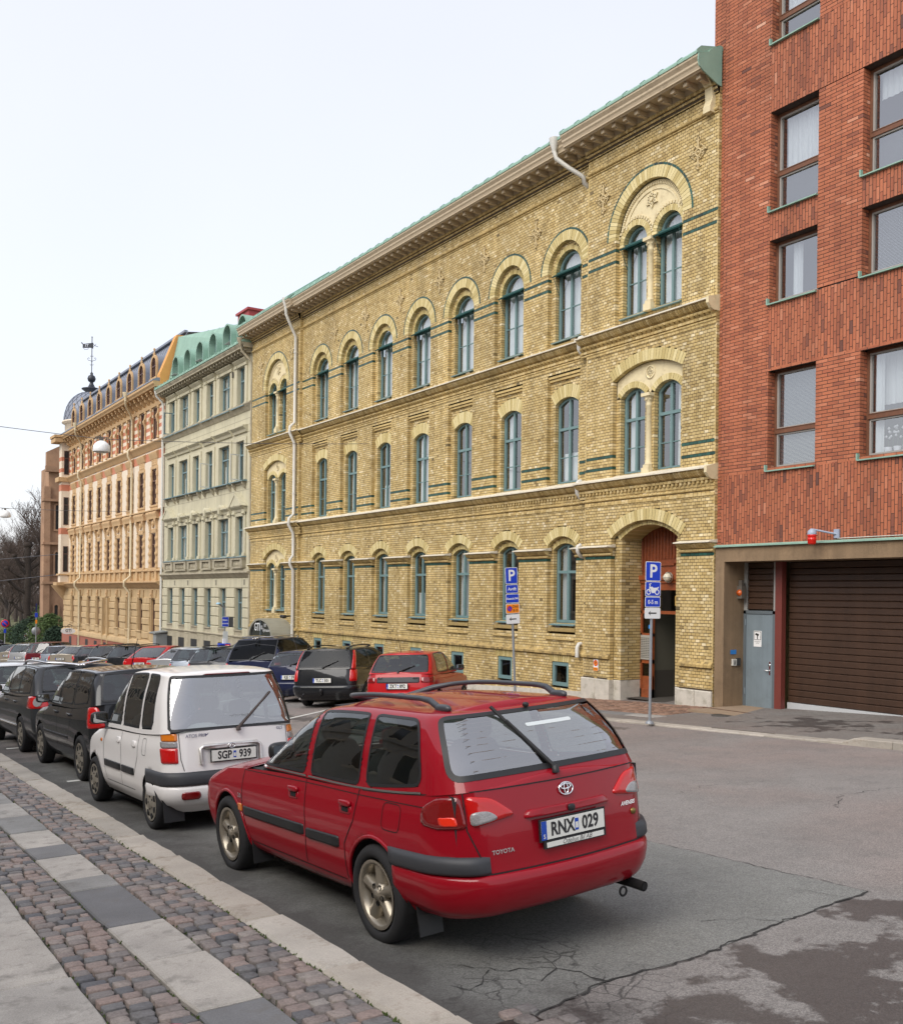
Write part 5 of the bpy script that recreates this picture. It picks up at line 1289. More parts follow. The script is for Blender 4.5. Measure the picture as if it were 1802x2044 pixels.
# ---------------------------------------------------------------- the ornate ochre and cream corner house
OX, OY0, OY1 = 17.65, 58.72, 85.3
m_oc = mat('ochre_stucco', lin((190, 158, 116)), .8, streak=.2, var=.07, scale=4, dirt=(lin((172, 138, 98)), .5, 2))
m_ow = mat('cream_white_render', lin((216, 202, 182)), .85, var=.05, scale=3, streak=.15)
m_os = mat('salmon_render', lin((184, 120, 94)), .85, var=.06, scale=4)
m_og = mat('beige_ground_floor_stucco', lin((186, 160, 120)), .85, streak=.2, var=.06, scale=3, dirt=(lin((170, 140, 100)), .5, 1.5))
m_ored = mat('red_granite_base', lin((150, 90, 72)), .7, var=.2, scale=30)
m_slate = mat('grey_zinc_roof', lin((122, 128, 140)), .5, var=.08, scale=2)
m_ofr = mat('dark_brown_frame', lin((84, 56, 48)), .5)
OB = thing('ochre_corner_house', 'ornate ochre and cream corner house with grey mansard dormers and a slate dome', 'building', (17.65, 72, gz(17.65, 72)), world=True)
ob = [60.67 + 2.69 * i for i in range(9)]; DOOR = 4
rows = [(-2.45, -.5, .95), (1.42, 3.48, .95), (5.2, 7.36, 1.0), (9.2, 11.08, .95)]
def opens(i, r): return (-4.9, -.5, 1.3) if (r == 0 and i == DOOR) else rows[r]
def wall_zone(M, z0, z1, r=None, m=0):
    cuts = [] if r is None else [(c - rows[r][2] / 2, c + rows[r][2] / 2) for c in ob]
    for p, q in sub_intervals(OY0, OY1, cuts): M.quad((OX, p, z0), (OX, q, z0), (OX, q, z1), (OX, p, z1), m)
    for p, q in cuts:
        for e in (p, q): M.quad((OX, e, z0), (OX + .3, e, z0), (OX + .3, e, z1), (OX, e, z1), 1)
        M.quad((OX, p, z1), (OX + .3, p, z1), (OX + .3, q, z1), (OX, q, z1), 1); M.quad((OX, p, z0), (OX + .3, p, z0), (OX + .3, q, z0), (OX, q, z0), 1)
M = MB()
wall_zone(M, -2.45, -.5, 0, 3); wall_zone(M, -.5, 1.42, None, 3); wall_zone(M, 1.42, 3.48, 1); wall_zone(M, 3.48, 5.2)
wall_zone(M, 5.2, 7.36, 2); wall_zone(M, 7.36, 9.2); wall_zone(M, 9.2, 11.08, 3); wall_zone(M, 11.08, 12); wall_zone(M, -5.2, -2.45, None, 3)
for (z0, z1) in ((7.95, 8.45), (4.45, 4.85)): M.box(OX - .004, OX + .01, OY0, OY1, z0, z1, 2)
for k in range(4):
    z = 9.35 + .45 * k
    for p, q in sub_intervals(OY0, OY1, [(c - .48, c + .48) for c in ob]): M.box(OX - .004, OX + .01, p, q, z, z + .22, 2)
M.box(OX + .9, 29, OY0 + .01, OY1 - .01, -5, 12)
part('wall', M, [m_ow, m_oc, m_os, m_og], OB)
K = MB()
def oled(z, d, h, y0=OY0, y1=OY1 + .1): part('string_course', profile(MB(), [(OX + .02, z + .06), (OX - d, z), (OX - d, z - .07), (OX - d * .6, z - h * .5), (OX - .05, z - h), (OX + .02, z - h)], y0, y1), m_oc, OB)
oled(8.98, .3, .42); oled(.58, .42, .4); oled(4.9, .22, .1); oled(1.28, .14, .12)
profile(K, [(OX + .02, 11.12), (OX - .1, 11.12), (OX - .14, 11.3), (OX - .05, 11.32), (OX - .05, 11.95), (OX - .62, 11.97), (OX - .66, 12.05), (OX - .75, 12.15), (OX - .75, 12.3), (OX + .02, 12.33)], OY0 - .1, OY1 + .2)
part('stucco_cornice', K, m_oc, OB)
g = MB(); profile(g, [(OX - .78, 12.30), (OX - .78, 12.38), (OX - .5, 12.5), (OX + .15, 12.55), (OX + .15, 12.3)], OY0 - .1, OY1 + .1)
g.poly([(OX + .12, OY0, 12.5), (OX + .12, OY1 + .5, 12.5), (18.95, OY1 + .5, 15.45), (18.95, OY0, 15.45)]); g.poly([(18.85, OY0, 15.45), (18.85, OY1 + .5, 15.45), (25, OY1 + .5, 16.2), (25, OY0, 16.2)])
g.box(18.75, 18.95, OY0, OY1 + .5, 15.42, 15.55)
for i in range(45):
    y = OY0 + (OY1 - OY0) * i / 44; g.tube([(OX + .11, y, 12.52), (18.94, y, 15.46)], .02, 4)
part('zinc_mansard', g, m_slate, OB)
br = MB(); br.prism([(0, -.1, .62), (-.5, -.1, .62), (-.5, -.1, .5), (-.34, -.1, .36), (-.3, -.1, .2), (-.14, -.1, .08), (0, -.1, 0)], (0, .2, 0)); br.lathe([(.09, -.13), (.09, .13)], (-.36, 0, .44), 'y', 8)
brm = br.mesh('bracket', m_oc)
for i in range(30): part('bracket', brm, None, OB, (OX - .04, OY0 + .3 + (OY1 - OY0 - .4) * i / 29, 11.34))
# surrounds of one bay, shared by all
def S3():
    S = MB(); h = 2.16; hw = .5
    for s in (-1, 1):
        y = s * (hw + .14); S.bbox(-.09, 0, y - .12, y + .12, -.25, h + .1, .02)
        for k in range(4): S.bbox(-.14, 0, y - .17, y + .17, .1 + .55 * k, .38 + .55 * k, .03)
    S.bbox(-.1, 0, -hw - .25, hw + .25, h + .02, h + .2, .02); S.bbox(-.08, 0, -hw - .1, hw + .1, h + .2, h + .62, .04)
    for k in range(9): S.lathe([(.001, -.06), (.06, -.03), (.07, .02)], (-.08, -.5 + .125 * k, h + .3 + .13 * (k % 3)), 'x', 6)
    S.prism([(0, -.86, h + .62), (-.12, -.86, h + .62), (-.3, -.86, h + .9), (-.34, -.86, h + 1.0), (0, -.86, h + 1.12)], (0, 1.72, 0))
    S.bbox(-.16, 0, -hw - .3, hw + .3, -.12, 0, .02); S.bbox(-.08, 0, -hw - .2, hw + .2, -.35, -.12, .02)
    return S.mesh('window_surround', m_oc)
def S2():
    S = MB(); h = 2.06; hw = .475
    for s in (-1, 1):
        y = s * (hw + .24); pr = [(.17, 0), (.15, .08), (.12, .12)]
        for k in range(4): z = .22 + .46 * k; pr += [(.115, z), (.12, z + .02), (.2, z + .1), (.2, z + .2), (.12, z + .28)]
        pr += [(.11, h + .05), (.16, h + .12)]
        S.lathe(pr, (-.08, y, 0), 'z', 9); S.bbox(-.06, 0, y - .22, y + .22, 0, h + .2, .02)
        S.prism([(0, y - .14, h + .2), (-.16, y - .14, h + .2), (-.2, y - .14, h + .45), (-.36, y - .14, h + .7), (-.38, y - .14, h + .86), (0, y - .14, h + .86)], (0, .28, 0))
        S.lathe([(.1, -.16), (.1, .16)], (-.28, y, h + .74), 'y', 8)
    S.bbox(-.1, 0, -hw - .1, hw + .1, h + .03, h + .3, .02); S.lathe([(.001, -.3), (.1, -.26), (.15, -.14), (.15, 0)], (-.02, 0, h + .6), 'x', 8); S.lathe([(.02, .28), (.12, .12), (.14, -.1), (.04, -.26)], (-.14, 0, h + .58), 'z', 8)
    S.prism([(0, -1.12, h + .86), (-.36, -1.12, h + .86), (-.4, -1.12, h + 1.0), (-.5, -1.12, h + 1.16), (-.5, -1.12, h + 1.24), (0, -1.12, h + 1.46)], (0, 2.24, 0))
    for s in (-1, 1):
        y = s * (hw + .24); S.bbox(-.22, 0, y - .22, y + .22, -.84, -.16, .02); S.bbox(-.27, 0, y - .26, y + .26, -.84, -.66, .01)
    S.bbox(-.26, 0, -1.02, 1.02, -.16, -.02, .02)
    for k in range(8): a = k * PI / 4; S.tube([(-.06, 0, -.42), (-.06, .19 * math.cos(a), -.42 + .19 * math.sin(a))], .03, 4)
    return S.mesh('window_surround', m_oc)
def S4():
    S = MB(); h = 1.88; hw = .475
    for s in (-1, 1):
        y = s * (hw + .3); S.lathe([(.16, -.02), (.15, .1), (.1, .14), (.07, .4), (.1, .75), (.13, .8), (.09, .9)], (-.1, y, 0), 'z', 8)
        S.prism([(0, y - .13, .9), (-.14, y - .13, .9), (-.3, y - .13, 1.15), (-.32, y - .13, 1.35), (-.18, y - .13, 1.5), (-.12, y - .13, h - .1), (0, y - .13, h - .1)], (0, .26, 0)); S.lathe([(.12, -.17), (.12, .17)], (-.24, y, 1.28), 'y', 8)
        S.bbox(-.2, 0, y - .17, y + .17, h - .1, h + .12, .03)
    return S.mesh('window_surround', m_oc)
def S4b():
    S = MB()
    for s in (-1, 1):
        for z in (.1, .98): S.bbox(-.05, 0, s * .58 - .1, s * .58 + .1, z, z + .36, .01)
    return S.mesh('salmon_block', mat('brick_red_block', lin((172, 96, 66)), .85))
sm = {1: S2(), 2: S3(), 3: S4()}; sb = S4b()
for i, c in enumerate(ob):
    for r, (z0, z1, w) in enumerate(rows):
        if r == 0 and i == DOOR: continue
        h = z1 - z0; cu = [((.05, .95, 0, .96),), None, None][(i + r) % 3]
        f = casement(OB, (OX + (.15 if r == 0 else .05), c, z0), rect_op(w, h), m_ofr, m_glass, round(h * .68, 3), True, (), .07, curtain=cu, seed=i + 9 * r)
        if r: part('window_surround', sm[r], None, f, (-.05, 0, 0)).scale = (.5, .95, 1)
        if r == 3: part('salmon_block', sb, None, f, (-.05, 0, .0))
        if r == 0: part('window_sill', MB().bbox(-.32, 0, -.52, .52, -.1, 0, .02).bbox(-.26, 0, -.45, .45, -.6, -.1, .02), m_og, f)
    # dormer
    D = MB(); w = Op(0, 1.3, 0, .75, 'round')
    frame_band(D, Op(0, 1.3, 0, .85, 'round'), .15, -.06, .3); D.box(-.1, .2, -.72, -.5, -.1, .12); D.box(-.1, .2, .5, .72, -.1, .12)
    D.lathe([(.03, -.1), (.1, .05), (.05, .12), (.03, .22), (.075, .3), (.06, .38), (.001, .42)], (-.0, 0, 1.52), 'z', 8)
    d = part('dormer', D, m_oc, OB, (17.55, c, 12.75))
    rf = MB().lathe([(.68, .0), (.68, 1.4)], (.05, 0, .85), 'x', 14, a0=0, a1=PI); rf.quad((.05, -.68, .85), (1.3, -.68, .85), (1.3, -.68, -.1), (.05, -.68, -.1)); rf.quad((.05, .68, .85), (1.3, .68, .85), (1.3, .68, -.1), (.05, .68, -.1))
    part('dormer_roof', rf, m_slate, d)
    o = Op(0, 1.0, .1, .85, 'round'); F = MB(); frame_band(F, o, .06, .0, .1); F.box(-.01, .09, -.025, .025, 0, 1.1); F.box(-.01, .09, -.45, .45, .7, .76)
    fo = part('dormer_window', F, m_ofr, d, (0, 0, .1)); part('pane', MB().poly([(.05, y, z) for y, z in o.outline(12, .03)]), m_glass, fo); part('room', MB().poly([(.3, y, z) for y, z in o.outline(12, .0)]), mat('dark_room'), fo)
# rustication, keystones
for c in [OY0 + .02] + ob: pass
for k in range(3):
    zc = [-1.0, -1.86, -2.72][k]
    for j, (p, q) in enumerate(sub_intervals(OY0, OY1, [(c - (.65 if i == DOOR else .56), c + (.65 if i == DOOR else .56)) for i, c in enumerate(ob)])):
        part('stone_block', MB().bbox(OX - .11, OX, p + .02, q - .02, zc - .22, zc + .22, .05), m_og, OB)
for j, (p, q) in enumerate(sub_intervals(OY0, OY1, [(c - .58, c + .58) for c in ob])):
    P2 = MB()
    for (z0, z1) in ((-.75, -.42), (-1.62, -1.24), (-2.48, -2.1), (-3.3, -2.96)): P2.bbox(OX - .06, OX, p, q, z0, z1, .015)
    part('pier_blocks', P2, m_og, OB, kind='stuff')
kb = MB(); kb.prism([(-.14, -.12, -.2), (-.14, .12, -.2), (-.14, .16, .28), (-.14, -.16, .28)], (.14, 0, 0)); kb.lathe([(.001, -.1), (.07, -.05), (.08, 0)], (-.12, 0, .02), 'x', 7)
kbm = kb.mesh('keystone', m_oc)
vs = MB()
for s in (-1, 1):
    for k in range(2): y = s * (.24 + .3 * k); vs.prism([(-.06, y - .13, -.2), (-.06, y + .13, -.2), (-.06, y + .13 + s * .1, .28), (-.06, y - .13 + s * .08, .28)], (.06, 0, 0))
vsm = vs.mesh('voussoirs', m_og)
for c in ob: part('keystone', kbm, None, OB, (OX, c, -.22)); part('voussoirs', vsm, None, OB, (OX, c, -.22))
part('stone_ledge', MB().prism([(OX + .02, OY0, -3.0), (OX - .2, OY0, -3.12), (OX - .24, OY0, -3.3), (OX - .24, OY0, -3.42), (OX + .02, OY0, -3.42)], (0, OY1 - OY0, 0)), m_og, OB)
part('granite_base', MB().box(OX - .18, OX + .1, OY0, OY1, -6, -3.42), m_ored, OB)
for c in ob: part('cellar_window', MB().box(OX - .19, OX - .16, c - .4, c + .4, -4.4 if c > 70 else -4.0, -3.6), mat('dark_recess2'), OB)
part('doorway', MB().box(OX + .25, OX + .3, ob[DOOR] - .65, ob[DOOR] + .65, -5, -.5), mat('brown_door', lin((92, 70, 50)), .6), OB); part('door_reveal', MB().box(OX - .25, OX + .02, ob[DOOR] - .75, ob[DOOR] - .62, -5, -.5).box(OX - .25, OX + .02, ob[DOOR] + .62, ob[DOOR] + .75, -5, -.5), m_og, OB)
for y in (65.2, 79.2):
    dp = MB(); x = OX - .16
    dp.lathe([(.2, .25), (.18, .1), (.08, -.15), (.07, -.3)], (OX - .82, y - .9, 12.25), 'z', 10)
    dp.tube([(OX - .82, y - .9, 12.0), (OX - .75, y - .7, 11.7), (OX - .3, y - .2, 11.2), (x, y, 10.9), (x, y, 9.2), (OX - .4, y, 8.95), (OX - .4, y, 8.6), (x, y, 8.2), (x, y, .95), (OX - .55, y, .6), (OX - .55, y, .3), (x - .05, y, -.1), (x - .05, y, -4.8)], .075, 8)
    part('drain_pipe', dp, mat('cream_pipe', lin((206, 192, 160)), .5), OB)
# corner oriel, drum and dome
T = MB(); oy0, oy1, ox0 = 83.9, 84.8, 17.02
T.box(ox0, 20.6, oy0, oy1, .45, 12.0)
for (z0, z1) in ((4.45, 4.95), (7.9, 8.4), (9.4, 9.7), (10.3, 10.6)): T.box(ox0 - .006, 20.6, oy0 - .006, oy1 + .006, z0, z1, 1)
for z, d, h in ((.62, .3, .25), (1.3, .12, .12), (8.98, .25, .35), (12.05, .55, .3), (12.3, .62, .2)): T.box(ox0 - d, 20.6, oy0 - d * .5, oy1 + d, z - h, z, 2)
T.lathe([(.2, -1.2), (.7, -.6), (1.2, 0.), (1.5, .4)], (18.2, 86, .0), 'z', 16, 2)
part('corner_oriel', T, [m_ow, m_os, m_oc], OB)
for (z0, z1) in ((1.45, 3.5), (5.2, 7.4), (9.2, 11.1)):
    F = MB().box(17.2, 17.58, oy0 - .03, oy0 - .005, z0, z1, 0); F.box(17.25, 17.53, oy0 - .035, oy0 - .03, z0 + .05, z1 - .65, 1); F.box(17.25, 17.53, oy0 - .035, oy0 - .03, z1 - .58, z1 - .05, 1)
    part('oriel_window', F, [m_ofr, mat('dark_glass', (.02, .022, .025), .08)], OB)
dr = MB(); dc = (19.95, 87.0)
dr.lathe([(2.05, 12.2), (2.05, 13.75), (2.3, 13.85), (2.3, 13.98), (2.12, 14.0)], (*dc, 0), 'z', 28)
part('dome_drum', dr, m_ow, OB)
dm = MB(); pr = [(2.14 * math.cos(t) ** .85 if t < PI / 2 else 0, 13.98 + 2.6 * math.sin(t)) for t in [1.3 * k / 10 for k in range(11)]]
dm.lathe(pr + [(.6, 16.5)], (*dc, 0), 'z', 28)
dmo = part('dome', dm, m_slate, OB)
sl = MB()                                                    # diagonal slate seams
for s in (-1, 1):
    for k in range(22):
        p = []
        for j in range(9):
            t = 1.25 * j / 8; a = 2 * PI * k / 22 + s * t * .75; r = 2.155 * math.cos(t) ** .85; p.append((dc[0] + r * math.cos(a), dc[1] + r * math.sin(a), 13.99 + 2.6 * math.sin(t)))
        sl.tube(p, .014, 4)
part('slate_seams', sl, mat('slate_seam', lin((78, 84, 96)), .6), dmo, kind='stuff')
m_iron = mat('dark_iron', lin((40, 44, 52)), .5)
cp = MB(); cp.lathe([(.5, 16.4), (.42, 16.55), (.8, 16.82), (.78, 16.88), (.3, 17.0), (.16, 17.3), (.13, 17.42), (.26, 17.5), (.34, 17.72), (.26, 17.95), (.1, 18.05), (.13, 18.15), (.03, 18.3)], (*dc, 0), 'z', 16)
part('dome_finial', cp, m_iron, OB)
va = thing('weathervane', 'black iron weathervane with banner and scrolls on top of the slate dome', 'weathervane', (*dc, 18.2), world=False, rot=(0, 0, 0))
v = MB(); v.tube([(0, 0, 0), (0, 0, 3.0)], .035, 6); v.lathe([(.001, -.06), (.07, 0), (.001, .06)], (0, 0, 3.02), 'z', 8)
ux, uy = math.cos(YAW), -math.sin(YAW)
def U(a, z, o=0): return (a * ux + o * math.sin(YAW), a * uy + o * math.cos(YAW), z)
v.prism([U(-.92, 2.52), U(-.78, 2.38), (U(-.78, 2.1)), U(-.12, 2.12), U(.1, 2.05), U(.1, 2.55), U(-.12, 2.52), U(-.75, 2.44), U(-.86, 2.6)], (.015, .02, 0))
v.tube([U(.1, 2.45), U(.25, 2.3), U(.48, 2.2), U(.5, 2.26)], .02, 5); v.tube([U(.1, 2.2), U(.3, 2.36), U(.34, 2.46)], .016, 5); v.tube([U(-.7, 2.08), U(-.6, 1.96), U(-.35, 1.98), U(-.3, 2.1)], .016, 5)
for s in (-1, 1):
    v.tube([U(0, .95), U(.12 * s, 1.05), U(.3 * s, 1.08), U(.36 * s, 1.2), U(.26 * s, 1.3), U(.2 * s, 1.2)], .02, 5); v.tube([U(0, 1.35), U(.1 * s, 1.45), U(.12 * s, 1.35)], .016, 5); v.tube([U(0, .75), U(-.1 * s, .65), U(-.14 * s, .76)], .016, 5)
part('vane', v, m_iron, va)
tx = MB(); put_text(tx, 'TS', .3, U(-.42, 2.30, -.03), U(-1, 0), (0, 0, 1), bold=.02); part('vane_letters', tx, mat('pale_iron', lin((190, 196, 206)), .4), va)
# gothic brick church behind the corner house
CH = thing('brick_church', 'brown brick gothic church partly hidden behind the ochre corner house', 'building', (24, 118, gz(0, 90)), world=True)
m_ch = mat('brown_church_brick', lin((150, 118, 92)), .85, var=.25, scale=30, var2=(.2, .6), dirt=(lin((120, 84, 62)), .6, .8))
c = MB(); cx, cy = 20.7, 108.
c.box(cx, 40, cy, 112, -7, 12.5); c.box(cx - .5, cx + .1, cy - .4, cy + .7, -7, 10.5); c.box(cx - .4, 40, cy - .5, cy, 12, 12.6)
c.prism([(cx, cy - .2, 12.5), (cx + .01, 112, 12.5), (30, 112, 17), (30, cy - .2, 17)], (.3, 0, 0)); 
c.prism([(cx - .3, cy - .3, 12.5), (cx + 2.6, cy - .3, 12.5), (cx + 2.6, cy - .3, 14.2), (cx + 1.5, cy - .3, 15), (cx - .3, cy - .3, 14)], (0, .6, 0))
for z in (.6, 4.6, 9): c.box(cx - .6, 40, cy - .55, cy + .75, z, z + .25)
part('nave', c, m_ch, CH)
for (y, z0, z1) in ((cy - .02, 6, 9.0), (cy - .02, 1.4, 4.2), (cy - .02, -4.6, -1.2)):
    for x in (cx + .42,):
        w = Op(0, .7, 0, z1 - z0 - .5, 'round'); F = MB(); frame_band(F, w, .18, -.15, .1)
        f = part('lancet_window', F, m_ch, CH, (x + .4, y, z0), (0, 0, PI / 2)); part('pane', MB().poly([(.0, a, b) for a, b in w.outline(10)]), mat('dark_glass'), f)
# ---------------------------------------------------------------- parked cars
def paint(name, col, rough=.45, metal=.0):
    return mat('paint_' + name, col, rough, metal, coat=.7, spec=.1)
m_tyre = mat('tyre_rubber', (.014, .014, .015), .85)
m_blk = mat('black_trim_plastic', (.012, .0125, .0135), .5)
m_bump = mat('grey_black_bumper', (.035, .037, .042), .55)
m_dark = mat('car_interior', (.028, .028, .03), .9)
m_chrome = mat('chrome_trim', (.75, .75, .76), .15, 1.)
m_alloy = mat('grey_alloy', lin((150, 142, 128)), .35, .6, var=.08, scale=20)
m_steelw = mat('silver_wheel_cover', lin((148, 142, 130)), .4, .4, var=.1, scale=18, dirt=(lin((96, 84, 66)), .5, 9))
m_under = mat('underbody_black', (.006, .006, .006), .95)
m_cglass = glass_mat('car_glass', (.42, .50, .49), 1.7)
m_cdark = glass_mat('dark_car_glass', (.07, .08, .08), .6, gcol=(.45, .47, .5))
m_crear = glass_mat('dusty_rear_glass', (.50, .56, .55), 6.5, .02)
m_red = mat('red_lamp', (.50, .006, .006), .1, coat=.5)
m_dred = mat('dark_red_lamp', (.18, .004, .005), .1, coat=.6)
m_clear = mat('clear_lamp', (.26, .25, .25), .15, var=.35, scale=120, coat=.6)
m_orange = mat('orange_lamp', (.62, .17, .01), .15, coat=.6)
m_plate = mat('plate_white', lin((222, 222, 214)), .45); m_ink = mat('plate_ink', (.02, .02, .022), .5); m_eu = mat('plate_blue', lin((24, 70, 170)), .4)
def pip(x, y, P):
    c = False; j = len(P) - 1
    for i in range(len(P)):
        if (P[i][1] > y) != (P[j][1] > y) and x < (P[j][0] - P[i][0]) * (y - P[i][1]) / (P[j][1] - P[i][1]) + P[i][0]: c = not c
        j = i
    return c
def rpoly(P, r, n=4):
    """polygon with rounded corners"""
    out = []; k = len(P)
    for i in range(k):
        p, a, b = Vector(P[i]), Vector(P[i - 1]), Vector(P[(i + 1) % k])
        ra = min(r, (a - p).length * .45, (b - p).length * .45); u = p + (a - p).normalized() * ra; v = p + (b - p).normalized() * ra
        for j in range(n + 1):
            t = j / n; q = u * (1 - t) ** 2 + p * 2 * t * (1 - t) + v * t * t; out.append((q.x, q.y))
    return out
def dens(P, step):
    out = []
    for i in range(len(P)):
        a, b = P[i], P[(i + 1) % len(P)]; n = max(1, int(math.dist(a, b) / step))
        out += [(a[0] + (b[0] - a[0]) * j / n, a[1] + (b[1] - a[1]) * j / n) for j in range(n)]
    return out
class Shell:
    """a body ring by ring; every level: zf zm zr (height at nose, middle, tail), w half width, xf, xr, corner sizes"""
    def __init__(s, L, res=.04, sub=4):
        s.cnt = (5, 8, max(16, int((L[0]['xf'] - L[0]['xr']) / res)), 10, 9)
        keys = ('zf', 'zm', 'zr', 'w', 'xf', 'xr', 'cf', 'cr', 'cw', 'bf', 'br', 'tp')
        A = np.array([[l.get(k, dict(cf=.35, cr=.22, cw=.28, bf=.12, br=.07, tp=.05).get(k)) for k in keys] for l in L], dtype=float)
        n = len(A); T = np.linspace(0, n - 1, (n - 1) * sub + 1); Q = []
        for t in T:
            i = min(int(t), n - 2); u = t - i
            p0, p1, p2, p3 = A[max(i - 1, 0)], A[i], A[i + 1], A[min(i + 2, n - 1)]
            m1, m2 = (p2 - p0) / 2, (p3 - p1) / 2
            Q.append((2 * u ** 3 - 3 * u * u + 1) * p1 + (u ** 3 - 2 * u * u + u) * m1 + (-2 * u ** 3 + 3 * u * u) * p2 + (u ** 3 - u * u) * m2)
        s.t = T / (n - 1); s.P = np.array([s.ring(dict(zip(keys, q))) for q in Q])     # (levels, points, 3)
        s.nk, s.ni = s.P.shape[:2]
        d = np.linalg.norm(np.diff(s.P[:, :, :2], axis=1), axis=2)
        s.sr = np.concatenate([np.cumsum(d[:, ::-1], axis=1)[:, ::-1], np.zeros((s.nk, 1))], axis=1)      # arc length from the tail centre
        s.sf = np.concatenate([np.zeros((s.nk, 1)), np.cumsum(d, axis=1)], axis=1)
    def ring(s, q):
        nf, nc, ns, nd, nr = s.cnt; w, xf, xr = q['w'], q['xf'], q['xr']; cw = min(q['cw'], w * .8); y1 = w - cw; pts = []
        for i in range(nf): y = y1 * i / nf; pts.append((xf - q['bf'] * (y / w) ** 2, y))
        x0 = xf - q['bf'] * (y1 / w) ** 2
        for i in range(nc): t = PI / 2 * i / nc; pts.append((x0 - q['cf'] * (1 - math.cos(t)), y1 + cw * math.sin(t)))
        x0 -= q['cf']; x2 = xr + q['br'] * (y1 / w) ** 2; x1 = x2 + q['cr']
        for i in range(ns): pts.append((x0 + (x1 - x0) * i / ns, w))
        for i in range(nd): t = PI / 2 * i / nd; pts.append((x1 - q['cr'] * math.sin(t), y1 + cw * math.cos(t)))
        for i in range(nr + 1): y = y1 * (1 - i / nr); pts.append((xr + q['br'] * (y / w) ** 2, y))
        out = []; xm = (xf + xr) / 2; hl = (xf - xr) / 2
        for x, y in pts:
            u = (x - xm) / hl; y *= 1 - q['tp'] * max(0, abs(u) - .35) ** 2 / .42
            z = q['zm'] + ((q['zf'] - q['zm']) * u * u if u > 0 else (q['zr'] - q['zm']) * u * u); out.append((x, y, z))
        return out
    def _kz(s, col, z): return float(np.interp(z, s.P[:, col, 2], np.arange(s.nk)))
    def _lev(s, k, A):
        k = min(max(k, 0), s.nk - 1); a = int(min(k, s.nk - 2)); u = k - a
        return A[a] * (1 - u) + A[a + 1] * u
    def at(s, k, i):
        R_ = s._lev(k, s.P); i = min(max(i, 0), s.ni - 1); a = int(min(i, s.ni - 2)); u = i - a
        return R_[a] * (1 - u) + R_[a + 1] * u
    def _pt(s, find, v, zt, side, t_mode):
        k = zt * (s.nk - 1) if t_mode else (s.nk - 1) * .5
        for _ in range(1 if t_mode else 4):
            i = find(k)
            if not t_mode: k = s._kz(int(round(min(max(i, 0), s.ni - 1))), zt)
        i = find(k); p = s.at(k, i)
        a = s.at(min(k + .5, s.nk - 1), i) - s.at(max(k - .5, 0), i); b = s.at(k, min(i + .5, s.ni - 1)) - s.at(k, max(i - .5, 0))
        n = np.cross(a, b); l = np.linalg.norm(n); n = n / l if l > 1e-9 else np.array([0, 1., 0])
        ctr = s._lev(k, s.P).mean(axis=0); ctr[1] = 0
        if np.dot(n, p - ctr) < 0: n = -n
        if side < 0: p = p * (1, -1, 1); n = n * (1, -1, 1)
        return p, n
    def side(s, x, zt, sd=1, tm=False):
        ii = np.arange(s.ni)
        def f(k):
            X = s._lev(k, s.P)[:, 0]; return float(np.interp(-x, -X, ii))
        return s._pt(f, x, zt, sd, tm)
    def rear(s, v, zt, sd=1, tm=False):
        ii = np.arange(s.ni)
        f = lambda k: float(np.interp(-abs(v), -s._lev(k, s.sr), ii))
        return s._pt(f, v, zt, (1 if v >= 0 else -1), tm)
    def front(s, v, zt, sd=1, tm=False):
        ii = np.arange(s.ni)
        f = lambda k: float(np.interp(abs(v), s._lev(k, s.sf), ii))
        return s._pt(f, v, zt, (1 if v >= 0 else -1), tm)
    def faces(s, M, cuts=(), arches=None, m=0):
        """cuts: (kind, polygon in (x|s, t)); arches: (x, z, r) wheel openings"""
        P = s.P.copy()
        if arches:
            for (ax, az, ar) in arches:
                dx, dz = P[:, :, 0] - ax, P[:, :, 2] - az; d = np.hypot(dx, dz); mk = (np.abs(d - ar) < .026) & (P[:, :, 1] > .3)
                f = np.where(mk, ar / np.maximum(d, 1e-6), 1.); P[:, :, 0] = ax + dx * f; P[:, :, 2] = az + dz * f
        nk, ni = s.nk, s.ni
        for sd in (1, -1):
            vs = [(x, y * sd, z) for x, y, z in P.reshape(-1, 3)]; fs = []
            for k in range(nk - 1):
                tc = (s.t[k] + s.t[k + 1]) / 2
                for i in range(ni - 1):
                    c = (P[k, i] + P[k + 1, i] + P[k, i + 1] + P[k + 1, i + 1]) / 4; skip = False
                    if arches and c[1] > .3:
                        for (ax, az, ar) in arches:
                            if math.hypot(c[0] - ax, c[2] - az) < ar - .004: skip = True
                    for kind, poly in cuts:
                        v = c[0] if kind == 'side' else (s.sr[k, i] + s.sr[k, i + 1]) / 2 * sd if kind == 'rear' else (s.sf[k, i] + s.sf[k, i + 1]) / 2 * sd
                        if kind == 'side' and not (s.cnt[0] + 2 < i < s.ni - s.cnt[4] - 4): continue
                        if kind == 'rear' and i < s.ni - s.cnt[4] - s.cnt[3]: continue
                        if kind == 'front' and i > s.cnt[0] + s.cnt[1]: continue
                        if pip(v, tc, poly): skip = True
                    if skip: continue
                    q = (k * ni + i, k * ni + i + 1, (k + 1) * ni + i + 1, (k + 1) * ni + i); fs.append(q if sd < 0 else q[::-1])
            M.add(vs, fs, m, True)
        return M
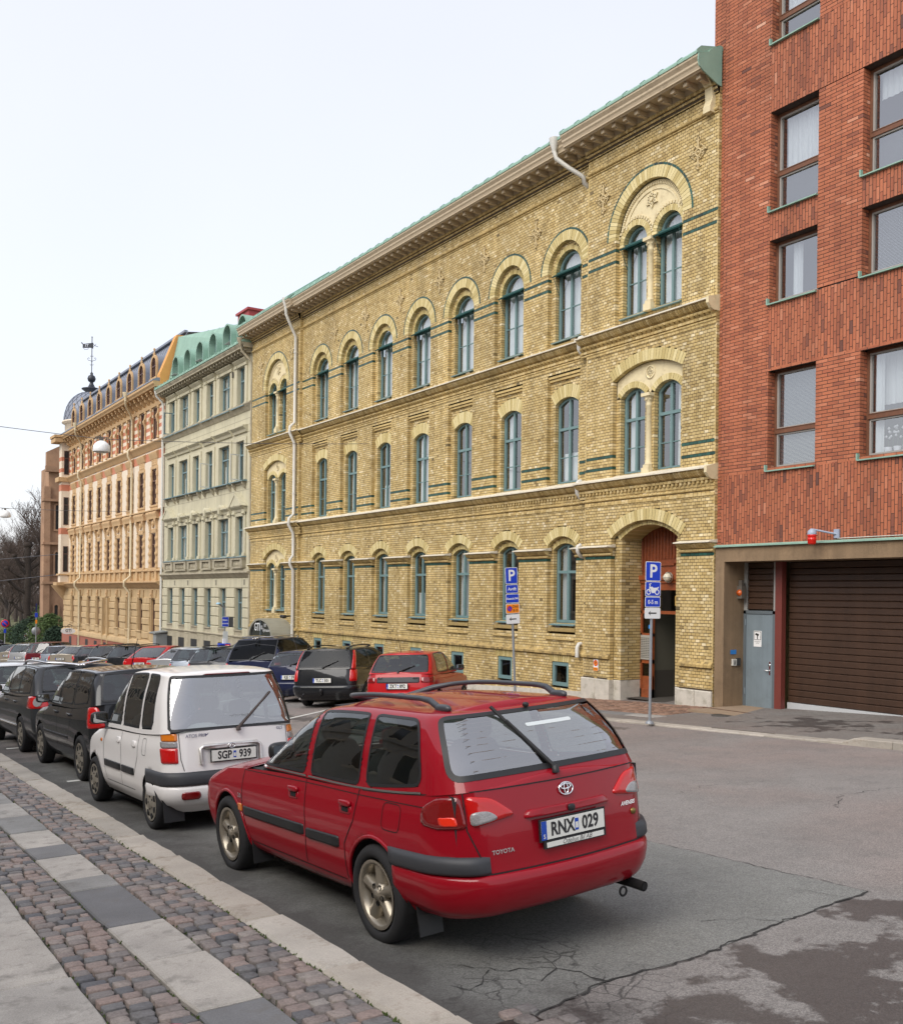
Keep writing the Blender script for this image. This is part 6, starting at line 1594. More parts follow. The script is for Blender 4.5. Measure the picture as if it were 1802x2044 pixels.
    def cap(s, M, k, crown, skip=None, n=5, m=0, dz=0.):
        R_ = s.P[k]
        for sd in (1, -1):
            vs = []
            for (x, y, z) in R_:
                for j in range(n + 1):
                    u = 1 - j / n; vs.append((x, y * u * sd, z + dz + crown * (1 - u * u) * min(1, y / .4)))
            fs = []
            for i in range(len(R_) - 1):
                for j in range(n):
                    xc = (R_[i][0] + R_[i + 1][0]) / 2; yc = (R_[i][1] + R_[i + 1][1]) / 2 * (1 - (j + .5) / n)
                    if skip and skip(xc, yc): continue
                    a, b = i * (n + 1) + j, (i + 1) * (n + 1) + j; q = (a, b, b + 1, a + 1); fs.append(q if sd > 0 else q[::-1])
            M.add(vs, fs, m, True)
        return M
def patch(M, fn, poly, off=.004, rings=3, pillow=None, tm=False, sd=1, m=0, step=.05):
    """a piece of skin following the body: fn maps the polygon's points onto the shell; pillow = height of the raised middle"""
    P = dens(poly, step); n = len(P); cx = sum(p[0] for p in P) / n; cy = sum(p[1] for p in P) / n
    sc = ([(1., off * .3), (.93, pillow)] + [(r, pillow) for r in (.6, .25)]) if pillow else [(1 - r / rings * .999, off) for r in range(rings)]
    vs = []
    if pillow: 
        for (x, y) in P: p, q = fn(x, y, sd, tm); vs.append(tuple(p - q * .004))
    for (k, o) in sc:
        for (x, y) in P: p, q = fn(cx + (x - cx) * k, cy + (y - cy) * k, sd, tm); vs.append(tuple(p + q * o))
    p, q = fn(cx, cy, sd, tm); vs.append(tuple(p + q * (pillow or off)))
    rn = (len(vs) - 1) // n; fs = []
    for r in range(rn - 1):
        for i in range(n): j = (i + 1) % n; fs.append((r * n + i, r * n + j, (r + 1) * n + j, (r + 1) * n + i))
    r = rn - 1
    for i in range(n): fs.append((r * n + i, r * n + (i + 1) % n, len(vs) - 1))
    M.add(vs, fs, m, True); return M
def stripe(M, fn, path, w=.008, off=.003, tm=False, sd=1, m=0, close=False, step=.05, wz=1.):
    """a thin line along the body"""
    P = []
    pp = path + ([path[0]] if close else [])
    for i in range(len(pp) - 1):
        a, b = pp[i], pp[i + 1]; n = max(1, int(math.dist(a, b) / step)); P += [(a[0] + (b[0] - a[0]) * j / n, a[1] + (b[1] - a[1]) * j / n) for j in range(n)]
    P.append(pp[-1]); Q = [fn(x, y, sd, tm) for x, y in P]; vs = []
    for i, (p, q) in enumerate(Q):
        d = Q[min(i + 1, len(Q) - 1)][0] - Q[max(i - 1, 0)][0]
        if close and i in (0, len(Q) - 1): d = Q[1][0] - Q[-2][0]
        b = np.cross(d, q); l = np.linalg.norm(b); b = b / l if l > 1e-9 else b
        vs += [tuple(p + q * off + b * w / 2), tuple(p + q * off - b * w / 2)]
    M.add(vs, [(2 * i, 2 * i + 1, 2 * i + 3, 2 * i + 2) for i in range(len(Q) - 1)], m, True); return M
def swell(M, fn, s0, s1, prof, sd=1, tm=False, m=0, step=.04, taper=.07, zs=None):
    """a moulding round the body: prof = (height, stand-off) from bottom to top, swept from s0 to s1; zs shifts heights along s"""
    n = max(4, int(abs(s1 - s0) / step)); vs = []; k = len(prof)
    for i in range(n + 1):
        s = s0 + (s1 - s0) * i / n; e = min(1, (min(i, n - i) / n * abs(s1 - s0)) / taper); e = math.sin(e * PI / 2)
        for j, (z, o) in enumerate(prof):
            p, q = fn(s, z + (zs(s) if zs else 0), sd, tm); q = q * (1, 1, .35); vs.append(tuple(p + q * (o * e - (.006 if o <= .004 else 0))))
    M.add(vs, [(i * k + j, (i + 1) * k + j, (i + 1) * k + j + 1, i * k + j + 1) for i in range(n) for j in range(k - 1)], m, True); return M
def blob(M, c, r, e=.5, n=10, m=0, e2=None):
    """rounded box (superellipsoid)"""
    e2 = e2 or e; f = lambda v, p: math.copysign(abs(v) ** p, v); vs, fs = [], []
    for i in range(n + 1):
        a = -PI / 2 + PI * i / n
        for j in range(2 * n):
            b = 2 * PI * j / (2 * n); vs.append((c[0] + r[0] * f(math.cos(a), e) * f(math.cos(b), e2), c[1] + r[1] * f(math.cos(a), e) * f(math.sin(b), e2), c[2] + r[2] * f(math.sin(a), e)))
    for i in range(n):
        for j in range(2 * n): l = (j + 1) % (2 * n); fs.append((i * 2 * n + j, i * 2 * n + l, (i + 1) * 2 * n + l, (i + 1) * 2 * n + j))
    return M.add(vs, fs, m, True)
_WH = {}
def wheel_meshes(r, wd, style, rr):
    k = (r, wd, style)
    if k in _WH: return _WH[k]
    T = MB(); T.lathe([(rr - .01, -wd * .30), (rr + .02, wd * .46), (r - .05, wd * .52), (r - .016, wd * .46), (r, wd * .34), (r, -wd * .4), (r - .02, -wd * .5), (rr, -wd * .5)], (0, 0, 0), 'y', 32)
    W_ = MB(); W_.lathe([(rr + .004, wd * .46), (rr - .014, wd * .47), (rr - .028, wd * .42), (rr - .04, wd * .1), (rr - .05, -.05)], (0, 0, 0), 'y', 32)
    if style == 'alloy5' or style == 'alloy':
        ns = 5
        for q in range(ns):
            a = 2 * PI * q / ns + .3; ca, sa = math.cos(a), math.sin(a); U_ = lambda u, v, h: (u * ca - v * sa, h, u * sa + v * ca)
            w0, w1, h0, h1, h2 = .042, .056, wd * .42, wd * .40, wd * .40; ro = rr - .012
            W_.add([U_(.03, -w0, h0 - .02), U_(.03, 0, h0), U_(.03, w0, h0 - .02), U_(rr * .55, -w0 * .82, h1 - .018), U_(rr * .55, 0, h1), U_(rr * .55, w0 * .82, h1 - .018), U_(ro, -w1 * 1.1, h2 - .02), U_(ro, 0, h2), U_(ro, w1 * 1.1, h2 - .02),
                    U_(.03, -w0, h0 - .09), U_(rr * .55, -w0, h1 - .09), U_(ro, -w1, h2 - .08), U_(.03, w0, h0 - .09), U_(rr * .55, w0, h1 - .09), U_(ro, w1, h2 - .08)],
                   [(0, 1, 4, 3), (1, 2, 5, 4), (3, 4, 7, 6), (4, 5, 8, 7), (9, 0, 3, 10), (10, 3, 6, 11), (2, 12, 13, 5), (5, 13, 14, 8)], 0, True)
            W_.lathe([(.001, h0 - .028), (.016, h0 - .028), (.018, h0 - .0)], (.062 * math.cos(a + PI / 5), 0, .062 * math.sin(a + PI / 5)), 'y', 8, 1)
        W_.lathe([(.085, wd * .42 - .05), (.08, wd * .42 - .012), (.04, wd * .42 - .002), (.038, wd * .42 + .006), (.001, wd * .42 + .01)], (0, 0, 0), 'y', 20)
    else:
        W_.lathe([(rr - .02, wd * .40), (rr * .55, wd * .47), (rr * .3, wd * .44), (.04, wd * .5), (.001, wd * .5)], (0, 0, 0), 'y', 28)
        ns = 7
        for q in range(ns):
            a = 2 * PI * q / ns; c = (rr * .74 * math.cos(a), 0, rr * .74 * math.sin(a)); W_.lathe([(.001, wd * .475), (.034, wd * .475), (.036, wd * .40)], c, 'y', 10, 1)
        for q in range(5): a = 2 * PI * q / 5; W_.lathe([(.001, wd * .475), (.012, wd * .475), (.012, wd * .42)], (.07 * math.cos(a), 0, .07 * math.sin(a)), 'y', 8, 1)
    D = MB().lathe([(rr - .03, -.02), (.001, -.02)], (0, 0, 0), 'y', 20)
    hub = m_alloy if style.startswith('alloy') else m_steelw
    W_.extend(D) if False else None
    _WH[k] = (T.mesh('wheel', m_tyre), W_.mesh('rim', [hub, m_under]), D.mesh('brake_disc', m_under))
    return _WH[k]
def frame_at(x, y, ang, dz=0., roll=0.):
    """ground-following placement; ang = heading measured from +y towards +x (degrees)"""
    a = math.radians(ang); n = Vector((-.018 - roll, .045 if y < Y_FLAT - 1 else 0, 1)).normalized()
    f = Vector((math.sin(a), math.cos(a), 0)); f = (f - n * f.dot(n)).normalized(); l = n.cross(f)
    m = Matrix((f, l, n)).transposed()
    return (x, y, gz(x, y) + dz), m.to_euler()
def number_plate(parent, loc, text, w=.50, h=.115, eu=True, rot=None, nm='licence_plate', slant=0.):
    P = MB(); hw = w / 2
    P.box(-.006, .004, -hw - .012, hw + .012, -h / 2 - .012, h / 2 + .012, 2); P.box(-.010, .0, -hw, hw, -h / 2, h / 2)
    if eu: P.box(-.0112, .0, hw - .042, hw, -h / 2, h / 2, 3)
    a, b = text.split(' ')
    off = -.02 if eu else 0
    put_text(P, a, h * 1.0, (-.0118, .105 * w / .5 + off, -.002), (0, -1, 0), (0, 0, 1), 1, bold=.03, sx=.80); put_text(P, b, h * 1.0, (-.0118, -.125 * w / .5 + off * .5, -.002), (0, -1, 0), (0, 0, 1), 1, bold=.03, sx=.80)
    P.box(-.0115, .0, -.022 + off, .008 + off, -h * .32, h * .32, 3); P.box(-.0118, .0, -.018 + off, .004 + off, -h * .2, h * .12)
    if eu: put_text(P, 'S', h * .32, (-.0122, hw - .021, -h * .32), (0, -1, 0), (0, 0, 1), 0, bold=.02)
    return part(nm, P, [m_plate, m_ink, m_blk, m_eu], parent, loc, rot)
def car(name, label, cat, pos, spec, pm, group=None, glass=None):
    """shell, glass, lamps, wheels and trim common to all the cars; returns the thing and its shells"""
    loc, rot = pos; S = spec; t = thing(name, label, cat, loc, group=group, rot=rot); t.scale = (1, S.get('wide', 1), 1); g = glass or m_cglass
    lo, gh = Shell(S['lower'], S.get('res', .05), S.get('sub', 4)), Shell(S['upper'], S.get('res', .05), S.get('sub', 4))
    B = MB(); ar = [(x, S['wr'], S['wr'] + S.get('gap', .055)) for x in S['axles']]
    lo.faces(B, S.get('lcuts', ()), ar)
    ub, ut = S['upper'][0], S['upper'][-1]
    inside = lambda x, y: ub['xr'] + .10 < x < ub['xf'] - .02 and y < ub['w'] - .06
    lo.cap(B, lo.nk - 1, S.get('hood_crown', .05), inside)
    cuts = [('side', p) for p in S['side_windows']] + [('rear', S['rear_window'])] + [('front', S['windscreen'])]
    gh.faces(B, cuts); gh.cap(B, gh.nk - 1, S.get('roof_crown', .03))
    body = part('body', B, pm, t)
    for nm, fn, poly, sds, w in [('side_window', gh.side, p, (1, -1), .022) for p in S['side_windows']] + [('rear_window', gh.rear, S['rear_window'], (1,), S.get('rear_band', .03)), ('windscreen', gh.front, S['windscreen'], (1,), .04)]:
        for sd in sds:
            G = MB(); patch(G, fn, poly, .002, 4, tm=True, sd=sd, step=.07); wpart = part(nm, G, (m_crear if nm == 'rear_window' and S.get('dusty') else g), t)
            F = MB(); c0 = (sum(p[0] for p in poly) / len(poly), sum(p[1] for p in poly) / len(poly)); stripe(F, fn, [(c0[0] + (p[0] - c0[0]) * .985, c0[1] + (p[1] - c0[1]) * .985) for p in poly], w, .004, True, sd, close=True, step=.04)
            part('window_rubber', F, m_blk, wpart)
    # dark inside: tub, roof lining, seats
    I = MB(); xa, xb = ub['xf'] - .25, ub['xr'] + .12; wi = ub['w'] - .07; zb = ub['zm'] - .01; zf = S['wr'] * 1.3
    for y in (-wi, wi): I.quad((xa, y, zf), (xb, y, zf), (xb, y, ub['zr'] - .03), (xa, y, zb - .02))
    I.quad((xa, -wi, zf), (xa, wi, zf), (xb, wi, zf), (xb, -wi, zf)); I.quad((xa, -wi, zf), (xa, wi, zf), (xa, wi, zb - .04), (xa, -wi, zb - .04)); I.quad((xb, -wi, zf), (xb, wi, zf), (xb, wi, ub['zr'] - .06), (xb, -wi, ub['zr'] - .06))
    wt = ut['w'] - .03; I.quad((ut['xf'] - .04, -wt, ut['zm'] - .04), (ut['xf'] - .04, wt, ut['zm'] - .04), (ut['xr'] + .04, wt, ut['zr'] - .03), (ut['xr'] + .04, -wt, ut['zr'] - .03))
    I.box(xa - .1, xa + .3, -wi, wi, zb - .2, zb - .05)
    part('cabin_lining', I, m_dark, t)
    for x in S.get('seats', ()):
        for y in (-.36, .36):
            Q = MB(); blob(Q, (x, y, zf + .38), (.10, .23, .40), .45); blob(Q, (x - .06, y, zf + .86), (.05, .13, .09), .6); part('seat', Q, mat('seat_cloth', (.05, .05, .055), .95), t)
    U = MB(); U.box(S['lower'][0]['xf'] - .3, S['lower'][0]['xr'] + .75, -.62, .62, S['lower'][0]['zm'] - .06, S['lower'][0]['zm'] + .12)
    for (ax, az, arr) in ar:
        for sd in (1, -1):
            y0, y1 = sd * (S['lower'][2]['w'] - .015), sd * .45; pr = [(arr * math.cos(a), arr * math.sin(a)) for a in [-.35 + (PI + .7) * k / 18 for k in range(19)]]
            for k in range(18):
                (a, b), (c, d) = pr[k], pr[k + 1]; U.quad((ax + a, y0, az + b), (ax + c, y0, az + d), (ax + c, y1, az + d), (ax + a, y1, az + b))
            U.poly([(ax + a, y1, az + b) for a, b in pr])
    part('wheel_arches', U, m_under, t)
    tm_, rm, dm_ = wheel_meshes(S['wr'], S.get('wwd', .19), S.get('wstyle', 'cover'), S['rim'])
    for ax in S['axles']:
        for sd in (1, -1):
            w = part('wheel', tm_, None, t, (ax, sd * (S['lower'][2]['w'] - .085), S['wr']), (0, 0, 0 if sd > 0 else PI)); part('rim', rm, None, w); part('brake_disc', dm_, None, w)
    return t, lo, gh, body
def lamp(t, fn, poly, m, name='tail_lamp', pillow=.012, tm=False, sds=(1, -1), mirror=True):
    """lens on the body; rear/front polygons are mirrored by the sign of s"""
    out = []
    for sd in sds:
        P = MB(); pl = [(x * sd, y) for x, y in poly] if mirror else poly
        patch(P, fn, pl, .004, pillow=pillow, tm=tm, sd=sd, step=.03); out.append(part(name, P, m, t))
    return out
def rails(t, gh, x0, x1, m, h=.055, r=.018, inset=.04, tip=.10, name='roof_rail'):
    for sd in (1, -1):
        P = MB(); pts = []; n = 14
        for i in range(n + 1):
            u = i / n; x = x0 + (x1 - x0) * u; p, q = gh.side(x, .97, sd, True); lift = h * min(1, min(u, 1 - u) / tip) ** .6 if 0 < u < 1 else 0
            pts.append((x, p[1] - sd * inset, p[2] + .012 + lift))
        P.tube(pts, [r * (1.25 if i in (0, 1, n - 1, n) else 1) for i in range(n + 1)], 8)
        for e in (0, n): blob(P, (pts[e][0] + (.03 if e else -.03) * (1 if x0 > x1 else -1) * -1, pts[e][1], pts[e][2] + .005), (.09, r * 1.5, .028), .8, 8)
        part(name, P, m, t)
def mirror_(t, gh, x, m, sd=1, z=None, cap_m=None):
    p, q = gh.side(x, .06, sd, True); P = MB(); y = p[1] + sd * .13; zz = (z or p[2] + .05)
    blob(P, (x, y, zz), (.055, .105, .075), .6); P.tube([tuple(p), (x + .01, y - sd * .06, zz - .05)], .022, 6)
    P.add([(x - .056, y + a * .085, zz + b * .055) for a, b in ((-1, -1), (1, -1), (1, 1), (-1, 1))], [(0, 1, 2, 3)], 1)
    return part('door_mirror', P, [m, mat('mirror_glass', (.55, .58, .6), .03, 1.)], t)
def wiper(t, gh, s0, t0, s1, t1, fn=None, m=None):
    fn = fn or gh.rear; P = MB(); a, qa = fn(s0, t0, 1, True); b, qb = fn(s1, t1, 1, True); a = Vector(a) + Vector(qa) * .03; b = Vector(b) + Vector(qb) * .022
    P.tube([a, a.lerp(b, .5), b], [.016, .013, .010], 6); P.lathe([(.001, .02), (.024, .015), (.026, -.03)], tuple(a), 'z', 10)
    c = a.lerp(b, .30) - Vector(qb) * .012; d = a.lerp(b, 1.32) - Vector(qb) * .012
    if (d - c).length > .1: P.tube([c, d], .013, 5)
    return part('rear_wiper', P, m or m_blk, t)
def gen(L, W, H, wr=.31, bf=.80, bm=.92, br=.98, hood=1.0, ws=.75, deck=0., rg=.42, wb=2.6, fo=.9, rim=.2, splits=(), win_top=.69, rwin=(.70, .60, .10, .70), res=.08, sub=3, style='cover', gw=.945, rw=.70, zlow=.21, tail=.10, glz=.0, cw=.16, cr=.16, br_=.06, seats=(.15, -.85), rcut=.10, rpil=.28):
    xf, xr, w = L / 2, -L / 2, W / 2
    lo = [dict(zf=zlow, zm=zlow, zr=zlow, w=.86 * w, xf=xf - .14, xr=xr + .13), dict(zf=.31, zm=.31, zr=.31, w=.945 * w, xf=xf - .05, xr=xr + .03), dict(zf=.47, zm=.47, zr=.47, w=.99 * w, xf=xf, xr=xr),
          dict(zf=.63, zm=.64, zr=.65, w=w, xf=xf - .01, xr=xr + .015), dict(zf=(.63 + bf) / 2 + .02, zm=(.64 + bm) / 2 + .03, zr=(.65 + br) / 2 + .03, w=.995 * w, xf=xf - .09, xr=xr + .02 + tail * .4), dict(zf=bf, zm=bm, zr=br, w=.955 * w, xf=xf - .36, xr=xr + tail)]
    xc, xb = xf - hood, xr + deck + tail; up = []
    for f, k in ((0, gw), (.52, gw - .065), (.86, gw - .15), (.965, rw + .05), (1., rw - .03)):
        zr_ = br + .005 + (H - .04 - br) * f; up.append(dict(zf=bm + .0 + (H - .06 - bm) * f, zm=bm + .02 + (H - bm - .02) * f - .0, zr=zr_, w=k * w, xf=xc - (ws + .12) * f ** 1.15, xr=xb + rg * f ** (1.05 + glz), cf=.22, cr=cr, cw=cw, bf=.22, br=br_, tp=.03))
    sp = [xc - .22] + list(splits); sw = []
    tf = lambda x0: x0 - (ws + .1) * win_top * .95
    for i in range(len(sp) - 1):
        a, b = sp[i], sp[i + 1]
        if i == 0: P = [(b + .04, .06), (a, .06), (a - (ws + .1) * .30, win_top * .5), (max(b + .12, tf(a) + .02), win_top), (b + .04, win_top)]
        elif i == len(sp) - 2: P = [(b, .07), (a - .04, .06), (a - .04, win_top), (max(b + rpil * rg + .02, b + .05) if rg > .1 else b + .03, win_top)]
        else: P = [(b + .04, .06), (a - .04, .06), (a - .04, win_top), (b + .04, win_top)]
        sw.append(rpoly(P, .05, 3))
    a, b, c, d = rwin
    ax = (xf - fo, xf - fo - wb)
    return dict(lower=lo, upper=up, axles=ax, wr=wr, rim=rim, wstyle=style, side_windows=sw, rear_window=rpoly([(-a * w, c), (a * w, c), (b * w, d), (-b * w, d)], .06, 3),
                windscreen=rpoly([(-.78 * w, .05), (.78 * w, .05), (.62 * w, .74), (-.62 * w, .74)], .06, 3), res=res, sub=sub, seats=seats)
def zpoly(*p): return list(p)
# ---- the red estate car in front
HS = dict(lower=[dict(zf=.23, zm=.23, zr=.30, w=.76, xf=2.1, xr=-2.14), dict(zf=.31, zm=.31, zr=.35, w=.84, xf=2.2, xr=-2.25, cr=.34, cw=.32), dict(zf=.47, zm=.47, zr=.50, w=.88, xf=2.26, xr=-2.32, cr=.40, cw=.34, br=.10), dict(zf=.64, zm=.64, zr=.66, w=.89, xf=2.25, xr=-2.31, cr=.40, cw=.34, br=.10),
    dict(zf=.76, zm=.80, zr=.88, w=.885, xf=2.16, xr=-2.29, cr=.40, cw=.30, br=.10), dict(zf=.86, zm=1.0, zr=1.12, w=.85, xf=1.85, xr=-2.25, cr=.32, cw=.24, br=.10)],
    upper=[dict(zf=.99, zm=1.01, zr=1.12, w=.845, xf=1.02, xr=-2.245, cr=.28, cw=.22, br=.10, bf=.25, tp=.04), dict(zf=1.22, zm=1.26, zr=1.33, w=.785, xf=.60, xr=-2.12, cr=.22, cw=.18, br=.09, bf=.25, tp=.04), dict(zf=1.41, zm=1.455, zr=1.48, w=.715, xf=.26, xr=-1.99, cr=.2, cw=.16, br=.08, bf=.25, tp=.05),
    dict(zf=1.49, zm=1.545, zr=1.55, w=.655, xf=.05, xr=-1.90, cr=.18, cw=.15, br=.07, bf=.25, tp=.05), dict(zf=1.51, zm=1.57, zr=1.565, w=.56, xf=-.08, xr=-1.80, cr=.15, cw=.14, br=.06, bf=.25, tp=.05)],
    dusty=1, axles=(1.36, -1.27), wr=.335, rim=.232, wwd=.2, wstyle='alloy5', gap=.05, res=.03, sub=7, roof_crown=.035, seats=(.25, -.75), rear_band=.04,
    side_windows=[rpoly([(-.17, .05), (.86, .05), (.62, .27), (.16, .655), (-.17, .675)], .05, 4), rpoly([(-1.03, .05), (-.27, .05), (-.27, .675), (-.98, .675)], .05, 4), rpoly([(-1.83, .08), (-1.13, .05), (-1.08, .675), (-1.60, .655)], .08, 5)],
    rear_window=rpoly([(-.80, .10), (.80, .10), (.66, .70), (-.66, .70)], .09, 5), windscreen=rpoly([(-.7, .05), (.7, .05), (.56, .72), (-.56, .72)], .06, 3))
p_red = paint('deep_red', (.27, .002, .010), .45)
t, lo, gh, body = car('estate_car', 'deep red estate car with black roof rails and a raised rear wiper, nearest the camera', 'car', frame_at(4.15, 7.27, -1.5, .01, .036), HS, p_red, 'cars parked along the near kerb')
# bumper, trim
def add(nm, fn, poly, m, pillow, sds=(1,), tm=False, parent=None, mir=True, step=.03):
    r = []
    for sd in sds:
        P = MB(); patch(P, fn, [(a * sd, b) for a, b in poly] if mir and fn.__name__ != 'side' else poly, .004, pillow=pillow, tm=tm, sd=sd, step=step); r.append(part(nm, P, m, parent or t))
    return r
P = MB(); swell(P, lo.rear, -1.48, 1.48, [(.335, .0), (.345, .012), (.38, .022), (.45, .030), (.53, .034), (.575, .032), (.598, .018), (.604, .0)], taper=.05); part('rear_bumper', P, p_red, t)
for sd in (1, -1):
    P = MB(); swell(P, lo.rear, sd * .62, sd * 1.52, [(.606, .0), (.61, .03), (.625, .042), (.68, .040), (.712, .028), (.72, .0)], taper=.12, zs=lambda s: -.03 * max(0, abs(s) - .9)); part('bumper_corner', P, m_bump, t)
add('tail_lamp', lo.rear, rpoly([(.735, .89), (.95, .88), (1.10, .90), (1.07, 1.0), (.92, 1.075), (.755, 1.09)], .04), m_dred, .014, (1, -1))
add('tail_lamp', lo.rear, rpoly([(.40, .945), (.725, .895), (.735, 1.09), (.56, 1.065)], .05), m_red, .014, (1, -1))
add('reversing_lamp', lo.rear, rpoly([(.52, .935), (.72, .90), (.72, .985), (.60, .995)], .05), m_clear, .020, (1, -1))
add('indicator_lens', lo.rear, rpoly([(.79, .905), (.92, .90), (.93, .955), (.80, .965)], .02), mat('bright_red_lamp', (.75, .03, .01), .15, coat=.5), .018, (1, -1))
L_ = MB()
stripe(L_, lo.rear, [(-.74, 1.10), (-.745, .88), (-.64, .62)], .009, .003); stripe(L_, lo.rear, [(.74, 1.10), (.745, .88), (.64, .62)], .009, .003); stripe(L_, lo.rear, [(-1.0, .608), (1.0, .608)], .010, .006); stripe(L_, lo.rear, [(-.84, 1.112), (.84, 1.112)], .008, .003)
for sd in (1, -1):
    for p in ([(1.0, .99), (1.02, .60), (.96, .42), (.88, .34)], [(-.22, 1.02), (-.23, .60), (-.18, .36)], [(-1.07, 1.06), (-1.0, .80), (-.86, .62), (-.84, .36)], [(.86, .345), (-.80, .345)], [(-1.95, 1.10), (-1.6, 1.075), (-1.1, 1.045)], [(1.0, .945), (-.2, .975), (-1.05, .985), (-1.9, 1.0)]): stripe(L_, lo.side, p, .009 if p[0][1] != .945 else .006, .0025, sd=sd)
    stripe(L_, lo.side, rpoly([(-1.38, .80), (-1.60, .80), (-1.62, .98), (-1.40, .98)], .05), .006, .0025, sd=sd, close=True)
part('panel_gap', L_, mat('panel_gap_black', (.012, .003, .004), .7), t, kind='stuff')
for sd in (1, -1):
    for a, b in ((1.0, -.20), (-.245, -.78)):
        add_ = MB(); patch(add_, lo.side, rpoly([(a, .565), (a, .64), (b, .655), (b, .575)], .02), .004, pillow=.016, sd=sd); part('rub_strip', add_, m_blk, t)
    P = MB(); patch(P, lo.side, rpoly([(1.02, .585), (1.02, .65), (1.10, .65), (1.10, .585)], .01), .003, pillow=.010, sd=sd); part('side_repeater', P, m_orange, t)
    for x in (-.02, -.88):
        P = MB(); patch(P, lo.side, rpoly([(x - .10, .835), (x + .09, .83), (x + .10, .91), (x - .06, .925)], .05), .003, pillow=.006, sd=sd); q, n_ = lo.side(x, .905, sd); blob(P, tuple(q + n_ * .012), (.085, .018, .022), .6, 8); k = len(P.f); patch(P, lo.side, rpoly([(x - .06, .845), (x + .05, .845), (x + .05, .885), (x - .05, .885)], .03), .003, pillow=.009, sd=sd, m=1)
        part('door_handle', P, [p_red, m_under], t)
    for p in HS['side_windows']:
        P = MB(); b = sorted(x for x, y in p); stripe(P, gh.side, [(b[0] - .03, .022), (b[-1] + .03, .022)], .013, .006, True, sd, step=.06); part('window_chrome', P, m_chrome, t)
    P = MB(); f = MB()
    for (ax, dx) in ((-1.27, -.42), (1.36, -.42)):
        q, n_ = lo.side(ax + dx, .42, sd); f.prism([(q[0], q[1] - sd * .02, .40), (q[0], q[1] - sd * .20, .40), (q[0] - .05, q[1] - sd * .19, .15), (q[0] - .05, q[1] - sd * .01, .15)], (-.012, 0, 0))
    part('mud_flaps', f, m_blk, t, kind='stuff')
    for ax in HS['axles']:          # rolled wheel-arch lips
        A = MB(); pts = []; rr_ = .335 + .056
        for k in range(23):
            a = -.12 + (PI + .24) * k / 22; x, z = ax + rr_ * math.cos(a), .335 + rr_ * math.sin(a)
            if z < .30: z = .30
            q, n_ = lo.side(x, z, sd); pts.append((x, q[1] - sd * .004, z))
        A.tube(pts, .016, 6); part('wheel_arch_lip', A, p_red, t)
mirror_(t, gh, .87, m_blk, 1); mirror_(t, gh, .87, p_red, -1)
rails(t, gh, -.10, -1.62, mat('dark_grey_rail', (.045, .05, .058), .4), .06, .019, .05)
W0 = wiper(t, gh, .05, .075, .24, .50); 
pl = number_plate(t, lo.rear(0, .82)[0] + np.array((-.022, 0, 0)), 'RNX 029', .53, .118)
P = MB(); P.box(-.014, .0, -.27, .25, -.115, -.066, 0); P.box(-.016, .0, -.25, .23, -.108, -.076, 1); put_text(P, 'Odelius Bil AB', .042, (-.0165, -.02, -.092), (0, -1, 0), (0, 0, 1), 2, shear=.3); part('plate_frame', P, [m_blk, m_plate, m_ink], pl)
add('plate_recess_lip', lo.rear, rpoly([(-.37, .905), (.36, .905), (.33, .955), (-.34, .955)], .03), p_red, .028)
P = MB(); blob(P, tuple(lo.rear(0, .93)[0] + np.array((-.035, 0, 0))), (.012, .028, .022), .6, 8); part('tailgate_button', P, m_blk, t)
c, n_ = lo.rear(0, 1.045); P = MB(); u = Vector((n_[2], 0, -n_[0])).normalized(); u = u if u.z > 0 else -u
def ell(a, b, oy=0, oz=0): return [tuple(Vector(c) + Vector(n_) * .01 + Vector((0, 1, 0)) * (oy + a * math.cos(k * PI / 10)) + u * (oz + b * math.sin(k * PI / 10))) for k in range(21)]
for a, b, oz in ((.058, .040, 0), (.042, .016, .013), (.016, .036, .0)): P.tube(ell(a, b, 0, oz), .0055, 6, caps=False)
part('emblem', P, m_chrome, t)
for tx_, s_, z_, sz, sh in (('TOYOTA', .53, .735, .036, 0), ('AVENSIS', -.55, .862, .036, .35)):
    c, n_ = lo.rear(s_, z_); c2, _ = lo.rear(s_ - .02, z_); r_ = Vector(c2 - c).normalized(); u2 = Vector(n_).cross(r_); u2 = u2 if u2.z > 0 else -u2
    P = MB(); put_text(P, tx_, sz, tuple(c + n_ * .008), r_, u2, bold=.03, shear=sh, sx=1.05); part('badge_lettering', P, m_chrome, t)
c, n_ = lo.side(1.06, .72); P = MB(); put_text(P, '2.0', .055, tuple(c + n_ * .006), (-1, 0, 0), (0, 0, 1), bold=.02); part('badge_lettering', P, m_chrome, t)
P = MB(); c, n_ = lo.rear(-.60, .80); P.lathe([(.001, -.012), (.02, -.012), (.022, 0)], tuple(c), 'x', 10); part('lock', P, mat('brass_lock', (.25, .18, .06), .4, .8), t)
P = MB(); P.tube([(-1.95, -.60, .30), (-2.20, -.60, .30), (-2.31, -.61, .29)], .034, 10, caps=False); P.tube([(-2.2, -.60, .30), (-2.31, -.61, .29)], .026, 10); part('exhaust_pipe', P, m_under, t)
P = MB(); P.tube([(-2.27, -.45 + .03 * math.cos(k * PI / 6), .285 + .03 * math.sin(k * PI / 6)) for k in range(13)], .008, 6, caps=False); part('towing_eye', P, m_under, t)
P = MB(); c, n_ = gh.rear(.0, .76, 1, True); blob(P, tuple(c + n_ * .02), (.02, .02, .016), .7, 8); part('washer_jet', P, m_blk, t)
P = MB(); 
for k in range(9):
    stripe(P, gh.rear, [(-.62 + .006 * k, .14 + .058 * k), (.62 - .006 * k, .14 + .058 * k)], .003, .001, True)
part('heater_lines', P, mat('heater_brown', (.10, .07, .05), .6), t, kind='stuff')
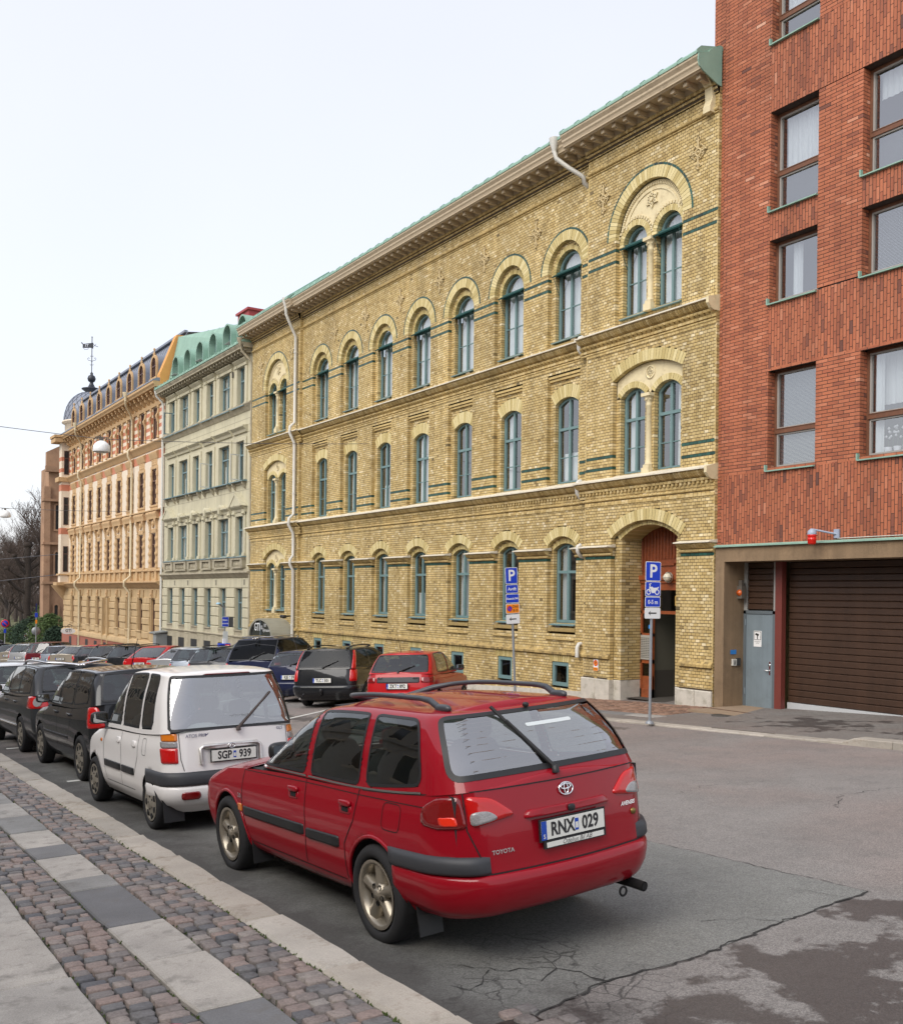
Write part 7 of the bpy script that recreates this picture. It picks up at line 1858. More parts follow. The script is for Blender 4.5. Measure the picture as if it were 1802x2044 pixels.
P = MB(); patch(P, gh.rear, rpoly([(-.30, .42), (.10, .42), (.10, .46), (-.30, .46)], .02), .003, 2, tm=True); part('window_sticker', P, mat('sticker_white', lin((200, 206, 206)), .5), t)
# ---- white city hatchback
WS = gen(3.50, 1.58, 1.70, .285, .88, .98, 1.06, .86, .62, 0, .22, 2.30, .62, .19, splits=(-.08, -.78, -1.20), rwin=(.93, .80, .02, .70), res=.03, sub=5, tail=.06, rw=.74, cw=.2, cr=.22, gw=.97)
p_white = paint('warm_white', lin((226, 223, 220)), .3)
WS['dusty'] = 1
t, lo, gh, body = car('city_hatchback', 'small tall white hatchback with a grey bumper band behind the red estate car', 'car', frame_at(3.93, 12.06, -1.2), WS, p_white, 'cars parked along the near kerb')
P = MB(); swell(P, lo.rear, -1.36, 1.36, [(.505, 0), (.51, .028), (.53, .036), (.60, .034), (.64, .024), (.65, 0)], taper=.10); part('bumper_band', P, m_bump, t)
P = MB(); swell(P, lo.rear, -1.34, 1.34, [(.28, 0), (.30, .02), (.38, .034), (.47, .034), (.498, .02), (.503, 0)], taper=.05); part('rear_bumper', P, p_white, t)
add('fog_lamp', lo.rear, rpoly([(.42, .37), (.62, .37), (.62, .45), (.42, .45)], .04), m_dred, .045)
for z0, z1, m in ((.74, .90, m_red), (.905, .965, m_clear), (.97, 1.05, m_orange)): add('tail_lamp', lo.rear, rpoly([(.635, z0), (.84, z0), (.86, z1), (.635, z1)], .015), m, .014, (1, -1))
L_ = MB()
for s in (1, -1):
    stripe(L_, lo.rear, [(s * .62, 1.05), (s * .61, .78), (s * .58, .66)], .008, .003)
    for p in ([(.62, .97), (.66, .66), (.60, .36)], [(-.08, 1.0), (-.10, .60), (-.06, .36)], [(-.75, 1.03), (-.74, .75), (-.62, .55)], [(.60, .35), (-.55, .35)]): stripe(L_, lo.side, p, .008, .0025, sd=s)
    stripe(L_, lo.side, rpoly([(-1.02, .78), (-.90, .78), (-.90, .96), (-1.02, .96)], .03), .006, .0025, sd=s, close=True)
part('panel_gap', L_, mat('panel_gap_grey', (.06, .06, .06), .8), t, kind='stuff')
for s in (1, -1):
    for a, b in ((.62, -.07), (-.12, -.60)):
        P = MB(); patch(P, lo.side, rpoly([(a, .52), (a, .60), (b, .60), (b, .52)], .015), .003, pillow=.014, sd=s); part('rub_strip', P, m_blk, t)
    for x in (.02, -.60): P = MB(); patch(P, lo.side, rpoly([(x - .06, .84), (x + .06, .84), (x + .06, .91), (x - .06, .91)], .03), .003, pillow=.014, sd=s); part('door_handle', P, p_white, t)
    P = MB(); patch(P, lo.side, rpoly([(.72, .80), (.78, .80), (.78, .84), (.72, .84)], .01), .003, pillow=.01, sd=s); part('side_repeater', P, m_orange, t)
    q = WS['axles'][1]; P = MB(); P.prism([(q - .34, s * .76, .36), (q - .34, s * .54, .36), (q - .38, s * .54, .12), (q - .38, s * .76, .12)], (-.012, 0, 0)); part('mud_flap', P, m_blk, t)
    mirror_(t, gh, .60, m_blk, s)
pl = number_plate(t, lo.rear(.05, .80)[0] + np.array((-.03, 0, 0)), 'SGP 939', .50, .115, False)
P = MB(); P.tube([tuple(lo.rear(s, z)[0] + np.array((-.02, 0, 0))) for s, z in ((.40, .72), (.405, .88), (.37, .905), (-.23, .905), (-.265, .88), (-.26, .72))], .022, 8); part('plate_surround', P, mat('worn_chrome', (.62, .61, .58), .3, .8, dirt=((.3, .2, .1), .5, 12)), t)
add('plate_surround_top', lo.rear, rpoly([(-.23, .865), (.37, .865), (.37, .925), (-.23, .925)], .03), mat('worn_chrome'), .03)
c, n_ = lo.rear(.07, .895); P = MB(); P.tube([tuple(Vector(c) + Vector((-.04, .04 * math.cos(k * PI / 8), .026 * math.sin(k * PI / 8)))) for k in range(17)], .005, 5, caps=False); P.tube([tuple(Vector(c) + Vector((-.04, a, b))) for a, b in ((.018, -.016), (.012, .018), (-.012, -.018), (-.018, .016))], .006, 5); part('emblem', P, m_chrome, t)
for tx_, s_, z_, sz in (('ATOS PRIME', .42, 1.02, .05), ('GLS', -.52, 1.03, .045)):
    c, n_ = lo.rear(s_, z_); P = MB(); put_text(P, tx_, sz, tuple(c + n_ * .006 + np.array((-.004, 0, 0))), (0, -1, 0), (0, 0, 1), bold=.01); part('badge_lettering', P, mat('badge_blue_grey', lin((90, 92, 120)), .4), t)
add('high_brake_lamp', gh.rear, rpoly([(-.28, .80), (.28, .80), (.26, .87), (-.26, .87)], .02), m_dred, .016, tm=True)
wiper(t, gh, -.02, -.0, -.36, .22, m=mat('rusty_wiper', (.05, .035, .03), .7))
P = MB(); put_text(P, 'AUTO WEST //', .045, tuple(gh.rear(-.1, .12, 1, True)[0] + np.array((-.008, 0, 0))), (0, -1, 0), (.1, 0, 1)); part('window_lettering', P, mat('sticker_grey', lin((170, 176, 180)), .5), t)
P = MB(); blob(P, (-1.30, .22, 1.02), (.12, .2, .1), .9); blob(P, (-1.28, .05, 1.0), (.12, .14, .08), .9); part('parcel_shelf_fleece', P, mat('white_fleece', (.7, .7, .68), .95, bump=.6), t)
# ---- black compact MPV and dark estate further along the kerb
BS = gen(4.15, 1.76, 1.60, .33, .86, 1.0, 1.12, .95, .80, 0, .30, 2.6, .82, .215, splits=(.05, -.82, -1.62), rwin=(.80, .66, .06, .68), res=.045, sub=4, tail=.08, rw=.72)
p_blk = paint('black', (.012, .013, .015), .25)
t, lo, gh, body = car('compact_mpv', 'black compact people carrier parked between the white hatchback and the dark estate car', 'car', frame_at(4.22, 16.5, -1.2), BS, p_blk, 'cars parked along the near kerb')
add('tail_lamp', lo.rear, rpoly([(.66, .80), (1.0, .78), (.98, 1.08), (.76, 1.10)], .05), m_red, .014, (1, -1)); add('reversing_lamp', lo.rear, rpoly([(.74, .86), (.90, .85), (.90, .93), (.74, .94)], .05), m_dred, .02, (1, -1))
for s in (1, -1): mirror_(t, gh, .78, m_blk, s)
L_ = MB()
for p in ([(1.0, .98), (1.02, .6), (.92, .36)], [(.05, 1.02), (.03, .36)], [(-.84, 1.08), (-.8, .8), (-.6, .5)]): stripe(L_, lo.side, p, .008, .003)
part('panel_gap', L_, m_under, t, kind='stuff')
for x in (.15, -.72): P = MB(); patch(P, lo.side, rpoly([(x - .09, .90), (x + .09, .90), (x + .09, .94), (x - .09, .94)], .02), .003, pillow=.03); part('door_handle', P, p_blk, t)
for z in (.60, .62): P = MB(); patch(P, lo.side, rpoly([(.95, .56), (.95, .60), (-.7, .60), (-.7, .56)], .01), .003, pillow=.012); 
part('rub_strip', P, m_blk, t)
P = MB(); P.tube([(-1.0, 0, 1.62), (-1.35, 0, 2.04)], [.008, .004], 5); part('aerial', P, m_blk, t)
ES = gen(4.70, 1.84, 1.58, .33, .84, .98, 1.06, 1.15, .8, 0, .42, 2.70, .92, .215, splits=(.0, -.9, -1.85), rwin=(.78, .62, .08, .68), res=.045, sub=4, tail=.1, rw=.70)
p_anth = paint('anthracite', (.028, .030, .033), .28)
t, lo, gh, body = car('estate_car', 'dark grey estate car with silver roof rails and shark-fin aerial parked on the left', 'car', frame_at(4.22, 20.95, -1.2), ES, p_anth, 'cars parked along the near kerb')
rails(t, gh, .0, -1.95, m_chrome, .06, .02, .05)
add('tail_lamp', lo.rear, rpoly([(.58, .84), (1.22, .82), (1.15, 1.05), (.70, 1.06)], .05), m_red, .014, (1, -1))
for q in (.80, ):
    for s in (1, -1):
        c, n_ = lo.rear(s * q, .945); P = MB(); v1 = Vector(n_).orthogonal().normalized(); v2 = Vector(n_).cross(v1)
        vs = [tuple(Vector(c) + Vector(n_) * .02)] + [tuple(Vector(c) + Vector(n_) * .018 + (v1 * math.cos(k * PI / 8) + v2 * math.sin(k * PI / 8)) * .085) for k in range(16)]
        P.add(vs, [(0, 1 + k, 1 + (k + 1) % 16) for k in range(16)]); part('reversing_lamp', P, m_clear, t)
P = MB(); P.prism([(-1.45, -.02, 1.60), (-1.75, -.02, 1.60), (-1.70, -.02, 1.71), (-1.62, -.02, 1.68)], (0, .04, 0)); part('shark_fin_aerial', P, m_blk, t)
for s in (1, -1):
    mirror_(t, gh, .90, p_anth, s); P = MB(); stripe(P, gh.side, [(1.0, .03), (-1.9, .03)], .014, .006, True, s); part('window_chrome', P, m_chrome, t)
for x in (.1, -.8): P = MB(); patch(P, lo.side, rpoly([(x - .1, .88), (x + .1, .88), (x + .1, .92), (x - .1, .92)], .02), .003, pillow=.03); part('door_handle', P, p_anth, t)
P = MB(); patch(P, lo.side, rpoly([(1.0, .46), (1.0, .49), (-1.0, .49), (-1.0, .46)], .01), .003, pillow=.012); part('rub_strip', P, m_chrome, t)
c, n_ = lo.rear(.55, .90); P = MB(); put_text(P, 'PASSAT', .05, tuple(c + n_ * .03), (0, -1, 0), (0, 0, 1)); part('badge_lettering', P, m_chrome, t)
# ---- the angled row in front of the facades
ROW = 'cars parked nose-in along the facades'
KIND = dict(
    hatch=lambda **k: gen(**{**dict(L=3.9, W=1.66, H=1.47, wr=.29, bf=.78, bm=.92, br=1.0, hood=.98, ws=.72, rg=.42, wb=2.45, fo=.78, rim=.18, splits=(-.25, -1.25), rwin=(.84, .70, .05, .70)), **k}),
    wagon=lambda **k: gen(**{**dict(L=4.65, W=1.82, H=1.52, wr=.32, bf=.82, bm=.94, br=1.02, hood=1.15, ws=.8, rg=.34, wb=2.75, fo=.9, rim=.2, splits=(-.0, -.9, -1.9), rwin=(.80, .66, .05, .72)), **k}),
    sedan=lambda **k: gen(**{**dict(L=4.6, W=1.80, H=1.46, wr=.32, bf=.80, bm=.93, br=1.04, hood=1.15, ws=.85, deck=.62, rg=.78, wb=2.7, fo=.85, rim=.2, splits=(.0, -.85, -1.15), rwin=(.72, .60, .03, .70), tail=.06), **k}),
    mpv=lambda **k: gen(**{**dict(L=4.9, W=1.95, H=1.84, wr=.34, bf=.96, bm=1.08, br=1.12, hood=1.05, ws=.95, rg=.42, wb=3.0, fo=.95, rim=.21, splits=(.25, -.75, -2.05), rwin=(.80, .68, .04, .72)), **k}))
def row_car(name, label, kind, x, y, ang, pm, plate, lights, over=None, rail=None, glass=None, band=None, group=ROW, extra=None):
    S = KIND[kind](**(over or {})); x += S['lower'][2]['xf'] * math.sin(math.radians(ang)) * (1 if group == ROW else 0); y += S['lower'][2]['xf'] * math.cos(math.radians(ang)) * (1 if group == ROW else 0); t, lo, gh, body = car(name, label, 'car', frame_at(x, y, ang), S, pm, group, glass)
    w = S['lower'][3]['w']; br = S['lower'][5]['zr']
    for (wh, poly, m) in lights:
        fn = lo.rear if wh == 'l' else gh.rear
        for sd in (1, -1): P = MB(); patch(P, fn, [(a * w * sd, b) for a, b in poly], .004, pillow=.014, tm=(wh != 'l'), sd=sd, step=.06); part('tail_lamp', P, m, t)
    P = MB(); swell(P, lo.rear, -w * 1.3, w * 1.3, [(.32, 0), (.34, .03), (.45, .042), (.56, .04), (.60, .02), (.605, 0)], step=.1); part('rear_bumper', P, band or pm, t)
    if plate: number_plate(t, lo.rear(0, .60 + (br - .60) * (.32 if kind != 'sedan' else .5))[0] + np.array((-.035, 0, 0)), plate, .50, .115, True)
    if rail: rails(t, gh, .2, -S['lower'][2]['xf'] * .78, rail, .05, .017, .05)
    for sd in (1, -1): mirror_(t, gh, S['side_windows'][0][0][0] * 0 + (S['upper'][0]['xf'] - .28), m_blk, sd)
    if kind != 'sedan': wiper(t, gh, .0, .04, -.32 * w, .16)
    if extra: extra(t, lo, gh, w, br)
    return t
p_scar = paint('scarlet', (.38, .005, .008), .45); p_navy = paint('navy', (.010, .014, .045), .28); p_silver = paint('silver', lin((168, 170, 172)), .3, .5); p_silver2 = paint('blue_silver', lin((150, 158, 168)), .3, .5)
p_beige = paint('beige_grey', lin((160, 152, 138)), .3, .4); p_maroon = paint('maroon', (.10, .010, .016), .28); p_dgrey = paint('dark_grey', (.05, .053, .058), .28); p_teal = paint('dark_teal', (.02, .05, .055), .3)
lo_l = lambda a, b, z0, z1: rpoly([(a, z0), (b, z0), (b, z1), (a, z1)], .04)
def seat_extra(t, lo, gh, w, br):
    P = MB(); patch(P, lo.rear, rpoly([(-w * .62, .80), (w * .62, .80), (w * .62, .93), (-w * .62, .93)], .03), .004, pillow=.012, step=.06); part('plate_panel', P, m_bump, t)
    for tx_, s_ in (('SEAT', .42), ('IBIZA', -.42)): c, n_ = lo.rear(s_, .90); P = MB(); put_text(P, tx_, .05, tuple(c + n_ * .022 + np.array((-.01, 0, 0))), (0, -1, 0), (0, 0, 1), bold=.02); part('badge_lettering', P, m_chrome, t)
    P = MB(); P.tube([(-.9, .2, 1.48), (-1.15, .2, 1.9)], [.008, .004], 5); part('aerial', P, m_blk, t)
def tow_extra(t, lo, gh, w, br):
    P = MB(); P.tube([(-2.2, 0, .34), (-2.42, 0, .34), (-2.42, 0, .42)], .02, 6); blob(P, (-2.42, 0, .47), (.04, .04, .05), .9, 8); part('tow_bar', P, m_blk, t); P = MB(); P.tube([(-2.2, .6, .28), (-2.4, .6, .27)], .03, 8); part('exhaust_pipe', P, m_chrome, t)
A_ = 47.
row_car('hatchback', 'bright red small hatchback with a black tail panel, beside the black estate', 'hatch', 11.40, 19.90, A_, p_scar, 'ZKT 892', [('l', lo_l(.66, 1.12, .80, .93), m_dred)], rail=None, extra=seat_extra)
row_car('estate_car', 'black estate car with tall red pillar lamps, left of the bright red hatchback', 'wagon', 11.35, 23.75, A_, p_blk, 'TLC 501', [('l', lo_l(.80, 1.06, .70, 1.02), m_red), ('g', lo_l(.84, 1.0, .0, .62), m_red)], dict(rg=.26, H=1.56, splits=(-.0, -.9, -1.95)), m_blk, m_cdark, extra=tow_extra)
row_car('estate_car', 'small dark blue estate car between the black estate and the blue people carrier', 'wagon', 11.50, 26.20, A_, p_navy, 'KJE 595', [('l', lo_l(.80, 1.06, .70, .98), m_red)], dict(L=4.2, W=1.66, H=1.46, hood=1.0, splits=(-.1, -.9, -1.75), rg=.44, fo=.8, wb=2.45))
row_car('people_carrier', 'large dark blue people carrier with roof rails, tallest of the angled row', 'mpv', 11.40, 29.00, A_, p_navy, None, [('l', lo_l(.80, 1.08, .72, 1.08), m_red)], dict(glz=.3, rg=.6), m_chrome, m_cdark)
L2 = lambda a=.62, b=1.1, z0=.80, z1=.95, m=m_red: [('l', lo_l(a, b, z0, z1), m)]
row_car('estate_car', 'dark grey estate car with black roof rails, left of the blue people carrier', 'wagon', 11.40, 32.80, A_, p_dgrey, None, L2(.8, 1.1, .75, 1.0), dict(rg=.5), m_blk)
row_car('hatchback', 'blue-silver hatchback behind the dark grey estate car', 'hatch', 11.50, 35.30, A_, p_silver2, None, L2(.8, 1.08), dict(L=4.1, W=1.72, H=1.48))
row_car('saloon_car', 'silver saloon car with a sloping rear window, right of the red saloon', 'sedan', 11.40, 37.70, A_, p_silver, None, L2(), dict(rg=.95))
row_car('saloon_car', 'red saloon car with a long bright roof in the middle of the angled row', 'sedan', 11.40, 41.00, A_, p_scar, 'UHE 548', L2(.7, 1.1), dict(H=1.50, deck=.25, rg=.9, tail=.08))
row_car('estate_car', 'black estate car with roof rails, directly left of the red saloon', 'wagon', 11.40, 43.90, A_, p_blk, None, L2(.78, 1.08, .78, .98), dict(rg=.45), m_blk)
row_car('estate_car', 'black estate car with plate PSN 032, left of another black estate', 'wagon', 11.40, 47.20, A_, p_blk, 'PSN 032', L2(.8, 1.05, .75, 1.02), None, m_blk)
row_car('hatchback', 'black hatchback with a rounded tail between the black estate and the beige saloon', 'hatch', 11.40, 50.30, A_, p_blk, None, L2(.7, 1.1), dict(L=4.2, W=1.75, H=1.42))
row_car('hatchback', 'red-roofed dark hatchback far down the angled row', 'hatch', 12.00, 52.90, A_, p_scar, None, L2(.75, 1.1), dict(H=1.50))
row_car('saloon_car', 'beige saloon car with plate WNL 682 in the far part of the row', 'sedan', 11.20, 55.00, A_, p_beige, 'WNL 682', L2(.74, 1.1, .78, .98))
row_car('hatchback', 'blue-grey hatchback between the beige saloon and the maroon car', 'hatch', 11.30, 58.10, A_, p_silver2, 'FJR 412', L2(.8, 1.1))
row_car('estate_car', 'tall maroon car with a white number plate in the far row', 'wagon', 11.20, 61.60, A_, p_maroon, 'EHS 213', L2(.8, 1.1, .78, 1.0), dict(H=1.66, rg=.3, L=4.5), None)
row_car('estate_car', 'silver estate car with tall red lamps, right of the silver-beige saloon', 'wagon', 11.00, 66.00, A_, p_silver, 'FTG 312', [('l', lo_l(.82, 1.05, .72, 1.02), m_red), ('g', lo_l(.84, 1.0, .0, .55), m_red)], dict(H=1.55), m_chrome)
row_car('saloon_car', 'silver-beige saloon car near the far end of the row', 'sedan', 10.90, 69.60, A_, p_beige, 'BGP 133', L2(.7, 1.1, .80, .96))
row_car('hatchback', 'dark teal hatchback at the left edge of the far row', 'hatch', 11.30, 73.50, A_, p_teal, None, L2(.7, 1.1), dict(L=4.2, W=1.75))
row_car('saloon_car', 'silver-white saloon whose rear shows at the left edge of the photo', 'sedan', 6.15, 33.2, 0, p_silver, None, L2(.6, 1.1, .82, .98), dict(H=1.44), group='cars parked along the near kerb') if False else None
row_car('hatchback', 'white hatchback cut off by the left edge of the photo, beyond the dark grey estate', 'hatch', 4.2, 26.6, -1.2, paint('white', lin((206, 208, 212)), .3), None, [('l', lo_l(.72, 1.15, .72, .95), m_red)], dict(L=4.2, W=1.75), group='cars parked along the near kerb')
# cars at the far corner and in the park street
PG = 'cars beyond the end of the street'
for nm, lb, kd, x, y, a, pm in (('suv', 'black off-road car with grey windows passing at the far corner', 'mpv', 13.6, 104., 95., p_blk), ('saloon_car', 'white car half hidden by the conifer at the far corner', 'wagon', 21.5, 112., 95., p_white), ('hatchback', 'dark car roof at the far left end of the row', 'wagon', 12.4, 81.5, A_, p_blk)):
    row_car(nm, lb, kd, x, y, a, pm, None, L2(), None, m_chrome if nm == 'suv' else None, m_cdark, group=PG)
# ---------------------------------------------------------------- the houses on the photographer's side (seen only in reflections; lowered and set back to let in light)
m_nb = mat('sandstone_render', lin((168, 150, 124)), .85, var=.1, scale=2)
for k, (y0, y1, h, c) in enumerate(((-30, 8, 5.5, (150, 130, 104)), (8.05, 38, 6.2, (172, 168, 160)), (38.05, 82, 5.8, (160, 150, 138)))):
    nb = thing('near_side_house', ('tan', 'grey-cream', 'beige')[k] + ' house front behind the near pavement, seen in the car reflections', 'building', (-7, (y0 + y1) / 2, gz(-7, (y0 + y1) / 2)), world=True)
    b = MB().box(-18, -7, y0, y1, -6, h); b.box(-7, -6.5, y0, y1, h - .4, h); b.box(-7, -6.8, y0, y1, 2.3, 2.6)
    part('wall', b, mat('near_wall_%s' % ('tan', 'grey', 'red')[k], lin(c), .85, var=.08, scale=3), nb)
    w = MB()
    y = y0 + 1.6
    while y < y1 - 1.2:
        for z in (-1., 3.0): w.box(-7.01, -6.98, y, y + 1.2, z, z + 2.1, 0); w.box(-7, -6.9, y - .15, y + 1.35, z + 2.1, z + 2.3, 1); w.box(-7, -6.92, y - .1, y + 1.3, z - .15, z, 1)
        y += 2.7
    part('windows', w, [mat('dark_glass'), mat('pale_trim', lin((200, 190, 170)), .8)], nb, kind='stuff')
# ---------------------------------------------------------------- signs
m_post = mat('galvanised_post', lin((138, 142, 146)), .5, .3, var=.08, scale=10)
m_sb_ = mat('traffic_blue', lin((22, 62, 190)), .4); m_sw = mat('traffic_white', lin((226, 228, 228)), .45); m_sk = mat('traffic_black', (.015, .015, .016), .5); m_so = mat('traffic_orange', lin((238, 140, 28)), .45); m_sr = mat('traffic_red', lin((196, 30, 34)), .4)
SM = [m_sb_, m_sw, m_sk, m_so, m_sr]
def plate_mb(w, h, face=0, edge=1, r=.03, b=.012, d=.004, back=1):
    """sign plate in its own x-z plane facing -y"""
    M = MB(); o = rpoly([(-w / 2, 0), (w / 2, 0), (w / 2, h), (-w / 2, h)], r, 4); M.prism([(x, 0, z) for x, z in o], (0, d, 0), edge)
    i = rpoly([(-w / 2 + b, b), (w / 2 - b, b), (w / 2 - b, h - b), (-w / 2 + b, h - b)], r * .7, 4); M.poly([(x, -.0015, z) for x, z in i][::-1], face); return M
def stx(M, s, size, x, z, m=1, bold=.0, sx=1.): return put_text(M, s, size, (x, -.003, z), (1, 0, 0), (0, 0, 1), m, bold, sx=sx)
def arrow_left(M, w, h, m=2):
    z = h * .5; M.add([(x, -.003, z + b) for x, b in ((-w * .28, 0), (-w * .12, -h * .24), (-w * .17, -h * .06), (w * .24, -h * .06), (w * .24, h * .06), (-w * .17, h * .06), (-w * .12, h * .24))], [(0, 1, 2, 3, 4, 5, 6)], m)
def moto(M, w, h):
    for cx in (-.29, .26):
        for k in range(16):
            a, b = 2 * PI * k / 16, 2 * PI * (k + 1) / 16
            M.add([(w * cx + r * w * math.cos(t), -.003, h * .30 + r * w * math.sin(t)) for r, t in ((.10, a), (.10, b), (.155, b), (.155, a))], [(0, 1, 2, 3)], 1)
    for P in ([(-.29, .30), (-.24, .30), (-.17, .78), (-.23, .80)], [(-.22, .62), (-.05, .66), (.02, .58), (.26, .60), (.36, .66), (.38, .58), (.22, .44), (.16, .26), (-.06, .22), (-.13, .36)], [(-.26, .78), (-.12, .84), (-.12, .89), (-.27, .84)]):
        M.poly([(a * w, -.0035, b * h) for a, b in P][::-1], 1)
def sign_post(name, label, x, y, ztop, zbase, lean, yaw, boards):
    s = thing(name, label, 'sign', (x, y, zbase), rz=yaw)
    H = ztop - zbase
    part('post', MB().tube([(0, .035, 0), (lean * H, .035, H - .02)], .030, 10).lathe([(.085, 0), (.08, .03), (.04, .06)], (0, .035, 0), 'z', 12), m_post, s)
    for (z0, h, w, fn, face) in boards:
        M = plate_mb(w, h, face); fn(M, w, h); part('sign_board', M, SM, s, (lean * (z0 - zbase + h / 2), 0, z0 - zbase), (0, math.atan(lean), 0))
    return s
def txt(s, k=.5, m=1, sx=.9, bold=.02): return lambda M, w, h: stx(M, s, h * k, 0, h * .48, m, bold, sx)
def dpark(M, w, h):
    for (ra, rb, m) in ((.0, .24, 0), (.24, .30, 4)):
        for k in range(20):
            a, b = 2 * PI * k / 20, 2 * PI * (k + 1) / 20; M.add([(-w * .22 + r * h * math.cos(t), -.003, h * .5 + r * h * math.sin(t)) for r, t in ((ra, a), (ra, b), (rb, b), (rb, a))], [(0, 1, 2, 3)], m)
    M.add([(-w * .22 + a * h, -.004, h * .5 + b * h) for a, b in ((-.2, .14), (-.14, .2), (.2, -.14), (.14, -.2))], [(0, 1, 2, 3)], 4)
    stx(M, 'Onsd', h * .36, w * .2, h * .70, 2, .01, .85); stx(M, '8-10', h * .36, w * .2, h * .30, 2, .01, .85)
sign_post('parking_sign', 'blue P sign stack with a motorcycle board and arrow, in front of the wooden entrance', 14.03, 14.48, .72, gz(14.03, 14.48) + .05, .006, -.12, [(.315, .385, .37, txt('P', .95, sx=1.), 0), (.012, .295, .37, moto, 0), (-.20, .205, .37, txt('0-5 m', .55), 0), (-.425, .215, .38, arrow_left, 1)])
sign_post('parking_sign', 'leaning blue P sign stack with an orange Onsd 8-10 board before the yellow facade', 14.08, 18.98, .68, gz(14.08, 18.98) + .05, -.055, -.1, [(.27, .385, .33, txt('P', .95, sx=1.), 0), (.05, .205, .33, txt('Avgift', .52), 0), (-.18, .215, .36, txt('Boende M4', .34), 0), (-.425, .23, .37, dpark, 3), (-.665, .22, .37, arrow_left, 1)])
ws = MB(); ws.box(17.495, 17.51, 20.03, 20.21, -1.96, -1.66, 1); 
for k in range(24):
    for r0, r1, m in ((.06, .082, 4), (0, .06, 3)):
        a, b = 2 * PI * k / 24, 2 * PI * (k + 1) / 24; ws.add([(17.492, 20.12 + r * math.cos(t), -1.755 + r * math.sin(t)) for r, t in ((r0, a), (r0, b), (r1, b), (r1, a))], [(0, 1, 2, 3)], m)
put_text(ws, 'P', .10, (17.489, 20.12, -1.755), (0, -1, 0), (0, 0, 1), 2, bold=.03); ws.add([(17.488, 20.12 + a, -1.755 + b) for a, b in ((.06, .05), (.05, .06), (-.06, -.05), (-.05, -.06))], [(0, 1, 2, 3)], 4)
ws.add([(17.492, y, z) for y, z in ((20.035, -1.955), (20.205, -1.955), (20.205, -1.87), (20.035, -1.87))], [(0, 1, 2, 3)], 3); put_text(ws, 'UTFART', .045, (17.489, 20.12, -1.912), (0, -1, 0), (0, 0, 1), 2)
tag(part('wall_notice', ws, SM), 'small yellow and red no-parking notice on the yellow brick wall beside the entrance', 'sign')
# no-parking disc and the back of a second disc at the far corner
np_ = thing('no_parking_sign', 'round blue no-parking sign with red rim at the far left corner', 'sign', (13.4, 86.5, gz(13.4, 86.5)))
part('post', MB().tube([(0, .04, 0), (0, .04, 3.4)], .04, 8), m_post, np_)
d = MB(); d.lathe([(.001, -.012), (.235, -.012), (.235, 0)], (0, 0, 3.05), 'y', 24, 0); d.lathe([(.235, -.014), (.31, -.014), (.31, .01), (.001, .01)], (0, 0, 3.05), 'y', 24, 4); d.add([(a, -.018, 3.05 + b) for a, b in ((-.2, .15), (-.15, .2), (.2, -.15), (.15, -.2))], [(0, 1, 2, 3)], 4)
part('disc', d, SM, np_); part('sign_board', MB().box(-.09, .09, -.01, .0, 2.3, 2.62), m_sb_, np_)
s2 = thing('street_sign', 'tall sign post showing the grey back of a round sign by the park hedge', 'sign', (15.5, 85.2, gz(15.5, 85.2)))
part('post', MB().tube([(0, .04, 0), (0, .04, 4.6)], .045, 8), m_post, s2); part('disc', MB().lathe([(.001, .05), (.34, .05), (.34, .07), (.001, .07)], (0, 0, 2.4), 'y', 24), m_post, s2)
part('sign_board', MB().box(-.11, .11, -.01, .0, 3.5, 3.85).box(-.07, .07, -.01, 0, 3.0, 3.3, 3), SM, s2); part('sign_board', MB().box(-.06, .06, -.01, 0, 3.9, 4.6), mat('navy_board', lin((30, 40, 90)), .5), s2)
og = thing('hanging_sign', 'white oval GTI sign hanging from a black bracket on the ochre corner house', 'sign', (16.55, 78.6, -3.07))
o = MB(); pts = [(.52 * math.cos(2 * PI * k / 28), 0, .235 * math.sin(2 * PI * k / 28)) for k in range(28)]; o.prism(pts, (0, .05, 0), 1); stx(o, 'GTI', .28, .02, .03, 2, .03); stx(o, 'GYMNASIUM', .07, 0, -.13, 4)
part('oval_board', o, SM, og); part('bracket', MB().tube([(-.45, .02, .36), (1.1, .02, .36)], .022, 6).tube([(-.2, .02, .36), (-.2, .02, .2)], .012, 5).tube([(.25, .02, .36), (.25, .02, .2)], .012, 5).tube([(.3, .02, .40), (.1, .02, .5), (-.05, .02, .42)], .03, 6).tube([(1.1, .02, .36), (1.1, .02, .75)], .025, 5), m_sk, og)
ts = thing('ticket_machine_sign', 'blue Biljett-automat sign on a post before the pale green house', 'sign', (15.0, 41.0, gz(15, 41)))
part('post', MB().tube([(0, .05, 0), (0, .05, 2.9), (-.03, .05, 3.05), (-.25, .03, 3.2)], .035, 8), m_post, ts); part('lamp_head', MB().lathe([(.001, .08), (.09, .06), (.12, 0), (.001, -.02)], (-.30, .02, 3.2), 'z', 12), mat('pale_blue_lamp', lin((150, 190, 210)), .4), ts)
M = plate_mb(.30, .42); stx(M, 'Biljett-', .105, 0, .28, 1, .01, .85); stx(M, 'automat', .105, 0, .14, 1, .01, .85); part('sign_board', M, SM, ts, (0, 0, 2.25)); part('box', MB().box(.02, .36, .02, .2, 2.22, 2.66), mat('grey_box', lin((70, 74, 78)), .5), ts); part('notice', MB().box(-.09, .12, -.01, .02, 1.55, 2.05), mat('sticker_white'), ts)
tm = thing('ticket_machine', 'blue and white parking ticket machine with a red digital display', 'ticket machine', (14.7, 40.3, gz(14.7, 40.3)))
part('cabinet', MB().box(-.2, .2, -.15, .15, 0, 1.3).box(-.22, .22, -.17, .17, 1.3, 1.55, 1).box(-.06, .06, -.05, .05, 1.55, 1.75, 2), [mat('machine_grey', lin((120, 124, 130)), .5), m_sb_, m_sw], tm)
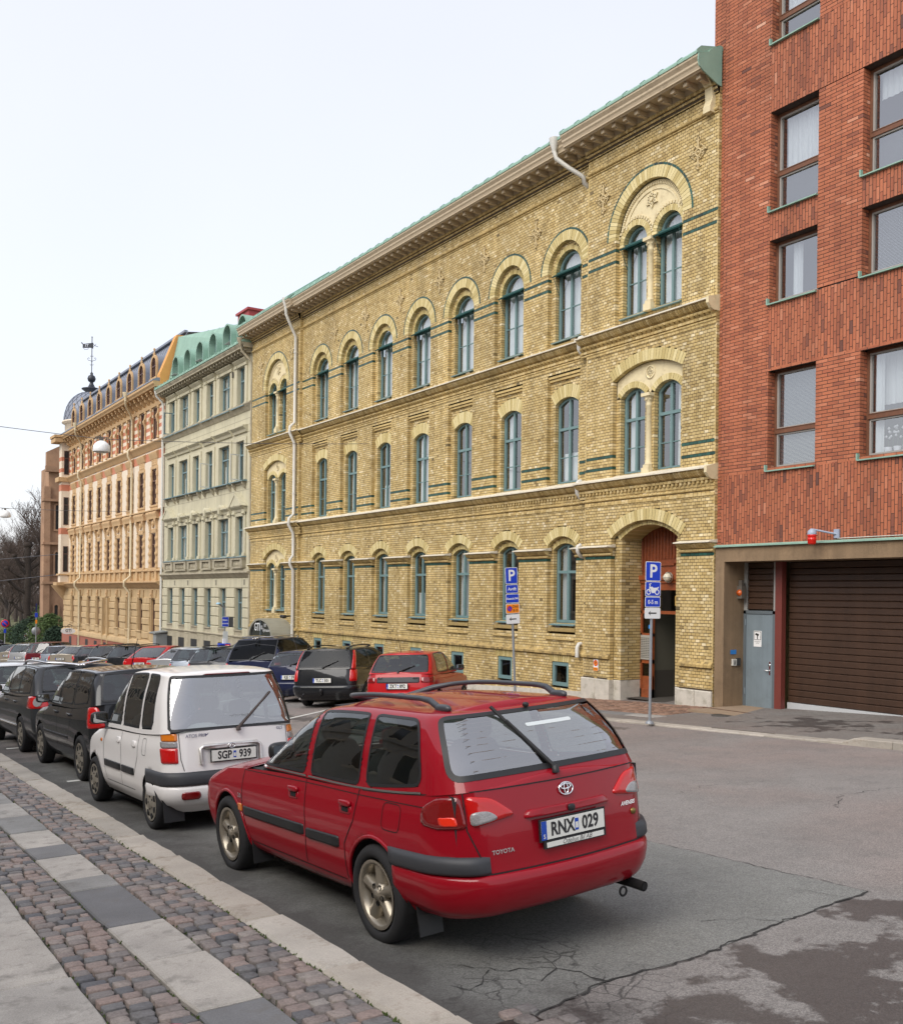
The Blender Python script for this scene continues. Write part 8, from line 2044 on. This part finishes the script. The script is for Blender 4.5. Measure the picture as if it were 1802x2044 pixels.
P = MB(); P.box(-.02, .19, -.18, -.17, 1.36, 1.52); part('display', P, m_sr, tm); P = MB(); put_text(P, '111', .12, (.085, -.183, 1.44), (1, 0, 0), (0, 0, 1), bold=.02); part('display_digits', P, mat('led_digits', (.9, .7, .6), .4, emit=((1, .5, .4), .6)), tm)
# glazed barrel canopy over the school's side door
cn = thing('door_canopy', 'arched GTI Gymnasium door canopy of grey metal and dark glass on the yellow facade', 'canopy', (17.5, 40.95, gz(17.5, 40.95)), world=True)
fx, cy_, rz_, hw_ = 16.58, 40.95, -1.98, 1.37; hh = .86
arc = lambda k, n=20, s=1.: (cy_ + hw_ * s * math.cos(PI * k / n), rz_ + hh * s * math.sin(PI * k / n))
b = MB()
for k in range(20):
    (a, z), (c, w) = arc(k), arc(k + 1); (a2, z2), (c2, w2) = arc(k, s=.9), arc(k + 1, s=.9)
    b.quad((fx - .05, a, z), (17.52, a, z), (17.52, c, w), (fx - .05, c, w), smooth=True); b.quad((fx - .05, a, z), (fx - .05, c, w), (fx - .05, c2, w2), (fx - .05, a2, z2)); b.quad((fx - .05, a2, z2), (17.5, a2, z2), (17.5, c2, w2), (fx - .05, c2, w2))
b.box(fx, 17.52, cy_ - hw_ - .04, cy_ + hw_ + .04, rz_ - .12, rz_ - .0)
part('barrel_roof', b, mat('grey_zinc_canopy', lin((138, 136, 122)), .5, var=.08), cn)
b = MB(); b.poly([(fx + .02, *arc(k, s=.9)) for k in range(21)]); part('fanlight', b, mat('dark_glass'), cn)
b = MB()
for y in (cy_ - hw_, cy_ - .45, cy_, cy_ + .45, cy_ + hw_ - .06): b.box(fx - .02, fx + .05, y, y + .06, -4.2, rz_ if abs(y - cy_) > .1 else rz_ + .8)
b.box(fx - .02, fx + .05, cy_ - hw_, cy_ + hw_, -2.7, -2.62); part('door_frame', b, mat('dark_grey_steel'), cn)
b = MB(); b.quad((fx + .03, cy_ - hw_, -4.2), (fx + .03, cy_ + hw_, -4.2), (fx + .03, cy_ + hw_, rz_), (fx + .03, cy_ - hw_, rz_)); b.quad((fx + .03, cy_ - hw_, -4.2), (17.5, cy_ - hw_, -4.2), (17.5, cy_ - hw_, rz_), (fx + .03, cy_ - hw_, rz_)); part('door_pane', b, mat('dark_glass'), cn)
b = MB(); b.box(fx + .0, fx + .02, cy_ + .1, cy_ + .4, -2.6, -2.1); part('paper_notice', b, m_sw, cn)
b = MB(); put_text(b, 'GTI', .48, (fx - .01, 41.35, -1.52), (0, -1, 0), (0, 0, 1), bold=.01, sx=.9); put_text(b, '10', .24, (fx - .01, 40.86, -1.52), (0, -1, 0), (0, 0, 1)); put_text(b, 'KY', .2, (fx - .01, 40.45, -1.42), (0, -1, 0), (0, 0, 1)); put_text(b, 'Gymnasium', .2, (fx - .01, 40.33, -1.62), (0, -1, 0), (0, 0, 1), sx=.8); part('canopy_lettering', b, m_sw, cn)
cl = MB(); cl.tube([(17.5, 39.9, -1.0), (17.3, 39.7, -1.0), (17.15, 39.65, -1.02)], .03, 6); blob(cl, (17.1, 39.65, -1.02), (.1, .07, .07), .6, 8); blob(cl, (17.2, 40.1, -1.02), (.1, .07, .07), .6, 8)
tag(part('wall_floodlight', cl, m_sk), 'black twin floodlight bracket on the yellow wall above the arched canopy', 'lamp')
# ---------------------------------------------------------------- lamps slung over the street and their wires
for k, (x, y, z, r, lb) in enumerate(((7.9, 33., 4.52, .27, 'white dome street lamp slung on a wire before the ochre house'), (10.0, 65., 4.42, .33, 'white dome street lamp cut off by the left edge of the photo'))):
    l = thing('street_lamp', lb, 'street lamp', (x, y, z), group='lamps slung over the street')
    part('shade', MB().lathe([(.06, r * .98), (r * .45, r * .90), (r * .78, r * .62), (r * .95, .10), (r, -.06), (r * .96, -.09)], (0, 0, 0), 'z', 24), mat('white_enamel', lin((226, 226, 224)), .35), l)
    part('diffuser', MB().lathe([(r * .95, -.08), (r * .6, -.12), (.001, -.13)], (0, 0, 0), 'z', 20), mat('milky_diffuser', lin((214, 210, 196)), .4), l)
    part('hanger', MB().box(-.05, .05, -.05, .05, r * .95, r * .95 + .1).tube([(-.2, 0, r + .10), (.2, 0, r + .10)], .02, 6).tube([(-.14, 0, r * .8), (-.18, 0, r + .05), (-.1, 0, r + .1)], .012, 5), mat('grey_housing'), l)
def wire(label, pts, r=.008):
    P = []
    for i in range(len(pts) - 1):
        a, b = Vector(pts[i]), Vector(pts[i + 1]); n = 8
        for j in range(n): u = j / n; p = a.lerp(b, u); p.z -= .012 * (b - a).length * 4 * u * (1 - u) * .5; P.append(tuple(p))
    P.append(pts[-1]); tag(part('overhead_wire', MB().tube(P, r, 5), mat('wire_grey', (.10, .10, .11), .6)), label, 'wire')
wire('overhead wire carrying the nearer white street lamp across the street', [(-7, 33, 5.6), (7.9, 33, 4.84), (17.6, 33.2, 5.6)], .010)
wire('overhead wire carrying the farther white street lamp across the street', [(-7, 65, 5.7), (10, 65, 4.86), (17.6, 65.2, 5.1)], .012)
wire('lower of two thin tram wires in front of the bare trees', [(6, 92, -.2), (20, 90, 1.6)], .03); wire('upper of two thin tram wires in front of the bare trees', [(4, 96, 1.6), (20, 90, 3.3)], .025)
# ---------------------------------------------------------------- the park: bare trees, conifers, hedge
m_bark = mat('dark_bark', (.042, .032, .026), .95, var=.35, scale=6); m_twig = mat('bare_twigs', (.080, .058, .047), .95); m_twig2 = mat('grey_brown_twigs', (.11, .082, .070), .95)
m_con = mat('dark_conifer', (.012, .032, .014), .9, var=.4, scale=3); m_shrub = mat('green_shrub', (.045, .075, .016), .9, var=.4, scale=3)
def bare_tree(seed, H, trunk_r, spread=.55, twigs=5, levels=5, tmin=.012, up=.25):
    rr = random.Random(seed); T, C = MB(), MB()
    def branch(p, d, L, r, lev):
        n = 4; pts = [p]; q = Vector(p); dd = Vector(d)
        for i in range(n):
            dd = (dd + Vector((rr.gauss(0, .11), rr.gauss(0, .11), rr.gauss(.03, .06)))).normalized(); q = q + dd * (L / n); pts.append(tuple(q))
        (T if lev < 2 else C).tube(pts, [max(tmin, r * (1 - .45 * i / n)) for i in range(n + 1)], 6 if lev < 2 else 3, caps=False)
        if lev >= levels: return
        k = twigs if lev else 6
        for i in range(k):
            u = .35 + .65 * (i + rr.random()) / k if lev else .40 + .6 * (i + rr.random()) / k; j = min(n - 1, int(u * n)); b = Vector(pts[j]).lerp(Vector(pts[j + 1]), u * n - j)
            side = Vector((rr.gauss(0, 1), rr.gauss(0, 1), rr.gauss(.1, .4))).normalized(); nd = (dd * (1 - spread) + side * spread + Vector((0, 0, up))).normalized()
            branch(tuple(b), nd, L * rr.uniform(.42, .62), max(tmin, r * .42), lev + 1)
    branch((0, 0, -.2), (rr.gauss(0, .03), rr.gauss(0, .03), 1), H * .52, trunk_r, 0)
    return T.mesh('trunk', m_bark), C.mesh('crown', m_twig)
TV = [bare_tree(s, H, r, sp, tw, 4, tm) for s, H, r, sp, tw, tm in ((1, 15, .32, .5, 6, .014), (2, 17, .36, .55, 6, .014), (3, 13, .26, .6, 6, .013), (4, 18, .34, .45, 6, .014))]
def at_px(px, Z):
    u = (px - 901) / 2000; c, s = math.cos(YAW), math.sin(YAW); return Z * (u * c + s), Z * (-u * s + c)
zg = zf - .3
kinds = ['slender bare tree with a grey trunk', 'tall bare tree with a spreading crown', 'low bare tree with dense twigs', 'thin upright bare tree']
rr = random.Random(9)
spots = [(-4, 150), (12, 172), (22, 140), (33, 190), (45, 165), (62, 205), (76, 150), (84, 175), (92, 135), (104, 128), (112, 160), (120, 195), (5, 215), (40, 230), (70, 240), (98, 225), (-20, 190), (128, 170), (16, 128)]
for k, (px, Z) in enumerate(spots):
    x, y = at_px(px, Z); v = k % 4 if px != 104 else 1
    t = thing('bare_tree', kinds[v] + (' rising beside the brick church' if px == 104 else ', in the park behind the pollarded tree'), 'tree', (x, y, zg), rr.uniform(0, 6.3), group='bare park trees'); s = rr.uniform(.95, 1.25) * (Z / 160) ** .25; t.scale = (s, s, s * (1. if px != 104 else 1.12))
    part('trunk', TV[v][0], None, t); part('crown', TV[v][1], None, t)
# pollarded tree
px_, Z_ = 56, 122; x, y = at_px(px_, Z_); pt = thing('pollarded_tree', 'thick dark pollarded tree with knuckled stumps and sprays of thin shoots', 'tree', (x, y, zg))
T, C = MB(), MB(); rr = random.Random(2)
T.tube([(0, 0, -.2), (.05, 0, 1.5), (-.1, .1, 4), (.0, 0, 7), (-.05, 0, 10), (.0, 0, 11.6)], [.62, .50, .45, .42, .36, .38], 9)
heads = [((0, 0, 11.6), .55)]
for (z, a, L, up) in ((3.2, 3.1, 1.9, 1.5), (3.0, .2, 1.3, .9), (5.6, 3.4, 2.3, 1.6), (7.4, 2.9, 2.4, 1.3), (8.4, .1, 2.3, 2.6), (7.8, 3.6, 1.8, 2.4), (6.6, .5, 2.5, 1.6), (9.3, .4, 1.9, 2.3), (8.8, 2.7, 2.2, 2.0)):
    ex = (L * math.cos(a), .4 * math.sin(a * 3), z + up); T.tube([(0, 0, z), (ex[0] * .5, ex[1] * .5, z + up * .35), ex], [.25, .19, .17], 7); heads.append((ex, .32))
for (c, r) in heads:
    blob(T, c, (r, r, r * .8), .9, 6)
    for k in range(120 if r > .5 else 55):
        d = Vector((rr.gauss(0, .6), rr.gauss(0, .6), abs(rr.gauss(.75, .5)))).normalized(); L = rr.uniform(.6, 2.6) * (1.5 if r > .5 else .8); p = Vector(c) + d * r * .7; e = p + d * L + Vector((0, 0, .25 * L)); C.tube([p, p.lerp(e, .5) + Vector((rr.gauss(0, .05), rr.gauss(0, .05), 0)), e], [.018, .013, .008], 3, caps=False)
for k in range(160): z = rr.uniform(.8, 10); a = rr.uniform(0, 6.3); d = Vector((math.cos(a), math.sin(a), rr.uniform(.1, .9))).normalized(); p = Vector((.4 * math.cos(a), .4 * math.sin(a), z)); C.tube([p, p + d * rr.uniform(.3, 1.3)], [.016, .008], 3, caps=False)
part('trunk', T, m_bark, pt); part('crown', C, m_twig, pt)
# far wood as one mass of twigs
F = MB(); rr = random.Random(6)
for k in range(18000):
    Z = rr.uniform(190, 330); x, y = at_px(rr.uniform(-60, 150), Z); h = abs(rr.gauss(0, .55)); z = zg + min(1.1, h) * 14 * (1 if rr.random() < .8 else 1.25)
    d = Vector((rr.gauss(0, .5), rr.gauss(0, .3), rr.gauss(.7, .4))).normalized() * rr.uniform(.8, 2.8); w = rr.uniform(.02, .06)
    F.add([(x - w, y, z), (x + w, y, z), (x + d.x, y + d.y, z + d.z)], [(0, 1, 2)])
tag(part('far_wood', F, m_twig2, kind='stuff'))
def leafy(name, label, cat, x, y, r, h, m, n, seed, leaf=.12, cone=False, group=None):
    t = thing(name, label, cat, (x, y, zg), group=group); L = MB(); rr = random.Random(seed)
    for k in range(n):
        a = rr.uniform(0, 6.3); u = rr.random() ** .6; zz = rr.random(); rad = r * u * ((1 - zz * .85) if cone else math.sqrt(max(0, 1 - (zz * 1.7 - .7) ** 2)) ) * rr.uniform(.8, 1.12); p = Vector((rad * math.cos(a), rad * math.sin(a), zz * h))
        b = Vector((rr.gauss(0, 1), rr.gauss(0, 1), rr.gauss(.2, .7))).normalized(); c = b.orthogonal().normalized(); s = leaf * rr.uniform(.6, 1.5); L.add([tuple(p - c * s * .4), tuple(p + b * s * 1.3), tuple(p + c * s * .4)], [(0, 1, 2)])
    part('foliage', L, m, t); part('stem', MB().tube([(0, 0, -.2), (0, 0, h * .7)], [.12, .04], 6), m_bark, t)
for k, (px, Z, r, h, kind, lb) in enumerate(((66, 104, 2.3, 3.2, 0, 'broad dark green conifer bush right of the black off-road car'), (55, 108, 1.8, 2.6, 0, 'smaller dark conifer bush under the pollarded tree'), (92, 100, 2.0, 3.4, 1, 'yellow-green leafy shrub just right of the grey round sign back'), (104, 97, 1.8, 3.8, 1, 'tall thin green shrub against the foot of the brick church'), (112, 95, 1.4, 2.6, 0, 'small dark conifer bush behind the oval hanging sign'), (80, 106, 2.0, 2.4, 1, 'low leafy shrub behind the grey round sign back'), (40, 118, 2.4, 1.8, 1, 'wide low shrub left of the pollarded tree'), (98, 110, 2.4, 4.6, 1, 'tallest leafy shrub, left of the brick church'))):
    x, y = at_px(px, Z)
    leafy(('conifer_bush', 'leafy_shrub')[kind], lb, 'bush', x, y, r, h, (m_con, m_shrub)[kind], 2600, k, .16, group='shrubs at the park edge')
gr = MB(); rr = random.Random(12)
part('park_hedge', MB().box(-10, 40, 126, 127.5, zg, zg + 1.0), mat('hedge_green', (.04, .055, .016), .95, var=.4, scale=2)) and None
bpy.data.objects['park_hedge']['label'] = 'low clipped green hedge along the park lawn'; bpy.data.objects['park_hedge']['category'] = 'hedge'
# small things on the ground
rb = MB(); c = (1.56, 4.98, gzn(1.56, 4.98) + .006); rb.tube([(c[0] + .085 * math.cos(t) * (1 + .2 * math.sin(3 * t)), c[1] + .10 * math.sin(t), c[2] + .004 * math.sin(2 * t)) for t in [2 * PI * k / 24 for k in range(25)]], .0035, 5, caps=False)
tag(part('elastic_band', rb, mat('pink_rubber', (.5, .04, .08), .5)), 'pink elastic band lying on the setts of the pavement', 'elastic band')
